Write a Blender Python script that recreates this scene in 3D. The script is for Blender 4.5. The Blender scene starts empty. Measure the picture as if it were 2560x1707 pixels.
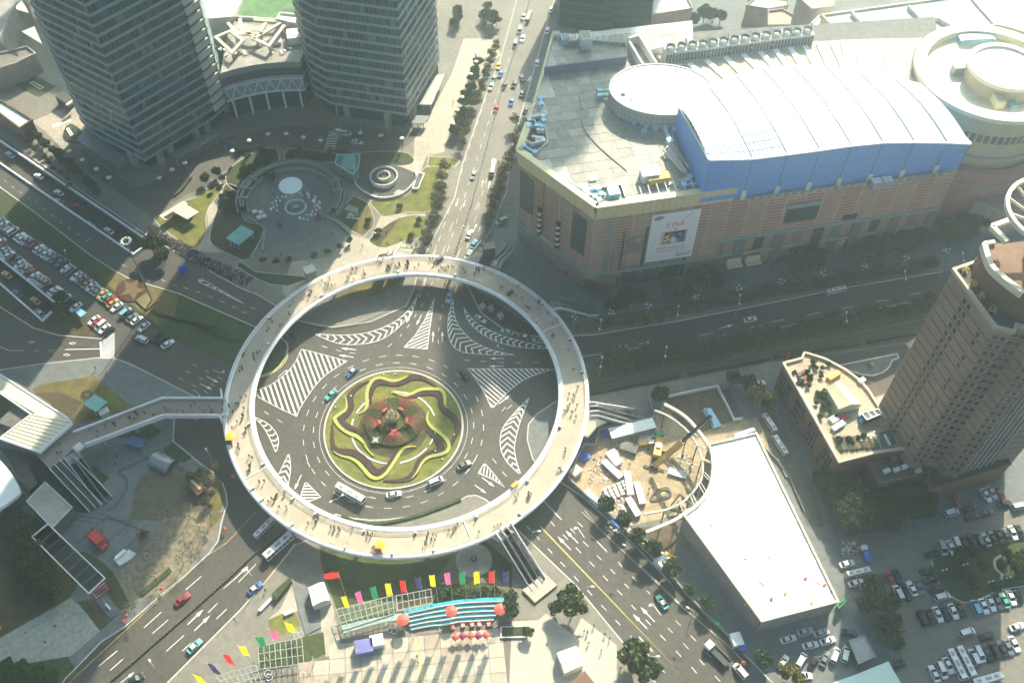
import bpy,bmesh,math,random
from math import sin,cos,radians,pi,atan2,hypot,sqrt
from mathutils import Vector,Matrix
from mathutils.geometry import tessellate_polygon
random.seed(7)
SC=bpy.context.scene
COL=SC.collection
CAMH=263.0;FPX=2480.0;PX,PY=1280.0,853.5;VPX,VPY=1250.0,2730.0
_d=Vector((VPX-PX,VPY-PY,FPX)).normalized()
UP=-_d
_Y=(Vector((0,0,1))-UP*UP.z).normalized()
_X=_Y.cross(UP)
_R=Matrix(((_X.x,-_X.y,-_X.z),(_Y.x,-_Y.y,-_Y.z),(UP.x,-UP.y,-UP.z)))
cam_d=bpy.data.cameras.new('camera');cam=bpy.data.objects.new('camera',cam_d);COL.objects.link(cam)
cam_d.sensor_width=36.0;cam_d.lens=36.0*FPX/2560.0;cam_d.clip_start=1.0;cam_d.clip_end=8000
cam.matrix_world=Matrix.Translation((0,0,CAMH))@_R.to_4x4()
SC.camera=cam
SUN_AZ=radians(17.2);SUN_EL=radians(36.5)
world=bpy.data.worlds.new('World');SC.world=world;world.use_nodes=True
nt=world.node_tree;nt.nodes.clear()
sky=nt.nodes.new('ShaderNodeTexSky');sky.sky_type='NISHITA';sky.sun_disc=False
sky.sun_elevation=SUN_EL;sky.sun_rotation=SUN_AZ;sky.dust_density=1.0;sky.air_density=1.0;sky.ozone_density=1.0
bg=nt.nodes.new('ShaderNodeBackground');bg.inputs[1].default_value=0.05
ow=nt.nodes.new('ShaderNodeOutputWorld');nt.links.new(sky.outputs[0],bg.inputs[0]);nt.links.new(bg.outputs[0],ow.inputs[0])
sd=bpy.data.lights.new('sun','SUN');sd.energy=5.0;sd.angle=radians(0.5);sd.color=(1.0,0.89,0.69)
so=bpy.data.objects.new('sun',sd);COL.objects.link(so)
_sv=Vector((sin(SUN_AZ)*cos(SUN_EL),cos(SUN_AZ)*cos(SUN_EL),sin(SUN_EL)))
so.rotation_euler=_sv.to_track_quat('Z','Y').to_euler();so.location=(0,0,600)
SC.view_settings.view_transform='Standard';SC.view_settings.look='None'
SC.view_settings.exposure=1.72;SC.view_settings.gamma=1.0;SC.view_settings.use_curve_mapping=False
HAZE=0.0007
SC.cycles.use_denoising=True
SC.cycles.max_bounces=6;SC.cycles.diffuse_bounces=3;SC.cycles.glossy_bounces=2;SC.cycles.transmission_bounces=3
SC.cycles.volume_bounces=1;SC.cycles.transparent_max_bounces=8
SC.cycles.volume_step_rate=8
def W(x,y,z=0.0):
 r=Vector((x-PX,y-PY,FPX));a=Vector((r.dot(_X),r.dot(_Y),r.dot(UP)))
 t=(z-CAMH)/a.z
 return Vector((a.x*t,a.y*t,z))
TR=(0,427,854,1280)
def T(c,r,x,y,z=0.0):return W(640*c+x/3.672,TR[r]+y/3.672,z)
QO=((0,0,1.8375),(1280,0,1.8375),(0,850,1.8297),(1280,850,1.8297))
def Q(q,x,y,z=0.0):
 o=QO[q];return W(o[0]+x/o[2],o[1]+y/o[2],z)
def TP(c,r,pts,z=0.0):return[T(c,r,p[0],p[1],z)for p in pts]
def QP(q,pts,z=0.0):return[Q(q,p[0],p[1],z)for p in pts]
def WP(pts,z=0.0):return[W(p[0],p[1],z)for p in pts]
def Z3(x,y,z=0.0):return W(1000+x/5.227,1180+y/5.227,z)
def ZI(x,y,z=0.0):return W(780+x/4.612,900+y/4.612,z)
def ZB(x,y,z=0.0):return W(540+x/2.0104,620+y/2.0104,z)
def ZN(x,y,z=0.0):return W(1000+x/4.9,600+y/4.9,z)
class MB:
 def __init__(s):s.v=[];s.f=[];s.m=[]
 def add(s,vs,fs,mi=0):
  o=len(s.v);s.v+=[tuple(p)for p in vs]
  for f in fs:s.f.append([i+o for i in f]);s.m.append(mi)
  return s
 def poly(s,pts,z=None,mi=0):
  vs=[(p[0],p[1],p[2]if z is None else z)for p in pts]
  return s.add(vs,[list(range(len(vs)))],mi)
 def prism(s,pts,z0,z1,mt=0,ms=0,bottom=False):
  n=len(pts)
  a=sum(pts[i][0]*pts[(i+1)%n][1]-pts[(i+1)%n][0]*pts[i][1]for i in range(n))
  if a<0:pts=list(pts)[::-1]
  vs=[(p[0],p[1],z0)for p in pts]+[(p[0],p[1],z1)for p in pts]
  s.add(vs,[[i,(i+1)%n,n+(i+1)%n,n+i]for i in range(n)],ms)
  o=len(s.v)-2*n
  s.f.append([o+n+i for i in range(n)]);s.m.append(mt)
  if bottom:s.f.append([o+n-1-i for i in range(n)]);s.m.append(ms)
  return s
 def box(s,c,sx,sy,sz,rz=0.0,mi=0):
  ca,sa=cos(rz),sin(rz);vs=[]
  for dz in(0,sz):
   for dx,dy in((-.5,-.5),(.5,-.5),(.5,.5),(-.5,.5)):
    x,y=dx*sx,dy*sy
    vs.append((c[0]+x*ca-y*sa,c[1]+x*sa+y*ca,c[2]+dz))
  return s.add(vs,[[3,2,1,0],[4,5,6,7],[0,1,5,4],[1,2,6,5],[2,3,7,6],[3,0,4,7]],mi)
 def bar(s,a,b,w,h,mi=0):
  a=Vector(a);b=Vector(b);d=b-a
  if d.length<1e-6:return s
  hd=Vector((d.x,d.y,0))
  n=Vector((-hd.y,hd.x,0)).normalized()if hd.length>1e-4 else Vector((1,0,0))
  u=d.normalized().cross(n)
  if u.z<0:u=-u
  if hd.length<=1e-4:u=Vector((0,1,0))
  n=n*(w/2);u=u*(h/2)
  vs=[a-n-u,a+n-u,a+n+u,a-n+u,b-n-u,b+n-u,b+n+u,b-n+u]
  return s.add(vs,[[0,1,2,3],[7,6,5,4],[0,4,5,1],[1,5,6,2],[2,6,7,3],[3,7,4,0]],mi)
 def cyl(s,c,r,z0,z1,n=12,r2=None,mi=0,cap=True):
  r2=r if r2 is None else r2
  vs=[(c[0]+r*cos(2*pi*i/n),c[1]+r*sin(2*pi*i/n),z0)for i in range(n)]+[(c[0]+r2*cos(2*pi*i/n),c[1]+r2*sin(2*pi*i/n),z1)for i in range(n)]
  fs=[[i,(i+1)%n,n+(i+1)%n,n+i]for i in range(n)]
  if cap:fs+=[list(range(n,2*n)),list(range(n-1,-1,-1))]
  return s.add(vs,fs,mi)
 def tube(s,pts,r,n=6,mi=0,r2=None):
  pts=[Vector(p)for p in pts];k=len(pts);o=len(s.v)
  for i,p in enumerate(pts):
   d=(pts[min(i+1,k-1)]-pts[max(i-1,0)]).normalized()
   a=d.cross(Vector((0,0,1))if abs(d.z)<.95 else Vector((1,0,0))).normalized();b=d.cross(a)
   rr=r if r2 is None else r+(r2-r)*i/max(1,k-1)
   for j in range(n):s.v.append(tuple(p+a*rr*cos(2*pi*j/n)+b*rr*sin(2*pi*j/n)))
  for i in range(k-1):
   for j in range(n):s.f.append([o+i*n+j,o+i*n+(j+1)%n,o+(i+1)*n+(j+1)%n,o+(i+1)*n+j]);s.m.append(mi)
  s.f.append([o+j for j in range(n-1,-1,-1)]);s.m.append(mi)
  s.f.append([o+(k-1)*n+j for j in range(n)]);s.m.append(mi)
  return s
 def ribbon(s,pts,w,z0,z1,mi=0,closed=False):
  """a bar of width w (number or list) along pts, from z0 to z1; z0==z1: a flat sheet"""
  pts=[Vector((p[0],p[1],0))for p in pts];k=len(pts);L=[];R=[]
  for i,p in enumerate(pts):
   a=pts[(i-1)%k]if(closed or i>0)else p;b=pts[(i+1)%k]if(closed or i<k-1)else p
   d1=(p-a);d2=(b-p)
   if d1.length<1e-6:d1=d2
   if d2.length<1e-6:d2=d1
   d1.normalize();d2.normalize();d=d1+d2
   if d.length<1e-6:d=d1
   d.normalize();nrm=Vector((-d.y,d.x,0));c=max(.45,nrm.dot(Vector((-d1.y,d1.x,0))))
   ww=(w[i]if isinstance(w,(list,tuple))else w)/2/c
   L.append(p+nrm*ww);R.append(p-nrm*ww)
  o=len(s.v);flat=abs(z1-z0)<1e-6
  s.v+=[(p.x,p.y,z1)for p in L]+[(p.x,p.y,z1)for p in R]
  if not flat:s.v+=[(p.x,p.y,z0)for p in L]+[(p.x,p.y,z0)for p in R]
  rng=range(k if closed else k-1)
  for i in rng:
   j=(i+1)%k
   s.f.append([o+k+i,o+k+j,o+j,o+i]);s.m.append(mi)
   if not flat:
    s.f.append([o+2*k+i,o+i,o+j,o+2*k+j]);s.m.append(mi)
    s.f.append([o+k+i,o+3*k+i,o+3*k+j,o+k+j]);s.m.append(mi)
  if not closed and not flat:
   s.f.append([o,o+2*k,o+3*k,o+k]);s.m.append(mi)
   s.f.append([o+k-1,o+2*k-1,o+4*k-1,o+3*k-1]);s.m.append(mi)
  return s
 def lathe(s,prof,c=(0,0),n=96,a0=0.0,a1=2*pi,mi=0):
  full=abs(a1-a0-2*pi)<1e-6;k=n if full else n+1;o=len(s.v);m=len(prof)
  for i in range(k):
   a=a0+(a1-a0)*i/n
   for r,z in prof:s.v.append((c[0]+r*cos(a),c[1]+r*sin(a),z))
  for i in range(n):
   j=(i+1)%k
   for q in range(m-1):
    mm=mi[q]if isinstance(mi,(list,tuple))else mi
    s.f.append([o+i*m+q,o+j*m+q,o+j*m+q+1,o+i*m+q+1]);s.m.append(mm)
  return s
 def ball(s,c,rx,ry=None,rz=None,n=8,m=6,mi=0,jit=0.0):
  ry=rx if ry is None else ry;rz=rx if rz is None else rz;o=len(s.v)
  for i in range(1,m):
   t=pi*i/m
   for j in range(n):
    a=2*pi*j/n;q=1+random.uniform(-jit,jit)
    s.v.append((c[0]+rx*q*sin(t)*cos(a),c[1]+ry*q*sin(t)*sin(a),c[2]+rz*q*cos(t)))
  s.v+=[(c[0],c[1],c[2]+rz),(c[0],c[1],c[2]-rz)];tp=len(s.v)-2
  for i in range(m-2):
   for j in range(n):s.f.append([o+i*n+j,o+(i+1)*n+j,o+(i+1)*n+(j+1)%n,o+i*n+(j+1)%n]);s.m.append(mi)
  for j in range(n):
   s.f.append([tp,o+j,o+(j+1)%n]);s.m.append(mi)
   s.f.append([tp+1,o+(m-2)*n+(j+1)%n,o+(m-2)*n+j]);s.m.append(mi)
  return s
 def mesh(s,name,mats,smooth=False):
  me=bpy.data.meshes.new(name);me.from_pydata(s.v,[],s.f)
  for m in(mats if isinstance(mats,(list,tuple))else[mats]):me.materials.append(m)
  me.polygons.foreach_set('material_index',s.m)
  if smooth:me.polygons.foreach_set('use_smooth',[True]*len(s.f))
  me.update();return me
 def build(s,name,mats,parent=None,smooth=False):
  o=bpy.data.objects.new(name,s.mesh(name,mats,smooth));COL.objects.link(o)
  if parent is not None:o.parent=parent
  return o
def tag(o,label=None,cat=None,group=None,kind=None):
 if label:o['label']=label
 if cat:o['category']=cat
 if group:o['group']=group
 if kind:o['kind']=kind
 return o
def thing(name,label,cat,loc=(0,0,0),rz=0.0,group=None):
 o=bpy.data.objects.new(name,None);o.empty_display_size=.3;COL.objects.link(o)
 o.location=loc;o.rotation_euler=(0,0,rz);return tag(o,label,cat,group)
def link(name,me,parent=None,loc=(0,0,0),rz=0.0,sc=None):
 o=bpy.data.objects.new(name,me);COL.objects.link(o);o.location=loc;o.rotation_euler=(0,0,rz)
 if sc:o.scale=sc if isinstance(sc,(tuple,list))else(sc,sc,sc)
 if parent is not None:o.parent=parent
 return o
KIDS={}
def kids(root):
 if root.name not in KIDS:KIDS[root.name]=[(c,list(c.children))for c in root.children]
 return KIDS[root.name]
def dup(root,loc,rz=0.0,label=None,group=None,sc=None):
 r=root.copy();COL.objects.link(r);r.location=loc;r.rotation_euler=(0,0,rz)
 if sc:r.scale=sc if isinstance(sc,(tuple,list))else(sc,sc,sc)
 if label:r['label']=label
 if group:r['group']=group
 for ch,gs in kids(root):
  c=ch.copy();COL.objects.link(c);c.parent=r
  for g in gs:
   d=g.copy();COL.objects.link(d);d.parent=c
 return r
_used=set()
def place(root,loc,rz=0.0,label=None,group=None,sc=None):
 """the first call moves the thing itself, later ones copy it"""
 if root.name in _used:return dup(root,loc,rz,label,group,sc)
 _used.add(root.name);kids(root)
 root.location=loc;root.rotation_euler=(0,0,rz)
 if sc:root.scale=sc if isinstance(sc,(tuple,list))else(sc,sc,sc)
 if label:root['label']=label
 if group:root['group']=group
 return root
_on='zero first second third fourth fifth sixth seventh eighth ninth tenth eleventh twelfth thirteenth fourteenth fifteenth sixteenth seventeenth eighteenth nineteenth'.split()
_tn=' . twenty thirty forty fifty sixty seventy eighty ninety'.split()
_tn=['','','twenty','thirty','forty','fifty','sixty','seventy','eighty','ninety']
def ordw(n):
 if n<20:return _on[n]
 if n<100:
  t,u=divmod(n,10)
  return _tn[t]+'-'+_on[u]if u else _tn[t][:-1]+'ieth'
 h,u=divmod(n,100)
 return('one' if h==1 else 'two')+' hundred'+('th' if u==0 else ' and '+ordw(u))
def inside(p,poly):
 c=False;n=len(poly);j=n-1
 for i in range(n):
  if(poly[i][1]>p[1])!=(poly[j][1]>p[1])and p[0]<(poly[j][0]-poly[i][0])*(p[1]-poly[i][1])/(poly[j][1]-poly[i][1])+poly[i][0]:c=not c
  j=i
 return c
def smooth_path(pts,k=4,closed=False):
 """Catmull-Rom through the points"""
 n=len(pts);out=[];rng=n if closed else n-1
 g=lambda i:Vector(pts[i%n])if closed else Vector(pts[max(0,min(n-1,i))])
 for i in range(rng):
  a,b,c,d=g(i-1),g(i),g(i+1),g(i+2)
  for j in range(k):
   t=j/k;out.append(.5*((2*b)+(c-a)*t+(2*a-5*b+4*c-d)*t*t+(3*b-a-3*c+d)*t**3))
 if not closed:out.append(Vector(pts[-1]))
 return out
def heading(a,b):return atan2(b[1]-a[1],b[0]-a[0])
def mat(name,col,rough=.8,var=0.0,scale=1.0,metal=0.0,bump=0.0,col2=None,spec=None,alpha=None,emit=None,detail=4.0,w2=None):
 m=bpy.data.materials.new(name);m.use_nodes=True;t=m.node_tree;b=t.nodes['Principled BSDF']
 b.inputs['Roughness'].default_value=rough;b.inputs['Metallic'].default_value=metal
 b.inputs['Base Color'].default_value=(*col,1)
 if spec is not None:b.inputs['Specular IOR Level'].default_value=spec
 if alpha is not None:b.inputs['Alpha'].default_value=alpha
 if var>0 or col2:
  geo=t.nodes.new('ShaderNodeNewGeometry')
  n=t.nodes.new('ShaderNodeTexNoise');n.inputs['Scale'].default_value=scale;n.inputs['Detail'].default_value=detail;n.inputs['Roughness'].default_value=.6
  t.links.new(geo.outputs['Position'],n.inputs['Vector'])
  r=t.nodes.new('ShaderNodeValToRGB')
  c2=col2 or tuple(max(0,c*(1-var))for c in col);c1=col if col2 else tuple(min(1,c*(1+var))for c in col)
  r.color_ramp.elements[0].position=.36;r.color_ramp.elements[1].position=.64
  r.color_ramp.elements[0].color=(*c2,1);r.color_ramp.elements[1].color=(*c1,1)
  t.links.new(n.outputs['Fac'],r.inputs['Fac']);outc=r.outputs['Color']
  if w2:
   n2=t.nodes.new('ShaderNodeTexNoise');n2.inputs['Scale'].default_value=w2[0];n2.inputs['Detail'].default_value=3
   t.links.new(geo.outputs['Position'],n2.inputs['Vector'])
   r2=t.nodes.new('ShaderNodeValToRGB');r2.color_ramp.elements[0].position=.35;r2.color_ramp.elements[1].position=.7
   k=w2[1];r2.color_ramp.elements[0].color=(k,k,k,1);r2.color_ramp.elements[1].color=(1.08,1.08,1.08,1)
   t.links.new(n2.outputs['Fac'],r2.inputs['Fac'])
   mx=t.nodes.new('ShaderNodeMix');mx.data_type='RGBA';mx.blend_type='MULTIPLY';mx.inputs[0].default_value=1
   t.links.new(outc,mx.inputs[6]);t.links.new(r2.outputs['Color'],mx.inputs[7]);outc=mx.outputs[2]
  t.links.new(outc,b.inputs['Base Color'])
  if bump>0:
   bp=t.nodes.new('ShaderNodeBump');bp.inputs['Strength'].default_value=bump;bp.inputs['Distance'].default_value=.3
   t.links.new(n.outputs['Fac'],bp.inputs['Height']);t.links.new(bp.outputs['Normal'],b.inputs['Normal'])
 return m
ASPH=mat('asphalt',(.078,.070,.058),.75,.22,.9,w2=(.06,.86))
ASPH2=mat('asphalt_service',(.12,.108,.09),.75,.18,.8,w2=(.08,.8))
LINE=mat('road_paint',(.80,.79,.74),.6,.12,1.4)
YLINE=mat('road_paint_yellow',(.62,.47,.10),.6,.15,1.2)
PAVE=mat('paving_stone',(.20,.183,.15),.75,.14,.5,w2=(.11,.9))
PAVEW=mat('paving_warm',(.42,.37,.29),.65,.10,.6,w2=(.1,.85))
PAVEG=mat('paving_grey',(.155,.165,.16),.8,.16,.5,w2=(.09,.9))
PAVED=mat('paving_dark',(.085,.085,.08),.85,.15,.6)
DECK=mat('deck_paving',(.44,.37,.28),.8,.06,.4,w2=(.12,.9))
GRASS=mat('grass',(.23,.215,.045),.95,0,.35,col2=(.125,.145,.032),bump=.15,w2=(1.8,.75))
GRASSD=mat('grass_dark',(.075,.095,.028),.95,0,.5,col2=(.045,.060,.020),bump=.2,w2=(1.6,.7))
GRASSY=mat('grass_dry',(.20,.155,.048),.95,0,.3,col2=(.12,.105,.035),bump=.15,w2=(1.5,.75))
GRASSB=mat('planting_brown',(.115,.085,.045),.95,0,.8,col2=(.06,.06,.025),bump=.25,w2=(2,.7))
SHRUB=mat('shrub',(.060,.078,.022),.95,0,1.2,col2=(.028,.045,.016),bump=.5)
SOIL=mat('bare_soil',(.13,.095,.060),.95,.3,.35,w2=(1.1,.7))
SAND=mat('site_sand',(.42,.32,.20),.95,.18,.3,w2=(1.2,.8))
PURP=mat('purple_bedding',(.060,.028,.030),.95,.25,2.5,bump=.5)
YEL=mat('yellow_green_bedding',(.40,.42,.11),.95,.18,3,bump=.4)
WHITE=mat('white_paint',(.80,.80,.78),.45,.05,.3)
OFFW=mat('off_white',(.66,.65,.60),.6,.08,.5)
CREAM=mat('cream_roof',(.72,.66,.50),.6,.07,.3)
CONC=mat('concrete',(.36,.34,.30),.85,.12,.4,w2=(.15,.8))
CONCD=mat('concrete_dark',(.15,.145,.13),.85,.16,.4)
CURB=mat('kerb_stone',(.55,.53,.47),.8,.1,1)
METAL=mat('grey_metal',(.32,.33,.34),.45,.1,1,metal=.5)
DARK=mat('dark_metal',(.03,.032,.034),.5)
BLACK=mat('black_rubber',(.012,.012,.012),.7)
TEAL=mat('teal_glass_roof',(.19,.44,.42),.25,.08,.3)
GLASSD=mat('dark_glass',(.030,.045,.048),.12,.2,.4,spec=.6)
RED=mat('red_paint',(.60,.045,.03),.45,.05,.5)
ORANGE=mat('orange_paint',(.75,.30,.03),.5)
YELLOW=mat('yellow_paint',(.85,.62,.03),.5)
BLUE=mat('blue_paint',(.04,.13,.55),.45,.06,.5)
GREEN=mat('green_paint',(.02,.28,.12),.5)
LBLUE=mat('light_blue_duct',(.25,.52,.66),.4,.15,1)
BROWN=mat('brown_stone',(.19,.105,.065),.8,.14,.25,w2=(1.1,.85))
# ================================================================ GROUND
RC=Vector((-32.3,174.0,0));IC=Vector((-36.4,164.7,0))
ramp1=[W(-140,259),W(377,608),W(335,638),W(-140,315)]
ramp2=[W(-120,551.5),W(147,765),W(107.6,804),W(-120,605)]
def holed(name,outer,holes,z,m):
 loops=[[Vector((p[0],p[1],z))for p in outer]]+[[Vector((p[0],p[1],z))for p in h]for h in holes]
 tris=tessellate_polygon(loops);vs=[p for l in loops for p in l]
 b=MB();b.add(vs,[list(t)[::-1]for t in tris]);o=b.build(name,m)
 me=o.data;bm=bmesh.new();bm.from_mesh(me);bmesh.ops.recalc_face_normals(bm,faces=bm.faces)
 if sum(f.normal.z for f in bm.faces)<0:bmesh.ops.reverse_faces(bm,faces=bm.faces)
 bm.to_mesh(me);bm.free();return o
ground=holed('ground',[(-1600,-600),(1600,-600),(1600,2600),(-1600,2600)],[ramp1,ramp2],0.0,ASPH)
tag(ground,'dark asphalt ground and carriageways around the roundabout',kind='structure')
def ramp_road(outline,depth):
 a,b,c,d=outline
 m=MB();n=12
 for i in range(n):
  t0,t1=i/n,(i+1)/n;z0,z1=-depth*t0,-depth*t1
  m.add([(*(a.lerp(b,t0)).xy,z0),(*(d.lerp(c,t0)).xy,z0),(*(d.lerp(c,t1)).xy,z1),(*(a.lerp(b,t1)).xy,z1)],[[0,1,2,3]],0)
 o=m.build('underpass_road',ASPH);tag(o,kind='structure')
 w=MB()
 for p,q in((a,b),(d,c)):w.add([(*p.xy,-.1),(*q.xy,-depth),(*q.xy,.0),(*p.xy,.0)],[[0,1,2,3]],0)
 w.add([(*b.xy,-depth),(*c.xy,-depth),(*c.xy,0),(*b.xy,0)],[[0,1,2,3]],1)
 tag(w.build('underpass_wall',[CONCD,DARK]),kind='structure')
 return o
for rp,dp,lab in((ramp1,4.5,'pale parapet around the long underpass ramp beside the twin towers'),(ramp2,4.5,'pale parapet around the underpass ramp beside the parked cars')):
 ramp_road(rp,dp)
 w=MB();w.ribbon([rp[0],rp[1],rp[2],rp[3]],.55,0,.9)
 tag(w.build('parapet_wall',WHITE),lab,'parapet')
def flat(name,pts,m,z,kind='structure',z0=0.0,side=None):
 b=MB();b.prism(pts,z0,z,0,1);o=b.build(name,[m,side or CURB]);tag(o,kind=kind);return o
def kerb(pts,z=.14,w=.35,closed=False,name='kerb',m=CURB):
 b=MB();b.ribbon(pts,w,0,z+.012,closed=closed);return tag(b.build(name,m),kind='structure')
arcN=[W(*p)for p in((640,735),(694,767),(749,803),(831,819),(926,805),(1016,765),(1035,721))]
blkA=[W(-200,200),W(80,395),W(372,592),W(430,625),W(480,650),W(545,690),W(600,720)]+arcN+[W(1043,688),W(1065,634),W(1087,590),W(1136,495),W(1157,408),W(1215,237),W(1250,152),W(1272,82),W(1292,0),W(1330,-120),W(1100,-200),W(-200,-200)]
flat('pavement_towers',blkA,PAVE,.12)
kerb([W(80,395),W(372,592),W(430,625),W(480,650),W(545,690),W(600,720)]+arcN+[W(1043,688),W(1065,634),W(1087,590),W(1136,495),W(1157,408),W(1215,237),W(1250,152),W(1292,0)])
blkB=[W(1182,645),W(1167,714),W(1204,784),W(1255,820),W(1306,839),W(1357,841),W(1480,838),W(1700,802),W(1900,763),W(2100,722),W(2355,680),W(2900,570),W(2900,-200),W(1460,-200),W(1400,-20),W(1385,0),W(1326,207),W(1299,300),W(1280,367),W(1266,481),W(1228,574)]
flat('pavement_mall',blkB,PAVEG,.12);kerb(blkB[13:]+blkB[:11])
eg=[W(1471,992),W(1700,949),W(1920,906),W(2274,854),W(2800,755)]
crn=[W(1392,1002),W(1343,1034),W(1321,1061),W(1318,1099),W(1332,1148),W(1372,1190)]
blkC=eg+[W(2900,740),W(2900,2000),W(2050,1900),W(1960,1735),W(1830,1604),W(1751,1533),W(1593,1370),W(1525,1304),W(1454,1240),W(1402,1205)]+crn[::-1]
flat('pavement_site',blkC,PAVEG,.12);kerb(crn+[W(1402,1205),W(1454,1240),W(1525,1304),W(1593,1370),W(1751,1533),W(1830,1604),W(1960,1735)])
dN=[W(*p)for p in((1215,1249),(1190,1238),(1168,1240),(1149,1251),(1110,1268),(1073,1280),(1020,1292),(967,1299),(925,1300),(885,1296),(839,1285))]
blkD=[W(1277,1308)]+dN+[W(800,1320),W(770,1350),W(738,1362),W(656,1463),W(600,1525),W(400,1725),W(300,1900),W(1800,1900),W(1640,1707),W(1574,1626),W(1440,1463)]
flat('pavement_plaza',blkD,PAVE,.12);kerb([W(1640,1707),W(1574,1626),W(1440,1463),W(1277,1308)]+dN+[W(800,1320),W(770,1350),W(738,1362),W(656,1463),W(600,1525),W(400,1725)])
blkE=[W(-200,950),W(0,925),W(95,911),W(180,902),W(245,895),W(290,897),W(330,912),W(490,993),W(436,1040),W(433,1103),W(482,1143),W(505,1162),W(534,1181),W(556,1206),W(566,1235),W(568,1262),W(561,1281),W(553,1310),W(545,1352),W(523,1383),W(463,1438),W(403,1487),W(313,1566),W(253,1604),W(163,1697),W(60,1850),W(-200,1900)]
flat('pavement_station',blkE,PAVEG,.12);kerb(blkE[:13]);kerb(blkE[13:26])
lawnF=[W(-200,340),W(0,468),W(85,530),W(163,590),W(231,642),W(286,677),W(327,699),W(449,735),W(540,775),W(635,816),W(700,842),W(716,855),W(720,868),W(714,893),W(700,914),W(684,928),W(640,944),W(580,922),W(500,880),W(447,854),W(417,848),W(390,815),W(310,754),W(240,700),W(160,640),W(80,585),W(0,541),W(-200,430)]
flat('verge_lawn',lawnF,GRASSD,.14);kerb(lawnF[:17],.15)
flat('verge_lawn',TP(0,1,[(-300,930),(0,1060),(390,1395),(545,1275),(640,1250),(760,1340),(860,1420),(1000,1480),(930,1545),(540,1512),(310,1445),(0,1250),(-300,1180)]),GRASSB,.14)
kerb(TP(0,1,[(1000,1480),(930,1545),(540,1512),(310,1445),(0,1250),(-300,1080)]),.15)
flat('star_lawn',TP(0,1,[(1050,925),(1200,1010),(1330,1050),(1640,1150),(1600,1350),(1440,1420),(1240,1250),(1080,1120),(940,1010)]),GRASSY,.158)
G2=.17
def bed(pts,m=GRASS,z=G2,name='lawn',k=.25,edge=True):
 if edge:kerb(pts,z-.01,k,True,'lawn_edge')
 return flat(name,pts,m,z,z0=.1)
bed(smooth_path(QP(0,[(712,1012),(745,985),(850,925),(905,905),(1000,838),(1015,880),(962,950),(946,1010),(950,1060),(930,1110),(885,1142),(800,1090)]),3,True))
bed(smooth_path(QP(0,[(1035,850),(1100,870),(1105,960),(1130,1015),(1213,1055),(1140,1190),(1080,1180),(980,1130),(965,1080),(985,1000),(1010,930)]),3,True),GRASSB)
bed(QP(0,[(1110,1175),(1145,1190),(1213,1057),(1170,1040),(1150,1100)]),GRASSD,G2+.01,edge=False)
bed(smooth_path(QP(0,[(1045,790),(1110,735),(1180,695),(1250,682),(1278,705),(1275,755),(1200,785),(1140,840),(1110,885),(1045,850)]),3,True),GRASSD)
bed(smooth_path(QP(0,[(1320,690),(1420,688),(1560,712),(1690,700),(1850,700),(1900,728),(1885,757),(1780,765),(1700,752),(1560,745),(1440,752),(1320,757)]),3,True),GRASSD)
bed(TP(1,1,[(900,230),(1030,300),(1085,440),(1075,520),(985,604),(890,560),(715,420),(800,330)]),GRASSD)
bed(TP(1,1,[(1010,310),(1040,330),(1085,440),(1075,520),(985,600),(930,560),(950,430)]),GRASSY,G2+.012,edge=False)
bed(smooth_path(TP(1,1,[(1050,275),(1280,255),(1450,180),(1500,40),(1570,-30),(1760,-30),(1690,180),(1600,370),(1400,383),(1180,425),(1110,370)]),3,True))
bed(smooth_path(TP(1,1,[(1035,640),(1110,570),(1230,480),(1400,412),(1570,430),(1540,560),(1490,620),(1350,655),(1200,705),(1110,700)]),3,True))
bed(TP(1,1,[(1035,640),(1110,570),(1230,480),(1330,430),(1200,600),(1130,700)]),GRASSB,G2+.012,edge=False)
bed(TP(1,0,[(1590,1440),(1780,1450),(1870,1480),(1830,1530),(1570,1530)]),z=G2+.02)
bed(TP(1,1,[(0,930),(440,972),(470,1000),(290,1062),(120,1040),(0,990),(-180,880),(-150,830)]),GRASSD)
for s in(0,1,2):
 pp=[T(1,1,1130+s*120,410-s*26,0),T(1,1,1330+s*90,210-s*5,0)]
 MBx=MB();MBx.ribbon(pp,.3,G2,G2+.02);tag(MBx.build('lawn_edging',PAVED),kind='structure')
flat('drive',smooth_path(QP(0,[(420,800),(560,900),(690,992),(735,985),(830,912),(930,862),(1025,790),(1100,732),(1240,672),(1340,682),(1440,700),(1600,692),(1800,700),(1905,640),(1880,600),(1700,625),(1560,600),(1420,572),(1250,582),(1100,618),(1010,650),(880,725),(760,800),(640,860),(520,800),(380,690),(300,640),(250,680)]),3,True),ASPH2,.128)
flat('warm_paving',QP(0,[(1340,1205),(1520,1180),(1600,1075),(1700,1100),(1750,990),(1960,985),(1900,1040),(1760,1040),(1700,1110),(1880,1120),(1870,1170),(1700,1200),(1600,1280),(1500,1330),(1330,1380),(1290,1340)]),PAVEW,.132)
flat('warm_paving',QP(0,[(1720,790),(1780,760),(1900,745),(1905,640),(1990,500),(2080,330),(2130,180),(2260,180),(2300,250),(2160,480),(2060,620),(2040,700),(1960,720),(1925,800),(1800,770)]),PAVEW,.132)
flat('warm_paving',smooth_path(QP(0,[(1020,850),(1038,880),(1000,960),(985,1050),(975,1130),(1020,1160),(900,1150),(950,1090),(955,1010),(960,950)]),2,True),PAVEW,.136)
flat('warm_paving',QP(0,[(150,560),(330,480),(410,610),(350,640),(290,690),(215,610)]),PAVEW,.132)
flat('grey_paving',QP(0,[(1140,530),(1370,497),(1368,540),(1438,547),(1425,585),(1300,578),(1110,615),(1100,600),(1155,570)]),PAVE,.136)
flat('grey_paving',QP(0,[(0,300),(260,420),(330,470),(150,560),(0,480)]),PAVE,.126)
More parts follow.
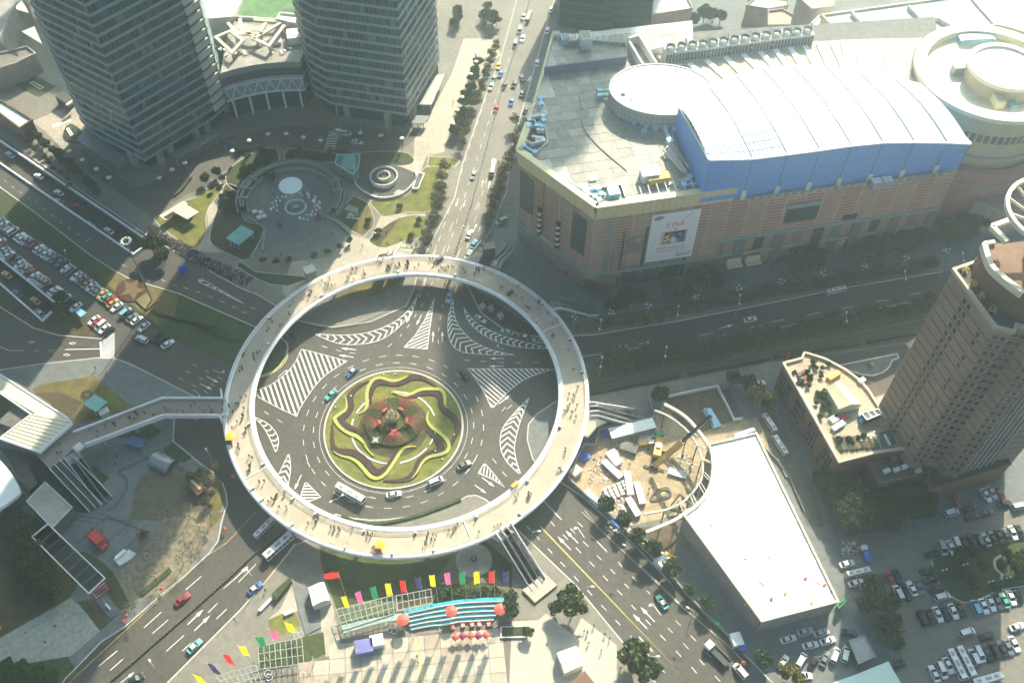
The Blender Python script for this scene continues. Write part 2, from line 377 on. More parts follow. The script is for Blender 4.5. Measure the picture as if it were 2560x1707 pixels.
flat('dark_planting',QP(0,[(0,310),(120,330),(260,400),(180,450),(60,390)]),GRASSD,.14)
flat('grey_paving',TP(1,1,[(-420,260),(-200,480),(-40,700),(60,750),(400,660),(700,700),(870,570),(620,410),(740,300),(760,100),(600,-60),(300,-110),(0,-60),(-150,60),(-190,150)]),PAVEG,.14)
flat('corner_planting',smooth_path(TP(1,1,[(720,1150),(860,1190),(1000,1170),(1180,1110),(1330,1010),(1300,940),(1000,960),(760,1060)]),3,True),GRASSY,.16,z0=.1)
flat('corner_planting',smooth_path([ZN(*p)for p in((860,520),(860,640),(980,800),(1100,880),(1240,980),(1420,1060),(1560,1010),(1700,1040),(1720,1170),(1500,1165),(1260,1090),(1010,890),(900,740),(800,560))],2,True)[:],GRASSB,.13,z0=.1)
flat('corner_planting',[ZN(*p)for p in((870,560),(1500,1000),(1780,1180),(1500,1150),(1250,1050),(1000,860),(900,700))],GRASSB,.17,z0=.1)
isl=MB();isl.cyl(IC,21.75,0,.30,96);tag(isl.build('island_kerb',CURB),kind='structure')
isl=MB();isl.cyl(IC,21.2,.1,.34,96);tag(isl.build('island_lawn',GRASS),kind='structure')
isl=MB();isl.ribbon([IC+Vector((23.0*cos(a*pi/48),23.0*sin(a*pi/48),0))for a in range(96)],.10,.006,.006,closed=True);tag(isl.build('road_markings',LINE),kind='structure')
MEDG=mat('median_planting',(.145,.140,.062),.95,0,.5,col2=(.075,.085,.035),bump=.3)
flat('tree_median',[W(1460,905),W(1700,866),W(1920,828),W(2100,793),W(2350,748),W(2800,650),W(2800,690),W(2350,790),W(2100,842),W(1920,880),W(1700,920),W(1475,955)],MEDG,.15)
flat('tree_median',[W(1430,838),W(1700,790),W(1900,752),W(2100,712),W(2350,668),W(2350,650),W(2100,690),W(1900,728),W(1700,760),W(1440,805)],MEDG,.15)
b=MB()
for a,c in(((1478,984),(1700,938)),((1722,934),(1920,896)),((1935,893),(2150,858)),((2165,855),(2290,833))):b.ribbon([W(*a),W(*c)],1.2,.1,1.0)
tag(b.build('hedge',SHRUB),'clipped hedge strip along the pavement north of the building site','hedge')
flat('light_paving',[W(1471,994),W(1920,908),W(2274,856),W(2300,880),W(1960,938),W(1790,962),W(1660,985),W(1600,1000),W(1590,1022),W(1470,1012)],PAVE,.127)
# ================================================================ MARKINGS (parts of the ground)
_dash={}
def dash(a,b,w=.16,m=LINE,name='lane_dash',z=.006):
 a=Vector((a[0],a[1],0));b=Vector((b[0],b[1],0));L=round((b-a).length,1)
 k=(L,w,m.name)
 if k not in _dash:
  x=MB();x.add([(-L/2,-w/2,0),(L/2,-w/2,0),(L/2,w/2,0),(-L/2,w/2,0)],[[0,1,2,3]]);_dash[k]=x.mesh(name,m)
 c=(a+b)/2;return link(name,_dash[k],ground,(c.x,c.y,z),heading(a,b))
def dashes(a,b,n,frac=.45,**k):
 a=Vector(a);b=Vector(b)
 for i in range(n):
  t0=i/n;dash(a.lerp(b,t0),a.lerp(b,t0+frac/n),**k)
def ring_dashes(r,n,L,a0=0.0,skip=()):
 for i in range(n):
  a=a0+2*pi*i/n
  if any(s0<=math.degrees(a)%360<=s1 for s0,s1 in skip):continue
  p=IC+Vector((r*cos(a),r*sin(a),0));t=Vector((-sin(a),cos(a),0))*L/2;dash(p-t,p+t)
ring_dashes(24.9,28,2.2,.05);ring_dashes(27.95,32,2.2,.02,((28,36),))
AR=[(-3,-.1),(.6,-.1),(.6,-.42),(3,0),(.6,.42),(.6,.1),(-3,.1)]
ARL=[(-3,-.1),(1.4,-.1),(1.4,.5),(1.9,.5),(1.3,1.6),(.7,.5),(1.15,.5),(1.15,.1),(-3,.1)]
def arrow(p,q,kind='s'):
 """painted arrow from p to q (its tip)"""
 p=Vector((p[0],p[1],0));q=Vector((q[0],q[1],0));L=(q-p).length;s=L/6.0;kk='arrow_'+kind
 if kk not in _dash:
  x=MB();sh={'s':AR,'l':ARL,'r':[(a,-b)for a,b in ARL][::-1]}[kind[0]]
  x.poly([(a,b,0)for a,b in sh]);_dash[kk]=x.mesh('arrow',LINE)
 c=(p+q)/2;return link('painted_arrow',_dash[kk],ground,(c.x,c.y,.0065),heading(p,q),(s,s*1.5 if kind=='s' else s,1))
def clip_line(p,d,poly):
 ts=[];n=len(poly)
 for i in range(n):
  a=poly[i];b=poly[(i+1)%n];ex,ey=b[0]-a[0],b[1]-a[1]
  den=d[0]*ey-d[1]*ex
  if abs(den)<1e-9:continue
  t=((a[0]-p[0])*ey-(a[1]-p[1])*ex)/den;u=((a[0]-p[0])*d[1]-(a[1]-p[1])*d[0])/den
  if 0<=u<1:ts.append(t)
 ts.sort();return[(ts[i],ts[i+1])for i in range(0,len(ts)-1,2)]
def hatch(poly,a,b,step,w=.42,edge=.2):
 """outlined area with straight stripes parallel to a->b"""
 d=Vector((b[0]-a[0],b[1]-a[1])).normalized();nn=Vector((-d.y,d.x));cs=[nn.dot(Vector((p[0],p[1])))for p in poly]
 m=MB();m.ribbon(poly,edge,.006,.006,closed=True);c=min(cs)+step*.6
 while c<max(cs):
  for t0,t1 in clip_line(nn*c,d,poly):
   if t1-t0>.5:p=nn*c+d*t0;q=nn*c+d*t1;m.ribbon([(p.x,p.y),(q.x,q.y)],w,.0062,.0062)
  c+=step
 return m.build('hatched_area',LINE,ground)
def resample(path,n):
 L=[0]
 for i in range(1,len(path)):L.append(L[-1]+(Vector(path[i])-Vector(path[i-1])).length)
 out=[]
 for k in range(n):
  t=L[-1]*k/(n-1);i=max(j for j in range(len(L))if L[j]<=t+1e-9);i=min(i,len(path)-2)
  out.append(Vector(path[i]).lerp(Vector(path[i+1]),(t-L[i])/max(1e-9,L[i+1]-L[i])))
 return out
def chevrons(left,right,n,push,w=.4,edge=.2,t0=.06,t1=.97):
 """chevrons between two edge curves; push: how far the point of each V runs ahead, in metres"""
 l=smooth_path(left,4);r=smooth_path(right,4);m=MB()
 m.ribbon(l+r[::-1],edge,.006,.006,closed=True)
 N=200;L=resample(l,N);R=resample(r,N)
 for k in range(n):
  i=int((t0+(t1-t0)*k/(n-1))*(N-1));a,b=L[i],R[i];wd=(b-a).length
  if wd<.5:continue
  c=(a+b)/2;j=min(N-1,i+3);jj=max(0,i-3);d=((L[j]+R[j])/2-(L[jj]+R[jj])/2).normalized()
  m.ribbon([a,c+d*push*min(1,wd/4),b],w,.0062,.0062)
 return m.build('hatched_area',LINE,ground)
rs=lambda pts:smooth_path([ZB(*p)for p in pts],3)
hatch(rs([(432,508),(520,530),(600,552),(658,568)])+rs([(640,580),(560,630),(500,690),(450,760),(420,810),(405,845)])+rs([(395,840),(300,795),(190,735)])+rs([(195,715),(270,690),(350,630),(400,570),(425,515)]),ZB(480,540),ZB(540,700),1.55,.55)
hatch([ZB(*p)for p in((1100,245),(1090,300),(1075,400),(1062,507),(945,498),(1000,440),(1050,360),(1090,270))],ZN(130,1290),ZN(340,1200),1.2,.45)
hatch(rs([(1268,607),(1450,607),(1705,607)])+rs([(1640,625),(1560,655),(1500,695),(1440,750),(1395,800)])+rs([(1383,800),(1345,720),(1300,650)]),ZB(1300,620),ZB(1440,740),1.25,.4)
hatch([ZB(*p)for p in((447,1180),(458,1180),(526,1250),(455,1278),(425,1245))],ZB(430,1222),ZB(490,1222),1.0,.35)
hatch([ZB(*p)for p in((1345,1085),(1355,1085),(1385,1120),(1450,1200),(1390,1160),(1318,1130))],ZB(1345,1090),ZB(1340,1125),1.0,.35)
chevrons([ZB(*p)for p in((1008,250),(960,320),(880,380),(760,425),(640,437),(500,432))],[ZB(*p)for p in((1008,252),(985,320),(940,375),(880,430),(800,470),(690,485),(600,475),(500,434))],17,-2.0)
chevrons([ZN(*p)for p in((645,735),(600,900),(585,1030),(595,1180),(650,1300),(760,1370),(900,1390),(1100,1403),(1390,1405))],[ZN(*p)for p in((650,735),(660,880),(700,1020),(790,1140),(900,1240),(1040,1310),(1180,1360),(1390,1403))],17,-2.2,t0=.05)
chevrons([ZN(*p)for p in((780,835),(820,960),(900,1060),(1020,1160),(1200,1250),(1400,1300),(1600,1325),(1830,1330))],[ZN(*p)for p in((783,835),(880,960),(1000,1050),(1120,1115),(1300,1180),(1500,1240),(1700,1290),(1830,1325))],17,-1.6)
chevrons([ZB(*p)for p in((1570,755),(1480,850),(1435,920),(1430,1000),(1460,1070),(1520,1130))],[ZB(*p)for p in((1573,757),(1540,840),(1515,920),(1500,1000),(1510,1070),(1530,1130))],14,-2.2)
chevrons([ZB(*p)for p in((188,845),(235,895),(270,955),(298,1022))],[ZB(*p)for p in((188,845),(265,885),(308,940),(313,985),(303,1022))],8,1.2)
chevrons([ZB(*p)for p in((362,1038),(330,1105),(300,1165),(290,1190))],[ZB(*p)for p in((368,1038),(375,1105),(362,1200),(355,1230))],6,-1.6)
chevrons(TP(0,1,[(1850,990),(1830,1020),(2000,1100),(2230,1216)]),TP(0,1,[(1852,990),(1900,1020),(2020,1090),(2230,1214)]),7,1.0)
AVE=mat('avenue_asphalt_glare',(.19,.17,.135),.7,.12,.8,w2=(.1,.85))  # lighter asphalt of the avenue, with the sun's glare put into its colour
flat('avenue_glare_surface',[W(1043,697),W(1065,634),W(1087,590),W(1136,495),W(1157,408),W(1215,237),W(1250,152),W(1272,82),W(1292,0),W(1330,-120),W(1470,-120),W(1385,0),W(1326,207),W(1299,300),W(1280,367),W(1266,481),W(1228,574),W(1182,645),W(1167,712),W(1100,722)],AVE,.004,side=AVE)
nm=[W(1110,716),W(1124,675),W(1180,508),W(1200,430),W(1252,236),W(1290,120),W(1330,-20)]
for(x0,y0,x1,y1,n)in((1095,700,1300,60,22),(1060,715,1262,100,20),(1148,690,1230,400,9)):
 dashes(W(x0,y0),W(x1,y1),n,.42)
for p,q in(((1300,1110),(1300,1060)),):pass
for a,c in(((1560,770),(1600,690)),((1620,780),(1660,680)),((1700,790),(1735,690)),((1780,550),(1810,470)),((1830,830),(1880,710)),((1895,570),(1920,490)),((1930,560),(1955,500)),((2010,360),(2045,280))):
 dash(T(1,1,*a),T(1,1,*c))
for a,c in(((1800,330),(1860,260)),((1835,320),(1895,255)),((1900,330),(1930,262))):pass
for tail,tip in(((1855,255),(1835,330)),((1925,265),(1900,335)),((1890,560),(1915,485)),((2000,550),(2025,485)),((2040,560),(2060,510)),((2070,150),(2085,80)),((2130,165),(2150,90)),((2210,165),(2215,105))):
 arrow(T(1,1,*tail),T(1,1,*tip))
for a,c in(((160,900),(70,1010)),):arrow(ZN(150,890),ZN(75,1015));arrow(ZN(265,915),ZN(200,1040))
for a,c in(((400,1250),(408,1115)),((515,1250),(520,1120))):arrow(ZN(*a),ZN(*c))
for a,c in(((180,950),(200,900)),((85,1075),(115,1035)),((490,980),(495,930)),((475,1120),(478,1070)),((470,1270),(467,1215)),((260,815),(280,770)),((518,830),(523,790)),((330,680),(345,640)),((380,555),(400,505)),((595,565),(605,520)),((665,665),(700,545)),((270,570),(325,435)),((0,1180),(25,1150))):
 dash(ZN(*a),ZN(*c))
for a,c in(((1275,1450),(1095,1450)),((1275,1545),(1085,1545))):arrow(ZN(*a),ZN(*c))
arrow(ZN(1280,1345),ZN(1150,1290),'r')
for y,xs in((1473,(780,855)),(1487,(990,1065)),(1499,(1200,1275)),(1500,(1410,1485)),(1497,(1620,1700))):dash(ZN(xs[0],y),ZN(xs[1],y))
arrow(T(1,2,920,75),T(1,2,780,60));arrow(T(1,2,895,142),T(1,2,760,122));arrow(T(1,2,200,330),T(1,2,300,235),'r')
arrow(T(1,2,415,1222),T(1,2,352,1360));arrow(T(1,2,2230,570),T(1,2,2335,488));arrow(T(1,2,2075,1245),T(1,2,2190,1330));arrow(T(1,2,2010,1315),T(1,2,2115,1390))
for a,c in(((605,40),(655,55)),((735,75),(783,88)),((860,100),(908,106)),((1210,50),(1250,15)),((75,640),(120,668)),((195,712),(242,742)),((468,1095),(495,1150)),((1985,1125),(2015,1070)),((2170,1070),(2205,1115)),((2260,1190),(2300,1235)),((2255,640),(2290,600)),((2300,620),(2350,580)),((1910,170),(1965,174)),((2062,180),(2118,182)),((2220,190),(2275,192))):
 dash(T(1,2,*a),T(1,2,*c))
for a,c in(((1765,205),(1810,228)),((1705,268),(1742,290)),((1640,330),(1682,355)),((1880,262),(1920,285)),((1822,325),(1862,350)),((1762,392),(1802,415)),((2000,322),(2040,345)),((1935,385),(1975,408)),((1872,448),(1912,472))):dash(T(0,2,*a),T(0,2,*c))
arrow(T(0,2,1895,318),T(0,2,2010,378));arrow(T(0,2,1833,383),T(0,2,1950,440));arrow(T(0,2,1775,440),T(0,2,1860,512),'r');arrow(T(0,2,1950,262),T(0,2,2080,300),'l')
dash(T(0,2,598,72),T(0,2,918,65),.3);b=MB();b.ribbon([T(0,2,925,0),T(0,2,935,150)],.8,.006,.006);b.build('stop_line',LINE,ground)
for i in range(13):dash(T(0,2,945,-66+i*17.5),T(0,2,1052,-70+i*17.5),.45,YLINE if False else LINE,'crossing_bar',.0065)
dash(T(0,2,0,45),T(0,2,90,82),.2);dash(T(0,2,90,82),T(0,2,215,80),.2)
for a in((310,85),(440,80)):dash(T(0,2,*a),T(0,2,a[0]+50,a[1]-3))
for p in((665,15),(612,120),(290,5)):hatch([T(0,2,p[0]-28,p[1]),T(0,2,p[0],p[1]-10),T(0,2,p[0]+28,p[1]),T(0,2,p[0],p[1]+10)],(0,0),(1,0),9)
for(a,b_,n)in(((30,300),(330,470),5),((0,40),(110,130),2)):pass
for a,c in(((38,88),(62,103)),((105,142),(130,158)),((175,192),(202,208)),((245,245),(270,260)),((320,295),(350,275)),((390,345),(420,362)),((470,405),(500,425)),((545,465),(575,485)),((620,520),(650,538)),((700,575),(728,592)),((780,655),(825,618)),((1115,855),(1160,880)),((1215,910),(1262,935)),((1800,1105),(1840,1122)),((1910,1148),(1950,1165)),((2020,1195),(2060,1212)),((2130,1245),(2170,1262)),((1480,1000),(1520,1015)),((1590,1045),(1625,1060)),((1680,1065),(1730,1085)),((2220,1290),(2262,1310)),((2300,1250),(2340,1268))):dash(T(0,1,*a),T(0,1,*c))
for a,c in(((1850,585),(1705,710)),((1480,915),(1322,1058)),((1078,1268),(905,1412)),((2150,615),(2050,700)),((1995,835),(1910,920)),((2080,888),(1985,978)),((1690,1128),(1525,1275)),((1755,1195),(1670,1275)),((2350,475),(2190,640)),((1130,1345),(1010,1450)),((1545,985),(1400,1110))):dash(T(0,3,*a),T(0,3,*c),.2)
for a,c in(((2150,615),(2280,490)),((1722,1030),(1868,890)),((1785,1085),(1930,945)),((1100,1568),(1238,1462))):arrow(T(0,3,*a),T(0,3,*c))
for a,c in(((215,210),(253,252)),((135,125),(170,165)),((330,332),(368,375)),((445,455),(490,500)),((568,585),(612,632)),((692,712),(735,762)),((818,850),(865,898)),((950,990),(996,1035)),((1085,1130),(1128,1180)),((1218,1272),(1262,1318)),((1358,1420),(1405,1472)),((355,85),(390,125)),((470,205),(513,250)),((585,322),(632,373)),((710,450),(757,498)),((835,580),(880,628)),((965,712),(1012,760)),((1095,848),(1138,895)),((1228,985),(1275,1035)),((1362,1125),(1413,1178)),((1505,1270),(1553,1325)),((1650,1420),(1695,1475)),((600,90),(648,132)),((535,148),(578,190)),((650,265),(703,315)),((780,395),(820,437)),((905,522),(945,563)),((1033,655),(1075,697)),((1430,1060),(1475,1105)),((1573,1200),(1620,1252)),((1720,1350),(1765,1400)),((1862,1500),(1912,1552)),((1105,590),(1148,633)),((1500,990),(1550,1040)),((1640,1130),(1690,1180)),((1780,1280),(1830,1330)),((380,0),(455,68)),((975,455),(1012,500)),((1240,720),(1268,752))):dash(T(2,3,*a),T(2,3,*c),.18)
for a,c in(((537,342),(420,222)),((606,282),(492,166)),((1240,1068),(1110,932)),((1308,1002),(1180,868)),((1165,1140),(1297,1283))):arrow(T(2,3,*a),T(2,3,*c))
arrow(T(2,3,665,232),T(2,3,575,98),'l');arrow(T(2,3,1368,942),T(2,3,1258,798),'l')
for o in(-4,5):
 b=MB();b.ribbon([T(2,3,262+o,132),T(2,3,1640+o,1568+o)],.17,.006,.006);b.build('centre_line',YLINE,ground)
b=MB();b.ribbon([T(2,3,725,212),T(2,3,872,360)],.2,.006,.006);b.build('lane_line',LINE,ground)
b=MB();b.ribbon([Z3(1855,350),Z3(2110,615)],.2,.006,.006);b.build('lane_line',LINE,ground)
b=MB();b.ribbon(TP(0,3,[(560,1650),(700,1500)])+TP(0,3,[(1500,760),(1700,590),(1900,400),(2080,280),(2350,0)]),.16,.006,.006);b.build('lane_line',YLINE,ground)
b=MB();b.ribbon([W(738,1358),W(656,1463)],.2,.155,.155);b.build('lane_line',YLINE,ground)
for a,c in(((1715,1512),(1840,1490)),((1940,1508),(2060,1484)),((2190,1440),(2300,1418))):dash(T(2,1,*a),T(2,1,*c),.2)
arrow(T(2,1,1900,1448),T(2,1,2030,1412));arrow(T(2,2,1200,80),T(2,2,1320,62));arrow(T(2,2,1165,20),T(2,2,1285,2))
for a,c in(((1060,72),(1170,52)),((1380,10),(1450,-2)),((635,138),(825,112)),((740,282),(775,278))):dash(T(2,2,*a),T(2,2,*c),.2)
for a,c in(((30,1388),(150,1365)),((355,1325),(480,1300)),((675,1265),(790,1243)),((990,1200),(1110,1185)),((1310,1135),(1400,1120)),((460,1465),(580,1440)),((1090,1340),(1200,1318))):dash(T(3,1,*a),T(3,1,*c),.2)
b=MB();b.ribbon(TP(3,1,[(20,1465),(700,1335),(1200,1235),(1580,1165),(2300,1030)]),.25,.156,.156);tag(b.build('kerb',CURB),kind='structure')
b=MB();b.ribbon(TP(3,1,[(20,1568),(50,1545),(245,1505),(295,1568)])+TP(3,2,[(80,30),(20,0)]),.25,.006,.006,closed=True);b.ribbon([T(3,1,30,1555),T(3,1,295,1568)],.2,.0065,.0065);b.ribbon([T(3,1,245,1505),T(3,2,70,30)],.2,.007,.007);b.build('box_junction',YLINE,ground)
for i in range(9):dash(T(2,0,140+i*13,745+i*4),T(2,0,172+i*13,700+i*4),.45,LINE,'crossing_bar')
for i in range(8):dash(T(1,0,2000-0+i*0+240+i*13-200,0),T(1,0,2000,0),.3)if False else None
b=MB()
for i in range(9):
 b.ribbon([T(1,0,622+i*6,1382-i*22),T(1,0,720+i*7,1392-i*22)],.5,.13,.132)
for i in range(6):b.ribbon([T(1,0,685+i*8,1245-i*13),T(1,0,745+i*8,1265-i*13)],.5,.13,.132)
for i in range(10):b.ribbon([T(0,0,480+i*17,1145-i*5),T(0,0,500+i*17,1175-i*7)],.5,.133,.135)
tag(b.build('crossing_markings',LINE),kind='structure')
for pts,w_ in(([(640,0),(1550,860),(2000,1240),(2150,1400)],.35),([(665,-12),(790,130)],.3)):
 b=MB();b.ribbon(TP(2,3,pts),w_,0,.2);tag(b.build('kerb',CONC),kind='structure')
b=MB();b.ribbon(TP(2,3,[(1150,470),(1330,640),(1560,860)]),.5,0,.18);tag(b.build('kerb',CONC),kind='structure')
for pts in([(1880,540),(1960,470),(2030,600),(1930,660)],):flat('asphalt_patch',TP(0,3,pts),ASPH,.004)
# ================================================================ RING FOOTBRIDGE
DZ=7.0
ringb=thing('ring_footbridge','circular elevated footbridge of cream paving with white edges above the roundabout','footbridge',(RC.x,RC.y,0))
m=MB();m.lathe([(48.55,DZ),(55.35,DZ)],n=180);m.build('deck',DECK,ringb)
m=MB();m.lathe([(48.6,5.3),(47.9,5.6),(47.1,6.5),(46.95,7.25),(48.2,7.3),(48.55,DZ)][::-1],n=180,mi=0);m.build('inner_fascia',WHITE,ringb,True)
m=MB();m.lathe([(55.3,5.3),(55.9,5.6),(56.5,6.5),(56.6,7.2),(55.7,7.3),(55.35,DZ)],n=180);m.build('outer_fascia',WHITE,ringb,True)
m=MB();m.lathe([(55.3,5.3),(48.6,5.3)],n=120);m.build('soffit',CONC,ringb)
GLR=mat('railing_glass',(.62,.66,.60),.15,alpha=.28)
GAPS=[(-2.5,2.2),(103,110),(60,66),(181,186)]
def railing(r,name,gaps):
 g=MB();p=MB();n=240
 def gap(a):
  a=math.degrees(a)%360
  return any((s%360)<=a<=(e%360)if(s%360)<(e%360)else(a>=s%360 or a<=e%360)for s,e in gaps)
 for i in range(n):
  a0,a1=2*pi*i/n,2*pi*(i+1)/n
  if gap(a0):continue
  q0=Vector((r*cos(a0),r*sin(a0),0));q1=Vector((r*cos(a1),r*sin(a1),0))
  g.add([(q0.x,q0.y,DZ+.3),(q1.x,q1.y,DZ+.3),(q1.x,q1.y,DZ+1.12),(q0.x,q0.y,DZ+1.12)],[[0,1,2,3]])
  if i%2==0:p.box((q0.x,q0.y,DZ+.25),.09,.07,.95,a0)
  p.bar((q0.x,q0.y,DZ+1.17),(q1.x,q1.y,DZ+1.17),.10,.08)
 tag(g.build('glass_panels',GLR,ringb),kind='stuff');tag(p.build(name,METAL,ringb),kind='stuff')
railing(48.45,'inner_railing',[]);railing(55.5,'outer_railing',[(177.5,186),(337,350),(305,309),(118,125),(66,73)])
for a in(29.5,-66.5,215.5):
 a=radians(a);d=Vector((cos(a),sin(a),0));m=MB();m.bar(d*48.3+Vector((0,0,DZ+.12)),d*55.5+Vector((0,0,DZ+.12)),.35,.22);m.build('joint_cover',WHITE,ringb)
pr=MB();pr.cyl((0,0,0),.55,0,5.35,12);pme=pr.mesh('pier',CONC)
for i in range(16):
 a=radians(11+i*22.5)
 link('pier',pme,ringb,(52*cos(a),52*sin(a),0))
bx=MB();bx.box((0,0,0),.9,.55,.8);bx.box((0,0,.8),1.0,.65,.08,mi=1);bxm=bx.mesh('bin',[DARK,WHITE])
binned=[]
for i,(r,a)in enumerate([(48.9,x)for x in(-118,-100,-83,-62,-40,-15,35,75,98,130,160,196,214,232)]+[(55.0,x)for x in(-140,-122,-104,-90,-78,-50,-30,8,22,40,52,150,200,225)]):
 aa=radians(a);o=link('litter_bin',bxm,None,(RC.x+r*cos(aa),RC.y+r*sin(aa),DZ),aa)
 tag(o,f'litter bin against the {"inner" if r < 50 else "outer"} railing, {ordw((i if r<50 else i-14)+1)} round the ring from its south','litter bin','litter bins along the ring footbridge railings')
 # ================================================================ SKYBRIDGE (W)
sk=thing('link_footbridge','narrow footbridge with white parapets joining the ring to the station roof','footbridge')
dk=TP(0,2,[(2095,530),(1495,525),(870,765),(680,835),(625,820),(340,1040),(455,1165),(560,1090),(660,990),(720,1020),(785,950),(1500,682),(2090,682)],DZ)
m=MB();m.prism([p for p in dk],6.2,DZ-.02,0,1);m.build('deck',[mat('bridge_deck',(.26,.215,.18),.85,.1,.4),CONC],sk)
for pts in([(2030,440),(2040,525),(1495,525),(870,765),(680,835)],[(2095,535),(2090,682),(1500,682),(785,950)],[(2025,680),(2040,740)]):
 m=MB();m.ribbon(TP(0,2,pts,DZ),.45,DZ-1.0,DZ+.9);m.build('parapet',WHITE,sk)
for p in((2000,600),(1750,600),(1500,600),(1200,720),(900,840),(600,1000),(450,1060)):q=T(0,2,*p,DZ);m=MB();m.cyl((q.x,q.y),.6,0,6.2,10);m.build('pier',CONC,sk)
# ================================================================ STAIRS AND ESCALATORS
STEPM=mat('stair_tread',(.42,.38,.28),.8,.1,1);ESC=mat('escalator_step',(.018,.024,.024),.6)
def flight_steps(m,a,b,za,zb,w,mi=0,n=None):
 """steps of width w from a (height za) down to b (height zb)"""
 a=Vector((a[0],a[1],0));b=Vector((b[0],b[1],0));n=n or max(4,int(abs(za-zb)/.32));rz=heading(a,b);L=(b-a).length/n
 for i in range(n):
  c=a.lerp(b,(i+.5)/n);z=za+(zb-za)*(i+1)/n;m.box((c.x,c.y,z-.5),L*.72,w,.5,rz,mi);m.box((c.x,c.y,z-.62),L*1.0,w,.5,rz,1)
def escalator(label,a,b,w,za=DZ,zb=.15,n=1,stair=0,name='escalator',group=None,flats=2.5):
 a=Vector((a[0],a[1],0));b=Vector((b[0],b[1],0));d=(b-a).normalized();nn=Vector((-d.y,d.x,0));rz=heading(a,b)
 t=thing(name,label,'escalator' if n else 'stairs',(a.x,a.y,0),0,group);o=a
 tot=n*w+(stair or 0);off=-tot/2;a1=a+d*flats;b1=b-d*flats
 for i in range(n):
  c=off+w*(i+.5);m=MB();flight_steps(m,a1+nn*c-o,b1+nn*c-o,za,zb+.3,w*.72,0,26);m.build('step_band',[ESC,DARK],t)
  for s in(-1,1):
   k=MB();q=c+s*w*.44
   for(p0,z0,p1,z1)in((a,za,a1,za),(a1,za,b1,zb),(b1,zb,b,zb)):k.bar(tuple((p0+nn*q-o).xy)+(z0+.5,),tuple((p1+nn*q-o).xy)+(z1+.5,),.13,1.0)
   k.build('balustrade',METAL if(i or s>0)else WHITE,t)
 if stair:
  c=off+n*w+stair/2;m=MB();th=(a1-b1).length
  for k in range(3):
   p0=a1.lerp(b1,k/3);p1=a1.lerp(b1,(k+.8)/3);z0=za+(zb-za)*k/3;z1=za+(zb-za)*(k+1)/3
   flight_steps(m,p0+nn*c-o,p1+nn*c-o,z0,z1,stair*.86,0,9)
   p2=a1.lerp(b1,(k+1)/3);e=(p1+p2)/2+nn*c-o;m.box((e.x,e.y,z1-.5),(p2-p1).length,stair*.86,.5,rz,0)
  m.build('stair_flight',[STEPM,CONCD],t)
  k=MB();q=c+stair*.5;k.bar(tuple((a+nn*q-o).xy)+(za+.4,),tuple((a1+nn*q-o).xy)+(za+.4,),.25,1.3);k.bar(tuple((a1+nn*q-o).xy)+(za+.4,),tuple((b+nn*q-o).xy)+(zb+.4,),.25,1.3);k.build('side_wall',WHITE,t)
 m=MB();m.box(tuple((a+d*1.2-o).xy)+(za-.5,),3.2,tot+.4,.45,rz);m.build('landing',CONC,t)
 m=MB();m.bar(tuple((a1-o).xy)+(za-1.0,),tuple((b1-o).xy)+(zb-.6,),tot,.6);m.build('truss',CONCD,t)
 return t
escalator('pair of dark escalators with striped stair descending from the south-east edge of the ring',Z3(1310,760,DZ),Z3(1800,1500,.6),1.9,n=2,stair=0)
escalator('light stair in three flights beside the south-east escalators',Z3(1390,700,DZ),Z3(1850,1420,.6),1.9,n=0,stair=2.6,name='stairs',flats=.6)
m=MB();m.prism([Z3(1030,875,DZ),Z3(1175,820,DZ),Z3(1290,900,DZ),Z3(1400,690,DZ),Z3(1445,640,DZ),Z3(1395,600,DZ),Z3(1150,700,DZ),Z3(1000,800,DZ)],6.3,DZ+.01,0,1,True)
o=m.build('stair_platform',[DECK,WHITE]);tag(o,'cream landing platform where the south-east escalators leave the ring footbridge','platform')
m=MB();m.prism(TP(2,3,[(95,712),(210,828),(415,668),(285,545),(200,640)],.9),.1,.9,0,1);tag(m.build('stair_plinth',[PAVEW,mat('mossy_wall',(.22,.2,.05),.9,.2,.6)]),'raised paved plinth with mossy wall at the foot of the south-east escalators','plinth')
escalator('escalators and stair with long glazed sides running east from the ring beside the building site',T(2,2,720,650,DZ),T(2,2,1210,740,.3),1.8,n=2)
escalator('pale stair beside the eastern escalators',T(2,2,715,600,DZ),T(2,2,1130,660,.3),2.0,n=0,stair=2.6,name='stairs',flats=.6)
m=MB();m.prism(TP(2,2,[(690,570),(655,740),(640,850),(700,870),(770,790),(770,730),(700,715),(720,640)],DZ),6.2,DZ+.01,0,1,True);tag(m.build('stair_platform',[DECK,WHITE]),'cream landing platform on the east edge of the ring footbridge','platform')
escalator('escalator dropping to the sunken garden side at the north-west of the ring',T(1,1,1150,850,DZ),T(1,1,1260,735,.3),1.8,n=2)
escalator('busy pale stair climbing to the north arc of the ring from the garden corner',T(1,1,1330,800,DZ),T(1,1,1400,680,.3),3.2,n=0,stair=5.2,name='stairs',flats=.6)
escalator('pair of escalators on the north-east side of the ring in front of the mall',T(1,1,2200,880,DZ),T(1,1,2340,690,.3),1.6,n=2)
escalator('stair climbing to the ring from the avenue corner north-east of it',T(1,1,1990,830,DZ),T(1,1,2110,660,.3),2.4,n=0,stair=3.6,name='stairs',flats=.6)
escalator('covered escalator running along the avenue east of the ring below the mall',T(2,1,370,1240,DZ),T(2,1,780,1290,.3),1.9,n=2)
escalator('bank of dark escalators going down beside the station roof',T(0,2,650,1040,DZ),T(0,2,985,1480,.2),2.0,n=2)
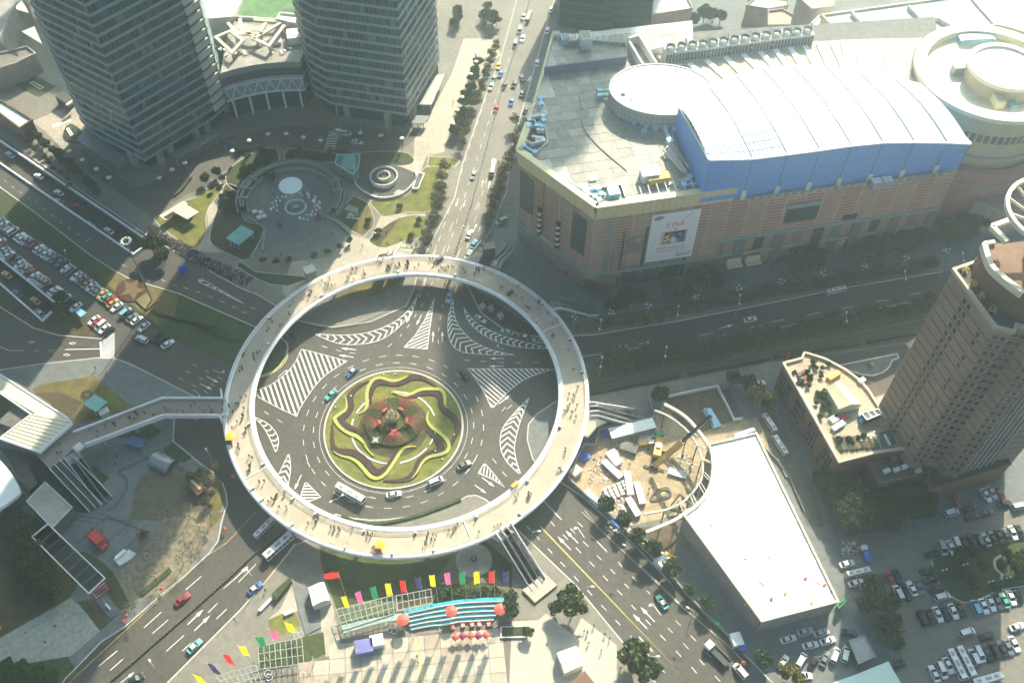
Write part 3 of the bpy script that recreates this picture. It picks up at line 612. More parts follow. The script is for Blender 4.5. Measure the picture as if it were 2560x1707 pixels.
for pts,n_ in(([(455,1165),(830,1568)],'a'),([(505,1130),(885,1530)],'b'),([(555,1090),(945,1500)],'c'),([(690,1065),(1035,1425)],'d')):
 m=MB();q0=T(0,2,*pts[0],DZ);q1=T(0,2,*pts[1],.3);m.bar((q0.x,q0.y,DZ+.4),(q1.x,q1.y,.8),.22,.7)
 tag(m.build('escalator_side_wall',OFFW),{'a':'outermost white sloping wall of the station escalator hall, beside the flat grey roof','b':'second white sloping wall of the station escalator hall','c':'third white sloping wall of the station escalators, next to the dark steps','d':'bright white sloping wall on the plaza side of the station escalators'}[n_],'escalator wall')
m=MB()
q=TP(0,2,[(455,1165),(560,1090)],DZ);r=TP(0,2,[(945,1500),(830,1568)],.1);m.add([tuple(q[0]),tuple(q[1]),tuple(r[0]),tuple(r[1])],[[0,1,2,3]]);tag(m.build('sloping_slab',PAVED),'dark sloping slab between the station escalator walls','slab')
# ================================================================ CENTRE ISLAND GARDEN
gz=.34
def bedribbon(pts,w,m,h,name,lab,taper=True):
 P=smooth_path([ZI(*p,gz)for p in pts],5);n=len(P)
 ww=[w*min(1,.25+3.2*min(i,n-1-i)/n)if taper else w for i in range(n)]
 b=MB();b.ribbon(P,ww,gz-.05,gz+h);o=b.build(name,m);return tag(o,lab,'flower bed')
Y_=[([(535,625),(600,592),(632,540),(632,440),(642,350),(680,265),(740,215),(810,212),(900,240),(980,242),(1050,218),(1105,190)],'the nest sculpture towards the top rim'),([(930,372),(1010,400),(1080,412),(1160,388),(1260,345),(1400,338),(1480,345),(1522,390),(1532,470),(1530,520),(1562,552)],'the upper right rim of the island'),([(1355,585),(1330,640),(1330,700),(1380,775),(1460,835),(1530,895),(1572,960),(1578,1010),(1555,1060),(1480,1090),(1350,1122),(1270,1190),(1215,1290),(1150,1368)],'the shaded east side of the island'),([(1205,1003),(1130,1000),(1060,1022),(1010,1080),(960,1160),(900,1250),(840,1325),(750,1368),(670,1340),(600,1262),(530,1185),(440,1132),(330,1105),(245,1055)],'the south rim of the island beside the bus'),([(712,1110),(640,1032),(590,950),(530,892),(430,850),(330,782),(275,710),(268,668),(330,620),(388,575),(400,510),(385,418)],'the west side of the island')]
P_=[([(680,520),(678,430),(692,335),(745,268),(820,255),(930,270),(1020,262),(1080,235),(1150,202),(1240,205),(1330,240),(1440,312)],'the north rim of the island'),([(1070,437),(1180,418),(1300,380),(1425,378),(1485,430),(1500,520),(1540,590),(1620,650),(1678,740),(1672,820),(1640,900),(1602,985)],'the north-east rim of the island'),([(1290,740),(1350,830),(1430,900),(1480,980),(1478,1035),(1400,1072),(1310,1112),(1240,1175),(1190,1290),(1120,1360),(1000,1392),(825,1393)],'the south-east side of the island'),([(980,1040),(930,1130),(880,1225),(800,1288),(725,1280),(645,1195),(560,1112),(460,1065),(350,1062),(270,1030),(235,940),(235,735)],'the south-west side of the island'),([(590,880),(520,810),(420,772),(345,725),(340,680),(415,605),(448,530),(438,440),(470,370),(560,292),(662,243)],'the north-west side of the island')]
for p,l in Y_:bedribbon(p,1.1,YEL,.4,'hedge_ribbon','wavy yellow-green hedge ribbon along '+l)
for p,l in P_:bedribbon(p,2.15,PURP,.28,'flower_ribbon','wavy dark purple bedding ribbon along '+l)
b=MB()
for a0,a1 in((20,100),(125,160),(168,180),(192,275),(283,325),(332,355)):
 b.ribbon([IC+Vector((13.1*cos(radians(a)),13.1*sin(radians(a)),0))for a in range(a0,a1+1,3)],.42,gz,gz+.1)
tag(b.build('gravel_ring_path',WHITE),'thin broken white gravel ring in the lawn around the red fans','path')
b=MB();b.cyl(IC,10.9,gz-.02,gz+.05,64);tag(b.build('brown_planting',GRASSB),kind='structure')
CC=Vector((-36.6,166.4,0))
b=MB();b.cyl(CC,9.3,gz,gz+.7,64,8.9);b.cyl(CC,4.3,gz+.7,gz+1.3,48,4.1,1);o=b.build('hedge_drum',[SHRUB,GRASSD]);tag(o,'round dark green hedge mound in the middle of the island','hedge')
FR=mat('fan_red',(.46,.06,.07),.5)
for i,(p,l)in enumerate((((760,520),'upper left of the nest sculpture'),((1105,505),'upper right of the nest sculpture'),((1190,735),'right of the nest sculpture'),((955,950),'below the nest sculpture, half in shade'),((665,770),'left of the nest sculpture'))):
 q=ZI(*p,.9);a=heading(CC,q);t=thing('red_fan_arbour','fan of curved red ribs '+l,'arbour',(CC.x,CC.y,gz),0,'red fans on the roundabout island')
 for k in range(9):
  aa=a+radians((k-4)*5.6);b=MB();pts=[]
  for s in range(6):
   u=s/5;r=4.6+4.9*u;z=.9+1.9*sin(pi*(.15+.75*u));ang=a+(aa-a)*(.45+.75*u);pts.append((r*cos(ang),r*sin(ang),z))
  b.tube(pts,.085,5);b.build('rib',FR,t)
 b=MB();b.box((4.3*cos(a),4.3*sin(a),.6),.8,1.6,1.6,a);b.build('fan_base',FR,t)
t=thing('nest_sculpture','white rearing figure on a golden woven nest at the heart of the island','sculpture',(CC.x,CC.y,gz))
GOLD=mat('nest_gold',(.50,.34,.14),.6,.2,2);rnd=random.Random(3)
b=MB()
for k in range(46):
 a0=rnd.uniform(0,2*pi);a1=a0+rnd.uniform(1.2,2.8);r0=rnd.uniform(1.4,2.1);zz=rnd.uniform(2.6,4.0)
 b.tube([(r0*cos(a0+(a1-a0)*s/5),r0*sin(a0+(a1-a0)*s/5),zz+.4*sin(s*1.3))for s in range(6)],.09,4)
b.build('woven_nest',GOLD,t)
b=MB();b.cyl((0,0,0),1.1,.6,3.0,16,.8);b.cyl((0,0,0),2.4,.8,1.2,24);b.build('pedestal',CONCD,t)
b=MB();b.ball((0,.0,5.0),.75,.55,.9,12,8);b.ball((0,.1,6.2),.5,.5,.55,10,8);b.tube([(0,.2,6.4),(-.3,.4,6.9),(-.5,.4,7.4),(-.35,.3,7.9)],.18,6,r2=.07)
for s in(-1,1):b.tube([(s*.4,0,4.7),(s*.9,.2,4.2),(s*1.0,.2,3.8)],.24,6,r2=.14);b.tube([(s*.6,0,5.5),(s*1.1,.2,5.9),(s*1.2,.3,6.3)],.18,6,r2=.1);b.ball((s*.5,.1,6.35),.28,.08,.34,8,6)
b.build('white_figure',mat('statue_white',(.62,.58,.50),.5,.1,2),t,True)
rnd=random.Random(5);b=MB()
for k in range(170):
 a=rnd.uniform(0,2*pi);r=rnd.uniform(3.6,5.2);b.ball((CC.x+r*cos(a),CC.y+r*sin(a),rnd.uniform(1.2,2.4)),rnd.uniform(.15,.4),n=5,m=4,jit=.3)
o=b.build('bronze_foliage',mat('bronze_leaves',(.20,.13,.06),.9,.4,2));tag(o,'bronze and brown planting around the foot of the nest sculpture','planting',kind='stuff')
b=MB();b.ball((0,0,.25),.32,n=8,m=6);dm=b.mesh('floodlight',WHITE)
for(x,y,l)in((448,418,'in the purple bed at the north-west'),(825,172,'near the north rim'),(960,165,'beside the small shrub at the north rim'),(1422,1052,'in the purple bed at the south-east'),(1504,1148,'on the lawn at the south-east rim'),(1640,862,'on the shaded east lawn'),(270,545,'on the west lawn')):
 q=ZI(x,y,gz);tag(link('floodlight',dm,None,q),'small round white floodlight '+l+' of the island','floodlight','floodlights on the island lawn')
q=ZI(735,925,1.1);b=MB()
b.box((q.x,q.y,.9),3.0,2.6,.5,.1,1);b.box((q.x,q.y,1.4),.9,.9,.12,.8,0);b.bar((q.x-.9,q.y-.9,1.5),(q.x+.9,q.y+.9,1.5),.25,.1);b.bar((q.x-.9,q.y+.9,1.5),(q.x+.9,q.y-.9,1.5),.25,.1);tag(b.build('square_planter',[OFFW,SHRUB]),'square green planter with pale cross frame at the south-west of the hedge mound','planter')
b=MB()
for k in range(10):q=ZI(585+k*6,955+k*6,.5);b.bar((q.x,q.y,.5),(q.x+.1,q.y,1.8),.06,.06)
tag(b.build('reed_row',YEL),'row of pale reeds beside the square planter on the island','reeds')
kerb(smooth_path(TP(1,2,[(0,335),(130,300),(230,230),(285,150),(290,80)]),3),.15,m=YLINE)
b=MB();b.ribbon(smooth_path(TP(1,3,[(790,35),(900,85),(1060,108),(1200,98),(1400,58),(1590,2)],0),3),.9,.1,.65);b.ribbon(smooth_path(TP(1,2,[(1590,1560),(1720,1515),(1880,1452)],0),2),.9,.1,.65)
tag(b.build('hedge',SHRUB),'low dark curved hedge between the roundabout and the south arc of the footbridge','hedge')
b=MB();b.ribbon(smooth_path(TP(1,1,[(400,1380),(560,1432),(720,1438),(900,1410),(1080,1340),(1230,1260)]),3),.12,.6,.7)
for k in range(24):
 p=smooth_path(TP(1,1,[(400,1380),(560,1432),(720,1438),(900,1410),(1080,1340),(1230,1260)]),4);q=p[k%len(p)];b.box((q.x,q.y,.1),.08,.08,.6)
tag(b.build('guard_railing',METAL),'thin guard railing curving along the pavement edge at the north-west corner','railing')
# ================================================================ helpers for walls
def ray(x,y):
 r=Vector((x-PX,y-PY,FPX));return Vector((r.dot(_X),r.dot(_Y),r.dot(UP)))
def Hz(xy,x,y):
 """height at which the pixel ray passes nearest to the vertical line at xy"""
 a=ray(x,y);t=(a.x*xy[0]+a.y*xy[1])/(a.x**2+a.y**2);return CAMH+a.z*t
class Wall:
 def __init__(s,p0,p1):
  s.p0=Vector((p0[0],p0[1],0));s.p1=Vector((p1[0],p1[1],0));s.d=(s.p1-s.p0).normalized();s.L=(s.p1-s.p0).length
  s.n=Vector((s.d.y,-s.d.x,0))
  s.rz=atan2(s.d.y,s.d.x)
 def px(s,x,y):
  a=ray(x,y);t=s.n.dot(s.p0-Vector((0,0,CAMH)))/s.n.dot(a);p=a*t+Vector((0,0,CAMH));return((p-s.p0).dot(s.d),p.z)
 def pt(s,u,z,o=0.0):p=s.p0+s.d*u+s.n*o;return Vector((p.x,p.y,z))
 def slab(s,m,u0,u1,z0,z1,o0,o1,mi=0):
  """box on the wall from u0..u1, z0..z1, standing o0..o1 in front of it"""
  v=[s.pt(u,z,o)for o in(o0,o1)for z in(z0,z1)for u in(u0,u1)]
  m.add(v,[[0,2,3,1],[4,5,7,6],[0,1,5,4],[2,6,7,3],[0,4,6,2],[1,3,7,5]],mi);return m
def shrink(poly,k):
 c=sum((Vector((p[0],p[1],0))for p in poly),Vector())/len(poly)
 return[Vector((p[0],p[1],0))+(c-Vector((p[0],p[1],0))).normalized()*k for p in poly]
def ccw(poly):
 n=len(poly);a=sum(poly[i][0]*poly[(i+1)%n][1]-poly[(i+1)%n][0]*poly[i][1]for i in range(n));return list(poly)if a>0 else list(poly)[::-1]
 # ================================================================ TWIN GLASS TOWERS
GL=[mat('facade_glass_a',(.040,.068,.078),.16,spec=.7),mat('facade_glass_b',(.075,.115,.128),.22,spec=.6),mat('facade_glass_c',(.024,.036,.042),.12,spec=.7),mat('facade_glass_d',(.13,.16,.155),.3)]
SPN=mat('spandrel_glass',(.24,.33,.33),.3,.05,.3);MUL=mat('mullion',(.30,.34,.34),.4)
def glass_tower(label,poly,z0,z1,fh=3.9,pane=1.55,zoff=0.0,seed=1):
 poly=[Vector((p[0],p[1],0))for p in ccw(poly)];n=len(poly);rn=random.Random(seed)
 t=thing('office_tower',label,'office tower',(0,0,0))
 core=MB();core.prism(shrink(poly,.9),z0-.3,z1,0,0,True);core.build('core',DARK,t)
 lob=shrink(poly,3.2);m=MB();m.prism(lob,.1,z0,0,0);m.build('lobby',GLASSD,t)
 for i in range(n):
  if(lob[i]-lob[(i+1)%n]).length>12:
   for k in range(2):p=lob[i].lerp(lob[(i+1)%n],.2+.6*k)+(poly[i]-lob[i])*.6;m=MB();m.box((p.x,p.y,.1),2.2,2.2,z0-.1,heading(lob[i],lob[(i+1)%n]));m.build('column',CONC,t)
 z=z0+zoff;f=0
 while z<z1-1:
  top=min(z+fh,z1);near=z<110
  g=MB();s=MB()
  P1=poly
  o=len(s.v)
  for i in range(n):
   a,b=P1[i],P1[(i+1)%n];d=(b-a).normalized();nn=Vector((d.y,-d.x,0))
   w=Wall(a,b);w.slab(s,-.12,w.L+.12,z-.05,z+1.05,-.5,.22)
   facing=(a+b).dot(nn)<0 or True
   k=max(1,int(w.L/(pane if near else pane*4)))
   for j in range(k):
    u0,u1=w.L*j/k,w.L*(j+1)/k;mi=rn.choices((0,1,2,3),(6,4,4,.8))[0]
    g.add([w.pt(u0+.05,z+1.0,-.05),w.pt(u1-.05,z+1.0,-.05),w.pt(u1-.05,top,-.32),w.pt(u0+.05,top,-.32)],[[0,1,2,3]],mi)
    if near:g.add([w.pt(u0-.05,z+1.0,.02),w.pt(u0+.05,z+1.0,.02),w.pt(u0+.05,top,-.2),w.pt(u0-.05,top,-.2)],[[0,1,2,3]],4)
  tag(g.build('window_band',GL+[MUL],t),kind='stuff');s.build('spandrel',SPN,t)
  z+=fh;f+=1
 m=MB();m.prism(poly,z1,z1+3,0,0);m.build('crown',SPN,t)
 return t
LT=[(-163.2,291.9),(-138.6,276.4),(-117.7,300.9),(-113.5,309),(-120,330),(-145,342),(-166,316),(-169,299)]
RT=[(-79.4,313.8),(-72.5,308.4),(-42.1,302.3),(-31.5,336.4),(-38,352),(-66,357),(-79.5,350),(-83.5,322)]
glass_tower('green glass office tower at the far left with its corner pointing at the viewer',LT,6,246,seed=2)
glass_tower('green glass office tower beside the avenue, right-hand one of the two',RT,8,246,seed=5)
w=Wall((-117.7,300.9),(-113.5,309));m=MB()
FINM=mat('fin_cream',(.62,.60,.50),.5)
t=thing('corner_fins','stack of cream sunlit fins up the podium-side corner of the left glass tower','facade fins')
for k in range(17):
 z=9+k*3.9;m=MB();w.slab(m,1.0,7.5,z,z+2.6,.3,1.1);m.build('fin',FINM,t)
def canopy(label,pts,z,m_=None,n=9):
 t=thing('glass_canopy',label,'canopy');P=[Vector(p)for p in pts];b=MB();b.prism(P,z,z+.25,0,0,True);b.build('roof_pane',m_ or mat('canopy_glass',(.16,.22,.21),.2),t)
 for k in range(n+1):
  u=k/n;a=P[0].lerp(P[1],u);c=P[3].lerp(P[2],u);b=MB();b.bar((a.x,a.y,z+.34),(c.x,c.y,z+.34),.18,.18);b.build('beam',METAL,t)
 for u in(.05,.5,.95):q=P[3].lerp(P[2],u);b=MB();b.cyl((q.x,q.y),.2,.1,z,8);b.build('post',METAL,t)
canopy('long ribbed glass canopy along the left foot of the left tower',TP(0,0,[(800,1160),(1180,1490),(1090,1545),(710,1290)],5),4.8,n=16)
canopy('ribbed glass canopy under the right foot of the left tower',TP(0,0,[(1560,1410),(1990,1215),(2000,1250),(1600,1470)],5),4.8,n=14)
canopy('ribbed glass canopy over the entrance of the right-hand tower',TP(1,0,[(735,1065),(1190,1120),(1180,1170),(730,1115)],5),4.8,n=14)
canopy('long slatted canopy beside the right-hand tower along the sunny walk',TP(1,0,[(1585,700),(1730,690),(1610,970),(1460,965)],4),4,mat('slat_canopy',(.45,.43,.36),.5),18)
canopy('lower slatted canopy at the near end of the sunny walk',TP(1,0,[(1480,1065),(1590,1070),(1540,1140),(1430,1140)],3),3,n=8)
for(p,l)in((T(0,0,1915,1200),'under the right end of the left tower canopy'),(T(0,0,1580,1410),'under the left end of the left tower canopy'),(T(1,0,765,1040),'at the left end of the right-hand tower entrance'),(T(1,0,1155,1095),'at the right end of the right-hand tower entrance'),(T(0,0,1215,1460),'left of the front corner of the left tower')):
 b=MB();b.box((p.x,p.y,.1),2.4,2.4,6.4,.3);tag(b.build('stone_pylon',CONC),'square pale stone pylon '+l,'pylon')
t=thing('podium_building','curved podium building with white zigzag truss between the two glass towers','podium')
def arcpts(pa,pb,pc,n=16):
 """points on the circle through three points"""
 ax,ay=pa[0],pa[1];bx_,by=pb[0],pb[1];cx,cy=pc[0],pc[1]
 d=2*(ax*(by-cy)+bx_*(cy-ay)+cx*(ay-by))
 ux=((ax*ax+ay*ay)*(by-cy)+(bx_*bx_+by*by)*(cy-ay)+(cx*cx+cy*cy)*(ay-by))/d;uy=((ax*ax+ay*ay)*(cx-bx_)+(bx_*bx_+by*by)*(ax-cx)+(cx*cx+cy*cy)*(bx_-ax))/d
 r=hypot(ax-ux,ay-uy);a0=atan2(ay-uy,ax-ux);a1=atan2(by-uy,bx_-ux);a2=atan2(cy-uy,cx-ux)
 def un(a,ref):
  while a-ref>pi:a-=2*pi
  while a-ref<-pi:a+=2*pi
  return a
 a1=un(a1,a0);a2=un(a2,a1);return[Vector((ux+r*cos(a0+(a2-a0)*i/n),uy+r*sin(a0+(a2-a0)*i/n),0))for i in range(n+1)]
pf=arcpts(T(0,0,2130,1090,0),T(1,0,40,1020,0),T(1,0,480,985,0),14)
front=[p for p in pf]
back=[Vector((-80,345,0)),Vector((-84,356,0)),Vector((-116,350,0)),Vector((-113,309,0))]
m=MB();m.prism([p+Vector((0,.6,0))for p in front]+back,.1,8.0,0,0);m.build('ground_floor',GLASSD,t)
m=MB();m.prism(front+back,8.0,8.6,0,0,True);m.build('ledge',WHITE,t)
m=MB();m.prism([p+Vector((0,.5,0))for p in front]+back,8.6,14.0,0,0);m.build('glazed_floor',mat('podium_glass',(.16,.21,.21),.25,spec=.5),t)
m=MB();m.prism([p+Vector((0,.0,0))for p in front]+back,14.0,14.6,0,0,True);m.build('ledge',WHITE,t)
m=MB();m.prism([p+Vector((0,1.6,0))for p in front]+back,14.6,19,0,0);m.build('terrace_floor',mat('podium_maroon',(.07,.05,.05),.5,.4,.6),t)
m=MB();m.prism([p+Vector((0,.6,0))for p in front]+back,19,21.5,0,1);m.build('roof_slab',[CONC,mat('podium_grey',(.24,.27,.26),.5)],t)
TR_=mat('truss_white',(.66,.72,.70),.5)
NF=len(front)-1
for k in range(NF):
 a,b_=front[k],front[k+1]
 if k%2==0:m=MB();mid=front[k+1];m.bar((a.x,a.y-.3,14.0),(mid.x,mid.y-.3,8.8),.55,.4);m.build('truss_diagonal',TR_,t)
 else:m=MB();m.bar((a.x,a.y-.3,8.8),(b_.x,b_.y-.3,14.0),.55,.4);m.build('truss_diagonal',TR_,t)
for z in(8.7,14.2):m=MB();m.ribbon([p+Vector((0,-.35,0))for p in front],.5,z,z+.6);m.build('truss_chord',TR_,t)
m=MB()
for k in range(NF*5+1):
 u=k/5;i=min(NF-1,int(u));p=front[i].lerp(front[i+1],u-i);m.bar((p.x,p.y+.35,8.6),(p.x,p.y+.35,14),.12,.12)
tag(m.build('mullion_row',TR_,t),kind='stuff')
for k in range(1,NF,3):
 p=front[k];m=MB();m.cyl((p.x,p.y-.2),.45,.1,8,10);m.build('column',TR_,t)
t2=thing('roof_pergola','zigzag of broad cream beams over the podium roof terrace','pergola')
PG=mat('pergola_cream',(.66,.56,.44),.6,.05,.5)
def wpl(pts,z):return[T(c,0,x,y,z)for c,x,y in pts]
for k,pts in enumerate(([(0,2090,210),(0,2180,310),(1,60,310),(1,240,200),(1,-20,180)],[(0,1980,340),(0,2130,480),(0,2230,370),(0,2110,285)],[(1,-40,345),(1,120,420),(1,260,230)],[(1,-20,360),(1,60,300)],[(0,2200,170),(0,2230,300)],[(1,90,210),(1,40,290)],[(0,2240,290),(0,2330,330)])):
 m=MB();m.ribbon(wpl(pts,25),1.3,24.4,25.1,closed=(k==1));m.build('beam',PG,t2)
for c,x,y in((0,2130,480),(1,120,420),(1,270,230),(0,2090,210)):q=T(c,0,x,y,25);m=MB();m.box((q.x,q.y,21.5),.7,.7,3.0);m.build('post',CONC,t2)
for c,x,y,sx,sy,h,l in((1,200,400,3,2.4,1.2,'white box on the podium terrace below the pergola point'),(1,355,370,5,6,3,'grey rooftop room at the tower end of the podium'),(1,300,280,4,3,2,'rooftop plant unit beside the pergola')):
 q=T(c,0,x,y,21.5);m=MB();m.box((q.x,q.y,21.5),sx,sy,h,.2);m.box((q.x,q.y,21.5+h),sx+.3,sy+.3,.2,.2);tag(m.build('rooftop_unit',OFFW),l,'rooftop unit')
rn=random.Random(11);tb=MB();tb.cyl((0,0,0),.5,.6,.68,10);tb.cyl((0,0,0),.06,0,.6,6);tb.box((.75,0,0),.35,.35,.45);tb.box((-.75,0,0),.35,.35,.45);tbm=tb.mesh('cafe_table',OFFW)
for k in range(22):
 c,x,y=rn.choice([(1,rn.uniform(150,330),rn.uniform(455,500)),(0,rn.uniform(1930,2100),rn.uniform(440,540)),(0,rn.uniform(2150,2260),rn.uniform(470,510))])
 q=T(c,0,x,y,21.5);tag(link('cafe_table',tbm,None,q,rn.uniform(0,3)),'small pale cafe table with two stools on the podium roof terrace','table','tables on the podium terrace')
def slab(name,label,cat,pts,z,mt,ms=None,z0=.1,extras=None):
 m=MB();m.prism(pts,z0,z,0,1);t=thing(name,label,cat);m.build('walls_and_roof',[mt,ms or CONC],t)
 P=ccw(pts);e=MB();e.ribbon(P,.5,z,z+.8,closed=True);e.build('parapet',ms or CONC,t);return t
slab('hall','wide white curved-roof hall behind the podium beside the left tower','hall',[T(0,0,1740,-60,23),T(0,0,1830,190,23),T(0,0,2150,165,23),T(0,0,2260,-60,23)],23,WHITE,OFFW)
slab('hall','green planted roof behind the podium beside the right-hand tower','hall',[T(0,0,2270,-60,22),T(0,0,2165,165,22),T(1,0,200,190,22),T(1,0,420,170,22),T(1,0,400,-60,22)],22,mat('green_roof',(.12,.22,.10),.9,.3,.3),OFFW)
slab('annex','small pale roof just left of the right-hand tower above the pergola','annex',TP(1,0,[(190,185),(225,130),(410,150),(415,235)],25),25,WHITE,OFFW)
slab('low_building','low grey building with a long curved edge at the top left','building',TP(0,0,[(-200,360),(0,360),(140,60),(230,0),(230,-100),(-200,-100)],12),12,CONC,CONC)
slab('low_building','grey flat roof beyond the paved court left of the left tower','building',TP(0,0,[(-200,530),(0,500),(250,440),(330,500),(150,590),(0,635),(-200,690)],9),9,PAVE,CONC)
slab('low_building','long pale green roof at the left edge beside the ramp','building',TP(0,0,[(-120,880),(30,945),(300,1110),(185,1185),(0,1045),(-120,970)],7),7,mat('pale_green_roof',(.50,.62,.54),.5,.05,.4),BROWN)
for pts,l in(([(145,60),(200,0),(265,120),(150,85)],'upper cream triangle canopy left of the left tower'),([(200,290),(315,245),(385,405)],'lower cream triangle canopy left of the left tower')):
 m=MB();m.prism(TP(0,0,pts,20),19.4,20,0,0,True);tag(m.build('triangle_canopy',CREAM),l,'canopy')
m=MB();m.prism(TP(0,0,[(505,885),(600,835),(640,860),(660,905),(610,955)],4),.1,4,0,0);tag(m.build('kiosk',PAVED),'dark wedge-shaped kiosk at the edge of the sunlit forecourt','kiosk')
m=MB();m.prism(TP(0,0,[(600,960),(680,900),(680,930),(620,965)],4.5),3.6,4.5,0,0,True);tag(m.build('kiosk_roof',CREAM),'cream strip roof on the front of the dark wedge kiosk','canopy')
m=MB();m.prism(smooth_path(TP(0,0,[(585,1200),(640,1135),(700,1160),(745,1200),(760,1260),(720,1300),(640,1290),(590,1250)],1),2,True),.1,1.0,0,1);m.ribbon(TP(0,0,[(615,1190),(650,1250),(668,1240),(630,1180)],1),.5,1.0,1.3,2,True);tag(m.build('planter_island',[SHRUB,BROWN,WHITE]),'oval planted island with white frame on the sunlit forecourt','planter')
b=MB();b.ribbon(TP(0,0,[(275,762),(300,752),(400,808),(370,822)]),.4,.14,.2,closed=True);tag(b.build('court_marking',WHITE),'white outlined rectangle on the dark lawn at the left','marking')
# ================================================================ MALL
A_=Vector((25.9,221.9,0));L_=Vector((1.5,246.8,0));B_=Vector((148.5,248.6,0));E_=Vector((70.9,232.1,0));K_=Vector((13.0,311.0,0));KB=Vector((62,318,0));BK=Vector((160,330,0))
mall=thing('shopping_mall','shopping mall with banded brick walls, gold cornice and grey flat roof','shopping mall')
BR=mat('brick_red',(.34,.125,.075),.8,.10,.6);BRP=mat('brick_pale',(.34,.21,.14),.8,.08,.6);LEDG=mat('ledge_beige',(.50,.37,.27),.7,.05,.5)
GOLDC=mat('gold_panel',(.58,.50,.25),.55,.07,.4);ROOFM=mat('roof_slab',(.37,.375,.34),.85,.16,.45,w2=(.12,.72));ROOFJ=mat('roof_joint',(.50,.50,.46),.8,.1,.5)
GRN=mat('green_band',(.22,.31,.28),.5,.06,.5)
body=[A_,B_,BK,KB,K_,L_]
m=MB();m.prism(shrink(body,.6),.1,37.0,0,1);m.build('structure',[CONCD,BRP],mall)
m=MB();m.prism(shrink([A_,E_,E_+Vector((-4,9,0)),Vector((62,262,0)),Vector((66,322,0)),K_,L_],.9),37.0,39.6,0,1);m.build('roof',[ROOFJ,CONC],mall)
roofpoly=shrink([A_,E_,E_+Vector((-4,9,0)),Vector((62,262,0)),Vector((66,322,0)),K_,L_],1.6)
wA=Wall(L_,A_);wB=Wall(A_,B_);wC=Wall(K_,L_)
sl={};rn=random.Random(4);ds=Vector((.976,.22,0));dn_=Vector((-.22,.976,0));RM=[mat('roof_slab_%s'%c,col,.6,.15,.5,w2=(.3,.75))for c,col in(('a',(.28,.265,.225)),('b',(.22,.215,.185)),('c',(.34,.32,.27)))]
for i in range(-2,18):
 for j in range(0,24):
  c=A_+ds*(i*4.6-16)+dn_*(j*4.3+1.5)
  cs=[c+ds*a+dn_*b_ for a,b_ in((-2.22,-2.07),(2.22,-2.07),(2.22,2.07),(-2.22,2.07))]
  if all(inside(q,roofpoly)for q in cs):
   k=rn.choice((0,0,1,2))
   if k not in sl:x=MB();x.box((0,0,0),4.5,4.2,.1);sl[k]=x.mesh('roof_slab',RM[k])
   link('roof_slab',sl[k],mall,(c.x,c.y,39.6+rn.uniform(0,.05)),atan2(ds.y,ds.x))
def clad(w,u0,u1,z0,z1,bay=6.6,step=1.42,skip=(),phase=0,ledge=True,alt=None):
 n=max(1,round((u1-u0)/bay));
 for k in range(n):
  a=u0+(u1-u0)*k/n;b_=u0+(u1-u0)*(k+1)/n;mid=(a+b_)/2
  x=MB();w.slab(x,a+.12,b_-.12,z0,z1,-.3,.0);x.build('cladding_bay',BR if(k+phase)%2 else BRP,mall)
  x=MB();w.slab(x,a-.16,a+.16,z0,z1,-.3,.22);x.build('pilaster',LEDG,mall)
 z=z0+.5
 while ledge and z<z1-.2:
  x=MB();w.slab(x,u0,u1,z,z+.36,-.1,.3);x.build('ledge',LEDG,mall);z+=step
clad(wB,0,45.5,8.5,35.0);clad(wB,45.6,wB.L,16.5,35.6,phase=1)
clad(wA,0,11.5,8.5,35,bay=5.8);clad(wA,19.5,wA.L,8.5,35,bay=5.0)
clad(wC,0,wC.L,8.5,36,bay=8,step=2.8)
for w,u0,u1,z0,z1 in((wB,0,wB.L,7.2,8.5),(wA,0,11.5,7.2,8.5),(wA,19.5,wA.L,7.2,8.5),(wB,45.6,wB.L,15.2,16.5)):
 x=MB();w.slab(x,u0,u1,z0,z1,-.2,.55);x.build('green_band',GRN,mall)
PLS=mat('plinth_stone',(.24,.22,.17),.8,.1,.5)
for w,u0,u1 in((wB,0,12),(wB,38.5,45.6),(wA,19.5,wA.L),(wA,0,11.5)):x=MB();w.slab(x,u0,u1,.1,7.2,-.3,.05);x.build('plinth_wall',PLS,mall)
def wq(w,c,r,pts):return[w.px(640*c+a/3.672,TR[r]+b_/3.672)for a,b_ in pts]
def pane(w,c,r,pts,m_,name,o0=.05,o1=.12,par=mall):
 q=wq(w,c,r,pts);us=[a[0]for a in q];zs=[a[1]for a in q];x=MB()
 u0=sum(sorted(us)[:2])/2;u1=sum(sorted(us)[2:])/2;z0=sum(sorted(zs)[:2])/2;z1=sum(sorted(zs)[2:])/2
 w.slab(x,u0,u1,z0,z1,o0,o1);return x.build(name,m_,par),(u0,u1,z0,z1)
SCR=mat('screen_dark',(.035,.05,.05),.5)
for pts in([(85,0),(210,90),(190,400),(78,320)],[(570,360),(695,460),(665,780),(545,690)]):pane(wA,2,1,pts,SCR,'dark_screen',.25,.5)
pane(wB,2,1,[(870,440),(965,425),(915,960),(830,975)],mat('window_grey',(.09,.11,.11),.3),'window_column',.0,.12)
for k in range(19):
 z=9.2+k*1.36;x=MB();q0=wq(wB,2,1,[(850,700),(940,685)]);wB.slab(x,q0[0][0],q0[1][0],z,z+.3,.12,.3);x.build('window_bar',METAL,mall)
for pts in([(1025,550),(1045,548),(985,930),(965,935)],[(1230,515),(1255,512),(1190,890),(1165,895)],[(960,965),(985,962),(972,1070),(950,1075)],[(1155,935),(1185,930),(1170,1035),(1145,1040)],[(1350,930),(1385,925),(1360,1000),(1335,1005)],[(1375,815),(1395,812),(1380,860),(1365,865)],[(1565,785),(1590,780),(1560,960),(1535,965)]):
 pane(wB,2,1,pts,DARK,'dark_slot',.3,.45)
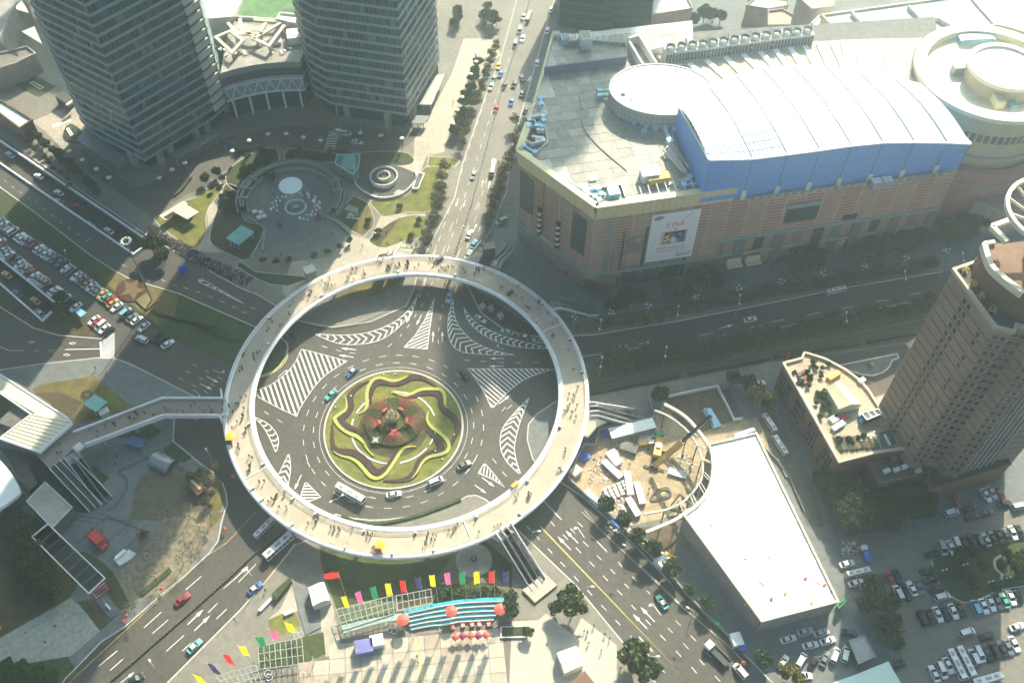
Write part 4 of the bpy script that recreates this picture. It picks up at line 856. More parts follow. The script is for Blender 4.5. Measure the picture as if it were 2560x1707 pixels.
for pts in([(1010,880),(1165,860),(1145,1015),(985,1035)],[(1215,835),(1365,815),(1340,995),(1185,1020)],[(1400,810),(1550,790),(1520,960),(1375,985)]):
 pane(wB,2,1,pts,mat('shop_glass',(.07,.09,.085),.2,.5,.8),'shop_window',.05,.2)
pane(wB,2,1,[(695,1025),(797,1010),(792,1072),(692,1085)],RED,'red_shop_sign',.1,.35)
pane(wB,2,1,[(990,1040),(1125,1022),(1120,1048),(985,1065)],RED,'red_shop_sign',.1,.3)
pane(wB,2,1,[(1060,615),(1195,595),(1180,740),(1045,750)],mat('patched_panel',(.20,.15,.13),.7,.3,.8),'patched_panel',.1,.36)
pane(wB,2,1,[(1125,605),(1192,597),(1188,640),(1120,645)],GRN,'small_window',.36,.42)
x=MB();wA.slab(x,11.5,19.5,.1,37,-3.2,-3.0);x.build('entrance_glass',mat('entrance_glass',(.055,.075,.065),.25,.5,.8),mall)
x=MB();wA.slab(x,11.3,11.6,.1,37,-3.2,0);wA.slab(x,19.4,19.7,.1,37,-3.2,0);x.build('recess_side',BRP,mall)
for k in range(8):x=MB();wA.slab(x,11.6,19.4,33-k*1.9,34-k*1.9,-3.0,-1.8+k*.05);x.build('entrance_louvre',GOLDC,mall)
x=MB();wA.slab(x,11.6,19.4,8.4,10.2,-3.0,.4);x.build('entrance_lintel',LEDG,mall)
for u,lab in((11.2,'far'),(20.0,'near')):
 t=thing('striped_banner',f'hanging black and white ringed banner on the {lab} side of the mall entrance','banner',tuple(wA.pt(u,0,.9)))
 for k in range(9):x=MB();x.cyl((0,0,0),.75 if k%2 else .85,21.5-k*1.35,22.7-k*1.35,12);x.build('ring',OFFW if k%2 else BLACK,t)
def cornice(w,u0,u1,zb=35.0,zt=41.0,step=2.1):
 n=int((u1-u0)/step)
 x=MB();w.slab(x,u0,u1,zb-.1,zt-.3,-1.0,.12);x.build('cornice_back',mat('gold_joint',(.34,.28,.13),.7),mall)
 me=[]
 for r in range(3):
  x=MB();h=(zt-zb)/3;a=w.rz;x.box((0,0,0),(u1-u0)/n-.14,.4,h-.14);me.append(x.mesh('cornice_panel',GOLDC))
 for k in range(n):
  for r in range(3):
   o=.25+.42*r;p=w.pt(u0+(u1-u0)*(k+.5)/n,zb+(zt-zb)/3*r,o);link('cornice_panel',me[r],mall,p,w.rz)
 x=MB();w.slab(x,u0-.4,u1+.4,zt-.15,zt+.35,-.9,1.35);x.build('cornice_cap',mat('gold_cap',(.64,.56,.31),.5),mall)
cornice(wA,0,wA.L);cornice(wB,0,46);cornice(Wall(Vector((4.5,260,0)),L_),0,13.5)
x=MB();wC.slab(x,0,wC.L-13,37,40.6,-.8,.1);x.build('parapet',GOLDC,mall)
wE=Wall(E_,E_+Vector((-3,13,0)));x=MB();wE.slab(x,0,13,35,41,-.5,.3);x.build('parapet',GOLDC,mall)
for k in range(9):
 q=T(2,1,1110+k*78,215-k*13,41.4);x=MB();d=wB.n*1.6;x.bar((q.x-d.x*1.6,q.y-d.y*1.6,41.7),(q.x+d.x,q.y+d.y,41.1),.22,.22);tag(x.build('cornice_bracket',WHITE),f'white bracket arm over the gold cornice above the poster, {ordw(k+1)} from the left','bracket','bracket arms over the cornice')
post=thing('advert_poster','huge white phone advert hanging on the brick wall of the mall','poster')
PO,(u0,u1,z0,z1)=pane(wB,2,1,[(1285,403),(1737,335),(1640,768),(1212,838)],mat('poster_white',(.74,.75,.74),.5),'poster_sheet',.5,.62,post)
def wtext(s,u,z,size,m_,name,parent,w=wB,o=.66,shear=0.0,align='CENTER',bold=0.0,sx=1.0):
 c=bpy.data.curves.new(name,'FONT');c.body=s;c.size=size;c.align_x=align;c.align_y='CENTER';c.extrude=.015;c.offset=bold;c.shear=shear
 ob=bpy.data.objects.new(name,c);COL.objects.link(ob);c.materials.append(m_);ob.location=w.pt(u,z,o);ob.rotation_euler=(pi/2,0,w.rz);ob.scale=(sx,1,1)
 dg=bpy.context.evaluated_depsgraph_get();me=bpy.data.meshes.new_from_object(ob.evaluated_get(dg));mo=bpy.data.objects.new(name,me);COL.objects.link(mo)
 mo.location=ob.location;mo.rotation_euler=ob.rotation_euler;mo.scale=ob.scale;mo.parent=parent;bpy.data.objects.remove(ob);return mo
INK=mat('print_black',(.02,.02,.03),.6);RINK=mat('print_red',(.55,.04,.04),.6)
uw,zh=u1-u0,z1-z0;U=lambda f:u0+uw*f;Zf=lambda f:z0+zh*f
x=MB();c=wB.pt(U(.14),Zf(.925),.64);n_=20
x.add([wB.pt(U(.14)+uw*.105*cos(2*pi*i/n_),Zf(.925)+zh*.035*sin(2*pi*i/n_)+uw*.105*cos(2*pi*i/n_)*.08,.64)for i in range(n_)],[list(range(n_))]);x.build('logo_oval',mat('logo_navy',(.01,.02,.09),.5),post)
wtext('SAMSUNG',U(.14),Zf(.925),zh*.036,WHITE,'logo_text',post,o=.68)
wtext('S Pen',U(.50),Zf(.755),zh*.125,RINK,'headline_text',post,shear=.25);wtext('+',U(.53),Zf(.655),zh*.11,RINK,'plus_sign',post)
x=MB();x.bar(wB.pt(U(.62),Zf(.77),.66),wB.pt(U(.84),Zf(.965),.66),.06,.12);x.build('pen_drawing',INK,post)
wtext('关于新 GALAXY 记',U(.50),Zf(.27),zh*.052,RINK,'body_text',post);wtext('Samsung GALAXY Note',U(.52),Zf(.215),zh*.046,RINK,'body_text',post)
wtext('GALAXY Note',U(.80),Zf(.135),zh*.040,mat('print_grey',(.25,.25,.25),.6),'body_text',post);wtext('盛时 时代',U(.80),Zf(.075),zh*.050,INK,'body_text',post,bold=.01)
x=MB();wB.slab(x,U(.26),U(.80),Zf(.36),Zf(.62),.62,.70);x.build('tablet_frame',mat('frame_pink',(.60,.38,.40),.5),post)
x=MB();wB.slab(x,U(.32),U(.76),Zf(.37),Zf(.61),.70,.73);x.build('tablet_picture',INK,post)
rn=random.Random(8)
for k in range(34):
 cx,cz=rn.uniform(.34,.70),rn.uniform(.38,.57);ww=rn.uniform(.02,.06)
 x=MB();o=.735+k*.001;x.add([wB.pt(U(cx)+uw*ww*cos(2*pi*i/6+k),Zf(cz)+zh*ww*.55*sin(2*pi*i/6+k),o)for i in range(6)],[list(range(6))]);x.build('picture_patch',[RED,YELLOW,BLUE,GREEN,YELLOW,WHITE][k%6]if cx<.66 else BLUE,post)
x=MB();x.add([wB.pt(U(.53)+uw*.075*cos(2*pi*i/12),Zf(.42)+zh*.045*sin(2*pi*i/12),.775)for i in range(12)],[list(range(12))]);x.add([wB.pt(U(.52)+uw*.03*cos(2*pi*i/12),Zf(.475)+zh*.028*sin(2*pi*i/12),.777)for i in range(12)],[list(range(12))]);x.build('picture_face',OFFW,post)
x=MB();wB.slab(x,45.6,wB.L,.1,15.2,-2.2,-2.0);x.build('colonnade_glass',mat('colonnade_glass',(.06,.08,.075),.25,.5,.6),mall)
n=11
for k in range(n+1):
 u=46+(wB.L-47)*k/n;x=MB();wB.slab(x,u-1.9,u+1.3,.1,15.2,-2.0,.1+(.8 if k%2 else 0));x.build('colonnade_pier',[CONCD,PAVEG,DARK][k%3 if k<11 else 0],mall)
 x=MB();wB.slab(x,u+2.0,u+2.35,4,13.5,-1.8,-1.5);x.build('light_column',mat('pale_column',(.45,.42,.33),.4),mall)if 0<k<8 else None
for u,l in((49,'nearest the brick corner'),(56,'second from the brick corner')):
 x=MB();wB.slab(x,u,u+5.5,4.0,4.5,0,3.5);wB.slab(x,u+.2,u+5.3,4.5,6.6,1.0,1.6);tag(x.build('entrance_canopy',mat('lit_canopy',(.55,.52,.35),.35)),'stepped glassy entrance canopy under the colonnade, '+l,'canopy')
pane(wB,3,1,[(180,300),(480,290),(435,430),(145,475)],GLASSD,'big_window',.3,.5)
pane(wB,3,1,[(180,295),(475,262),(470,292),(175,330)],GRN,'window_hood',.5,1.2)
pane(wB,3,1,[(690,400),(815,385),(805,430),(680,440)],GLASSD,'small_window',.3,.5)
hall=thing('event_hall','blue-walled hall with a blinding white panelled roof on top of the mall','hall')
BW=mat('blue_cladding',(.075,.25,.66),.6,.10,.8);SEAM=mat('seam_blue',(.05,.14,.27),.6);WR=mat('white_membrane',(.46,.56,.70),.4)
bots=[(1040,915),(1075,911),(1215,893),(1360,874),(1500,855),(1655,834),(1800,815),(1945,797),(2040,785)];tops=[(905,735),(1105,730),(1265,710),(1415,690),(1560,670),(1705,656),(1850,654),(2000,657),(2105,662)]
q1=lambda p:(1280+p[0]/1.8375,p[1]/1.8375)
wH=Wall(Q(1,*bots[1],36),Q(1,*bots[8],36))
fr=[]
for i,tp in enumerate(tops):
 u,z=wH.px(*q1(tp));fr.append((u,z))
HB=36.8
backs=[(765,485),(905,405),(1030,350),(1150,318),(1288,306),(1440,311),(1590,334),(1752,364),(1875,390)]
bk=[Q(1,*p,50.5)for p in backs]
for i in range(8):
 (ua,za),(ub,zb)=fr[i],fr[i+1]
 x=MB();x.add([wH.pt(ua,HB),wH.pt(ub,HB),wH.pt(ub,zb),wH.pt(ua,za)],[[0,1,2,3]]);x.build('wall_panel',BW,hall)
 x=MB();x.bar(wH.pt(ub,HB,.08),wH.pt(ub,zb,.08),.22,.16);x.build('wall_rib',SEAM,hall)
 x=MB();x.bar(wH.pt(ua,za+.1,.15),wH.pt(ub,zb+.1,.15),.7,.5);x.build('eaves_rail',WHITE,hall)
 rows=[];NN=8
 for k in range(NN+1):
  f=k/NN;bump=1.9*sin(pi*f)
  a=wH.pt(ua,za).lerp(bk[i],f);b_=wH.pt(ub,zb).lerp(bk[i+1],f);rows.append((a+Vector((0,0,bump+.1)),b_+Vector((0,0,bump+.1))))
 x=MB();vs=[p for r in rows for p in r];x.add(vs,[[2*k,2*k+1,2*k+3,2*k+2]for k in range(NN)]);x.build('roof_panel',WR,hall,True)
 if i<7:
  x=MB();x.tube([r[1]+Vector((0,0,.08))for r in rows],.22,5);x.build('roof_seam',SEAM,hall)
 if i<2:
  x=MB();
  for g in range(1,8 if i==0 else 6):
   f=g/8;pts=[r[0].lerp(r[1],f)+Vector((0,0,.1))for r in rows[:(7 if i==0 else 5)]]
   for k in range(len(pts)-1):x.bar(pts[k],pts[k+1],.30,.12)
  for k in range(10 if i==0 else 7):
   f=k/12;j=int(f*NN);ff=f*NN-j;a=rows[j][0].lerp(rows[j+1][0],ff);b_=rows[j][1].lerp(rows[j+1][1],ff);x.bar(a+Vector((0,0,.1)),b_+Vector((0,0,.1)),.30,.12)
  tag(x.build('roof_grid',mat('grid_blue',(.12,.22,.38),.6),hall),kind='stuff')
ca=wH.pt(*fr[0]);cb=bk[0];x=MB();x.add([(ca.x,ca.y,39),(ca.x,ca.y,ca.z),(cb.x,cb.y,cb.z),(cb.x,cb.y,39)],[[0,1,2,3]]);x.build('end_wall',BW,hall)
x=MB();x.bar(ca+Vector((0,0,.1)),cb+Vector((0,0,.1)),.6,.5);x.build('eaves_rail',WHITE,hall)
ca=wH.pt(*fr[8]);cb=bk[8];x=MB();x.add([(ca.x,ca.y,HB),(cb.x,cb.y,HB),(cb.x,cb.y,cb.z),(ca.x,ca.y,ca.z)],[[0,1,2,3]]);x.build('end_wall',BW,hall)
x=MB();x.bar(ca+Vector((0,0,.1)),cb+Vector((0,0,.1)),.7,.5);x.build('eaves_rail',WHITE,hall)
x=MB();x.add([(p.x,p.y,p.z)for p in bk]+[(p.x,p.y,HB)for p in bk],[[i,i+1,10+i,9+i]for i in range(8)]);x.build('rear_wall',OFFW,hall)
x=MB()
for i in range(8):x.bar(bk[i]+Vector((0,0,.1)),bk[i+1]+Vector((0,0,.1)),.6,.4)
x.build('rear_rail',WHITE,hall)
for i in range(1,8):
 u,z=fr[i];b0=wH.px(*q1(bots[i]))[0];x=MB();wH.slab(x,u-.9,u+.7,HB-.5,HB+3.4,.3,.7);x.build('pale_hatch',mat('hatch_pale',(.50,.58,.55),.6)if i==1 else bpy.data.materials['hatch_pale'],hall)
x=MB();wH.slab(x,0,wH.L-3,35.6,36.9,.1,1.2);tag(x.build('gallery_wall',CONC),'grey gallery ledge running along the foot of the blue walls','gallery')
for k in range(48):
 u=1+k*(wH.L-5)/48;x=MB();wH.slab(x,u,u+1.3,36.0,37.5,1.2,1.35)
 tag(x.build('gallery_panel',CONC if k%2 else PAVE),f'grey balustrade panel under the blue walls, {ordw(k+1)} from the gold cornice','panel','balustrade panels under the blue walls')
for k,(x0,y0)in enumerate(((1000,90),(1100,75))):
 q=T(3,1,x0,y0,38.5);x=MB();x.box((q.x,q.y,35.6),3.6,3,2.9,.2);x.box((q.x,q.y,38.5),3.2,2.6,.12,.2,1);tag(x.build('roof_unit',[METAL,WHITE]),('left' if k==0 else 'right')+' of two white-topped machine boxes on the ledge under the blue wall','roof unit')
dr=thing('oval_drum','oval white-roofed drum on the mall roof beside the blue hall','roof drum',(49.5,273.2,0))
def ell(rx,ry,z,n=56):return[(rx*cos(2*pi*i/n),ry*sin(2*pi*i/n),z)for i in range(n)]
x=MB();e0=ell(17.6,13.4,38.5);e1=ell(17.6,13.4,45.6);n=56
x.add(e0+e1,[[i,(i+1)%n,n+(i+1)%n,n+i]for i in range(n)]);x.build('drum_wall',mat('drum_grey',(.34,.34,.31),.7,.08,.5),dr)
x=MB()
for i in range(0,n,1):x.bar(e0[i],e1[i],.12,.2)
for z in(40.2,42,43.8):x.ribbon([Vector(p)for p in ell(17.65,13.45,z)],.16,z,z+.14,closed=True)
tag(x.build('drum_joints',CONCD,dr),kind='stuff')
x=MB();x.add(ell(17.7,13.5,45.6)+[(0,0,46.9)],[[i,(i+1)%n,n]for i in range(n)]);x.build('drum_roof',WR,dr)
x=MB();x.ribbon([Vector(p)for p in ell(17.6,13.4,45.6)],.4,45.6,46.0,closed=True);x.build('drum_rim',OFFW,dr)
for k,(a,b_)in enumerate((((1085,700),(1020,860)),((1165,680),(1100,910)),((1215,660),(1165,870)))):
 p=T(2,0,*a,46.5);q=T(2,0,*b_,46.4);x=MB();x.bar((p.x,p.y,46.75),(q.x,q.y,46.5),1.6 if k==0 else .5,.15);tag(x.build('roof_light',mat('skylight',(.45,.58,.55),.3)if k==0 else bpy.data.materials['skylight']),('broad','narrow','narrowest')[k]+' pale green skylight strip on the oval drum roof','skylight')
t=thing('striped_roof','long sandy roof with white ribs behind the white hall roof','roof')
pts=QP(1,[(640,228),(700,296),(820,298),(918,388),(1030,350),(1150,318),(1288,306),(1440,311),(1590,334),(1752,364),(1875,392),(1825,330),(1850,225),(1885,175),(1560,182),(1280,200),(1000,237),(720,278)],41)
m=MB();m.prism(pts,.2,41,0,0);m.build('roof_sheet',mat('sandy_roof',(.36,.32,.25),.7,.05,.3),t)
for a,b_ in(((815,292),(925,385)),((893,278),(985,362)),((980,262),(1055,338)),((1062,250),(1128,318)),((1140,238),(1200,306)),((1210,228),(1262,301)),((1278,219),(1326,300)),((1345,210),(1392,302)),((1410,202),(1457,308)),((1470,195),(1528,318)),((1520,190),(1552,325)),((1585,188),(1606,335)),((1655,185),(1662,345)),((1718,182),(1738,358))):
 p=Q(1,*a,41.3);q=Q(1,*b_,41.3);m=MB();m.bar(p,q,2.0,.35);m.build('rib',WHITE,t)
t=thing('roof_wall','low pale wall turning a corner on the mall roof behind the oval drum','wall')
for pts in([(535,175),(585,160),(665,290)],[(540,190),(605,300)],[(640,225),(710,205)]):
 m=MB();m.ribbon(QP(1,pts,43),.7,39.6,43);m.build('wall_run',OFFW,t)
m=MB();m.ribbon(QP(1,[(150,300),(528,250)],44),.5,39.6,43.2);tag(m.build('purple_fence',mat('fence_purple',(.17,.14,.23),.7)),'long dark purple fence across the far end of the mall roof','fence')
m=MB();m.ribbon(QP(1,[(528,250),(528,175),(190,150),(150,300)],43),.3,39.6,41);tag(m.build('roof_parapet',CONC),'thin parapet around the plant enclosure behind the purple fence','parapet')
for k in range(13):q=Q(1,215+k*26,150+k*2,44);m=MB();m.box((q.x,q.y,39.6),.2,.2,4.6);tag(m.build('roof_post',OFFW),f'thin white post on the far parapet of the plant enclosure, {ordw(k+1)} from the avenue','post','posts along the far roof parapet')
for x0,y0,sx,sy,h,l,mm in((335,215,4,5,5,'white cabin inside the plant enclosure',OFFW),(245,195,3,4,2.4,'pale blue unit inside the plant enclosure',LBLUE),(275,205,3,3,2.4,'grey blue unit next to the white cabin',METAL),(205,175,2.4,3,2,'small blue unit at the corner of the plant enclosure',LBLUE)):
 q=Q(1,x0,y0,39.6);m=MB();m.box((q.x,q.y,39.6),sx,sy,h,.15);m.box((q.x,q.y,39.6+h),sx*.8,sy*.8,.2,.15,1);tag(m.build('plant_unit',[mm,CONC]),l,'plant unit')
FANM=mat('fan_case',(.50,.51,.48),.6,.08,.6)
def cooling(label,loc,rz):
 t=thing('cooling_tower',label,'cooling tower',loc,rz,'cooling towers on the mall roof')
 b=MB();b.box((0,0,0),8.2,4.2,5.0);b.build('casing',FANM,t)
 b=MB()
 for k in range(7):b.box((-3.6+k*1.2,-2.16,.4),.9,.12,3.8)
 tag(b.build('louvres',DARK,t),kind='stuff')
 for s in(-1,1):
  b=MB();b.lathe([(1.75,5.0),(1.6,6.1),(1.75,6.3)],(s*2.0,0),20);b.build('fan_ring',FANM,t)
  b=MB();b.cyl((s*2.0,0),.35,5.3,5.8,8)
  for k in range(6):a=k*pi/3;b.bar((s*2.0+.3*cos(a),.3*sin(a),5.6),(s*2.0+1.5*cos(a),1.5*sin(a),5.6),.4,.06)
  b.build('fan',DARK,t)
  b=MB();b.cyl((s*2.0,0),1.6,5.1,5.15,20);b.build('fan_well',BLACK,t)
 b=MB();b.bar((4.2,-2.2,2.5),(4.2,2.4,6.8),.7,.5);b.build('duct',OFFW,t)
 return t
ct=[(755,212),(855,200),(950,187),(1048,174),(1145,161),(1242,148),(1335,138)]
c0=Q(1,*ct[0],45);c1=Q(1,*ct[6],45);hd=heading(c0,c1)
base=cooling('twin-fan cooling tower at the near left end of the row on the mall roof',(c0.x,c0.y,40),hd)
for k,p in enumerate(ct):
 q=Q(1,*p,46);l=f'twin-fan cooling tower, {ordw(k+1)} from the drum end of the roof row';place(base,(q.x,q.y,40),hd,l)
def duct(label,pts,z,r=.6,mm=None,boxes=0,rr=None):
 P=[Vector(p)+Vector((0,0,0))for p in pts];b=MB();b.tube([(p.x,p.y,z)for p in P],r,8);
 for p in P[:1]+P[-1:]:b.box((p.x,p.y,z-r*1.2),r*2.8,r*2.8,r*2.4,.3)
 return tag(b.build('air_duct',mm or LBLUE),label,'duct')
dl=[([(265,905),(262,960)],'on the west edge of the mall roof, alone'),([(285,1070),(290,1110)],'short upright one above the west plant corner'),([(160,1105),(200,1100),(215,1130),(250,1125),(275,1165)],'snaking over the west plant corner'),([(145,1165),(230,1158)],'straight one below the snaking duct'),([(110,1340),(165,1375),(210,1400)],'at the very west tip of the roof'),([(800,835),(920,830)],'upper of two entering the oval drum from the west'),([(805,880),(925,875)],'lower of two entering the oval drum from the west'),([(1130,1130),(1150,1160)],'leftmost stub under the oval drum'),([(1190,1090),(1150,1160)],'second under the oval drum'),([(1255,1110),(1215,1200)],'third under the oval drum'),([(1330,1115),(1315,1185)],'fourth under the oval drum'),([(1400,1140),(1420,1210),(1450,1300)],'long fat one below the oval drum'),([(1480,1130),(1490,1190)],'stub at the corner of the blue wall'),([(1565,1100),(1560,1240)],'bent pale one against the blue end wall'),([(1620,1220),(1622,1295)],'short pale one against the blue end wall'),([(1725,1410),(1700,1490)],'lowest pale one against the blue end wall')]
for pts,l in dl:duct('pale blue air duct '+l,TP(2,0,pts,41),40.9,.75 if 'fat' in l else .55)
for pts,l in(([(670,185),(790,165)],'at the front corner, upper'),([(700,220),(820,215)],'at the front corner, lower'),([(760,240),(800,270)],'at the front corner, shortest'),([(1580,130),(1760,105)],'long one behind the cornice right of the cabin'),([(1630,60),(1600,90)],'stub beside the yellow cabin')):duct('pale blue air duct '+l,TP(2,1,pts,41),40.8,.6)
for cx,cy,sx,sy,h,mm,l,r_ in((930,215,3.4,3.2,3.0,LBLUE,'light blue box unit near the front corner of the roof',1),(1260,40,5.5,4,3.4,OFFW,'white cabin with grey side on the sunlit roof wedge',1),(1340,75,7,3,2.6,mat('yellow_cabin',(.50,.38,.12),.7,.1,1),'yellow-brown cabin in front of the white one',1),(740,80,2,1.6,.5,OFFW,'small pale hatch on the roof left of the sunlit wedge',1),(1390,130,6,1.0,.6,METAL,'low grey trough by the cornice',1)):
 q=T(2,1,cx,cy,39.6+h/2);b=MB();b.box((q.x,q.y,39.6),sx,sy,h,.22);b.box((q.x,q.y,39.6+h),sx+.3,sy+.3,.15,.22,1);tag(b.build('roof_cabin',[mm,WHITE if h>3.1 else mm]),l,'roof cabin')
b=MB()
for k in range(17):
 p=T(2,0,1400+k*11,1370+k*14,41.5);q=T(2,0,1455+k*9,1320+k*15,41.5);b.bar(p,q,.25,.25)
for a,c in(((1385,1375),(1560,1568)),((1460,1310),(1620,1540)),((1420,1345),(1590,1568))):b.bar(T(2,0,*a,41.2),T(2,0,*c,41.2),.2,.9)
tag(b.build('pipe_rack',OFFW),'long pale ladder-like pipe rack on the mall roof beside the blue wall','pipe rack')
b=MB();b.prism(TP(2,0,[(1480,1210),(1560,1210),(1860,1650),(1760,1800),(1560,1500)],39.7),39.5,39.8,0,0);tag(b.build('plant_bay',PAVED),kind='structure')
rn=random.Random(21);vb=MB();vb.cyl((0,0,0),.32,0,.9,8);vb.cyl((0,0,0),.45,.9,1.1,8);vm=vb.mesh('roof_vent',OFFW)
for k in range(22):
 q=T(2,0,1510+rn.random()*60+k*8,1200+k*16+rn.uniform(-20,20),40);tag(link('roof_vent',vm,None,(q.x,q.y,39.8),0,rn.uniform(.8,1.5)),'small white roof vent in the dark plant bay beside the blue wall','vent','vents in the plant bay')
for k in range(7):
 q=T(2,0,170+rn.uniform(-20,130),1200+rn.uniform(-10,110),40);b=MB();b.box((0,0,0),rn.uniform(1,2.6),rn.uniform(.8,1.6),rn.uniform(.8,1.6));tag(b.build('plant_box',OFFW),'white plant box in the west corner enclosure of the mall roof','plant unit','plant boxes in the west roof corner').location=(q.x,q.y,39.7)
b=MB();b.ribbon(TP(2,0,[(150,1080),(290,1075),(330,1300),(200,1420)],40.5),.3,39.6,40.8);b.ribbon(TP(2,0,[(95,1280),(180,1330),(300,1300)],40.5),.5,39.6,41.2);tag(b.build('plant_screen',OFFW),'low screen around the west plant corner of the mall roof','screen')
b=MB();b.prism(TP(2,0,[(90,1080),(290,1075),(335,1310),(215,1430),(80,1340)],39.75),39.5,39.76,0,0);tag(b.build('plant_bay',PAVED),kind='structure')
for pts,l in(([(825,905),(970,1090),(1080,1125)],'from the drum ducts down towards the plant'),([(640,1100),(655,1170),(720,1270),(850,1400),(1050,1568)],'long dark curve sweeping over the roof'),([(620,878),(640,1000)],'short dark one left of the drum')):
 b=MB();b.ribbon(smooth_path(TP(2,0,pts,39.8),3),.3,39.6,40.0);tag(b.build('roof_cable',CONCD),'roof cable run, '+l,'cable run')
b=MB();b.ribbon(TP(2,1,[(510,90),(650,180),(1000,130),(1040,240)],40.5),.3,39.6,40.9);tag(b.build('roof_railing',METAL),'grey railing behind the front corner of the mall roof','railing')
# ================================================================ ROUND TOWER
rp=arcpts(Q(1,1855,230,45),Q(1,2080,115,45),Q(1,2352,560,45),4)
def ccen(a,b,c):
 d=2*(a[0]*(b[1]-c[1])+b[0]*(c[1]-a[1])+c[0]*(a[1]-b[1]));A=a[0]**2+a[1]**2;Bq=b[0]**2+b[1]**2;C=c[0]**2+c[1]**2
 return Vector(((A*(b[1]-c[1])+Bq*(c[1]-a[1])+C*(a[1]-b[1]))/d,(A*(c[0]-b[0])+Bq*(a[0]-c[0])+C*(b[0]-a[0]))/d,0))
rc=ccen(Q(1,1855,230,45),Q(1,2080,115,45),Q(1,2352,560,45));rr=(rc-Q(1,1855,230,45)).xy.length
rt=thing('round_building','round cream building with a wide ring roof at the right end of the mall','round building',(rc.x,rc.y,0))
CR=mat('cream_wall',(.46,.42,.27),.7,.06,.3);CRT=mat('cream_ring',(.76,.70,.50),.5,.04,.3)
x=MB();x.lathe([(rr-1.2,.1),(rr-1.2,43.2),(rr,43.6),(rr,45.2),(rr-4.2,45.4),(rr-4.2,43.0),(rr-10.5,42.6)],n=96,mi=[0,0,1,1,1,1]);x.build('ring_wall',[CR,CRT],rt)
x=MB();x.cyl((0,0),rr-4,42.4,42.5,64);x.build('inner_roof',mat('inner_roof',(.62,.60,.50),.7,.05,.3),rt)
x=MB();x.cyl((2.5,-2),rr*.46,42.5,47.5,48);x.build('inner_drum',CR,rt);x=MB();x.cyl((2.5,-2),rr*.46+.4,47.5,48.2,48);x.build('drum_cap',WHITE,rt)
x=MB();x.lathe([(rr*.46+.5,48.2),(rr*.46+.5,49.0),(rr*.46-1.3,49.0),(rr*.46-1.3,48.2)],(2.5,-2),48);x.build('drum_rim',CRT,rt)
for k in range(34):
 a=radians(-175+k*5.2);x=MB();x.box((0,0,0),.5,1.5,3.2);o=x.build('window',GLASSD,rt);o.location=((rr-1.25)*cos(a),(rr-1.25)*sin(a),34);o.rotation_euler=(0,0,a)
x=MB();x.lathe([(rr+.3,22),(rr+.3,24),(rr+3.0,24),(rr+3.0,22.2),(rr+1.8,21.5),(rr+1.8,.1)],n=72,a0=radians(180),a1=radians(330));x.build('pink_terrace',mat('pink_render',(.36,.19,.16),.8,.08,.4),rt)
for z in(27.5,17):x=MB();x.lathe([(rr-1.1,z),(rr-.6,z),(rr-.6,z+.7),(rr-1.1,z+.7)],n=72,a0=radians(170),a1=radians(340))if z>22 else x.lathe([(rr+1.8,z),(rr+2.3,z),(rr+2.3,z+.7),(rr+1.8,z+.7)],n=72,a0=radians(180),a1=radians(330));x.build('string_course',GRN,rt)
for x0,y0,sx,sy,h,mm,l in((2230,460,3,6,3,CRT,'cream hut with a dark door in the ring well of the round building'),(2300,485,2,3,1.6,LBLUE,'blue unit in the ring well of the round building'),(2130,180,13,4,2,LBLUE,'long pale blue unit at the far side of the round building roof'),(2050,320,4,3,3,METAL,'grey box in the gap of the ring roof')):
 q=Q(1,x0,y0,42.5+h/2);b=MB();b.box((q.x,q.y,42.5),sx,sy,h,.1);b.box((q.x,q.y,42.5+h),sx*.9,sy*.9,.2,.1);tag(b.build('roof_unit',mm),l,'roof unit')
 # ================================================================ FAR BLOCK (top)
def tower(label,px,z,mm,name='office_tower',fh=4.0,hg=None):
 P=ccw([Vector((p[0],p[1],0))for p in px]);t=thing(name,label,'office tower');m=MB();m.prism(P,.1,z,0,0);m.build('shaft',mm,t)
 k=1
 while k*fh<z:
  m=MB();m.ribbon(P,.5,k*fh,k*fh+.9,closed=True);m.build('floor_band',hg or SPN,t);k+=1
 return t
DT=mat('dark_tower_glass',(.045,.06,.06),.3,.3,.5);DTB=mat('dark_band',(.085,.11,.105),.4)
tower('dark office block behind the far end of the mall roof',[T(2,0,430,240,0),T(2,0,610,275,0),T(2,0,860,300,0),T(2,0,920,262,0),T(2,0,1270,262,0),T(2,0,1330,60,0),T(2,0,400,20,0)],40,DT,hg=DTB)
slab('hall','pale roofed hall right of the dark office block','hall',TP(2,0,[(1285,145),(1655,88),(1600,-20),(1560,-60),(1300,-60)],14),14,OFFW,CONC)
slab('low_building','low beige building with tree court beyond the cooling towers','building',TP(2,0,[(2200,100),(2350,60),(2350,-60),(2180,-60)],8),8,mat('tan_roof',(.45,.35,.25),.8,.1,.3),CONC)
slab('low_building','beige and brick roofed building beyond the middle of the cooling towers','building',TP(3,0,[(0,110),(130,95),(320,200),(260,240),(0,240)],12),12,mat('brick_roof',(.46,.30,.22),.8,.15,.3),CONC)
slab('low_building','hexagonal building with a pink flat roof at the top edge','building',TP(3,0,[(290,0),(400,95),(600,70),(625,-60),(280,-60)],26),26,mat('pink_roof',(.55,.40,.32),.8,.05,.3),CONC)
slab('low_building','small pale roof at the top left of the pink hexagon','building',TP(3,0,[(-200,60),(0,92),(185,60),(180,0),(-100,-20)],10),10,mat('sage_roof',(.50,.55,.46),.8,.08,.3),CONC)
slab('department_store','very large flat grey roof divided by pale walls beyond the round building','department store',TP(3,0,[(490,150),(700,350),(1200,400),(1700,330),(2080,240),(1830,-40),(1500,10)],30),30,mat('bluegrey_roof',(.36,.42,.43),.8,.12,.2),CREAM)
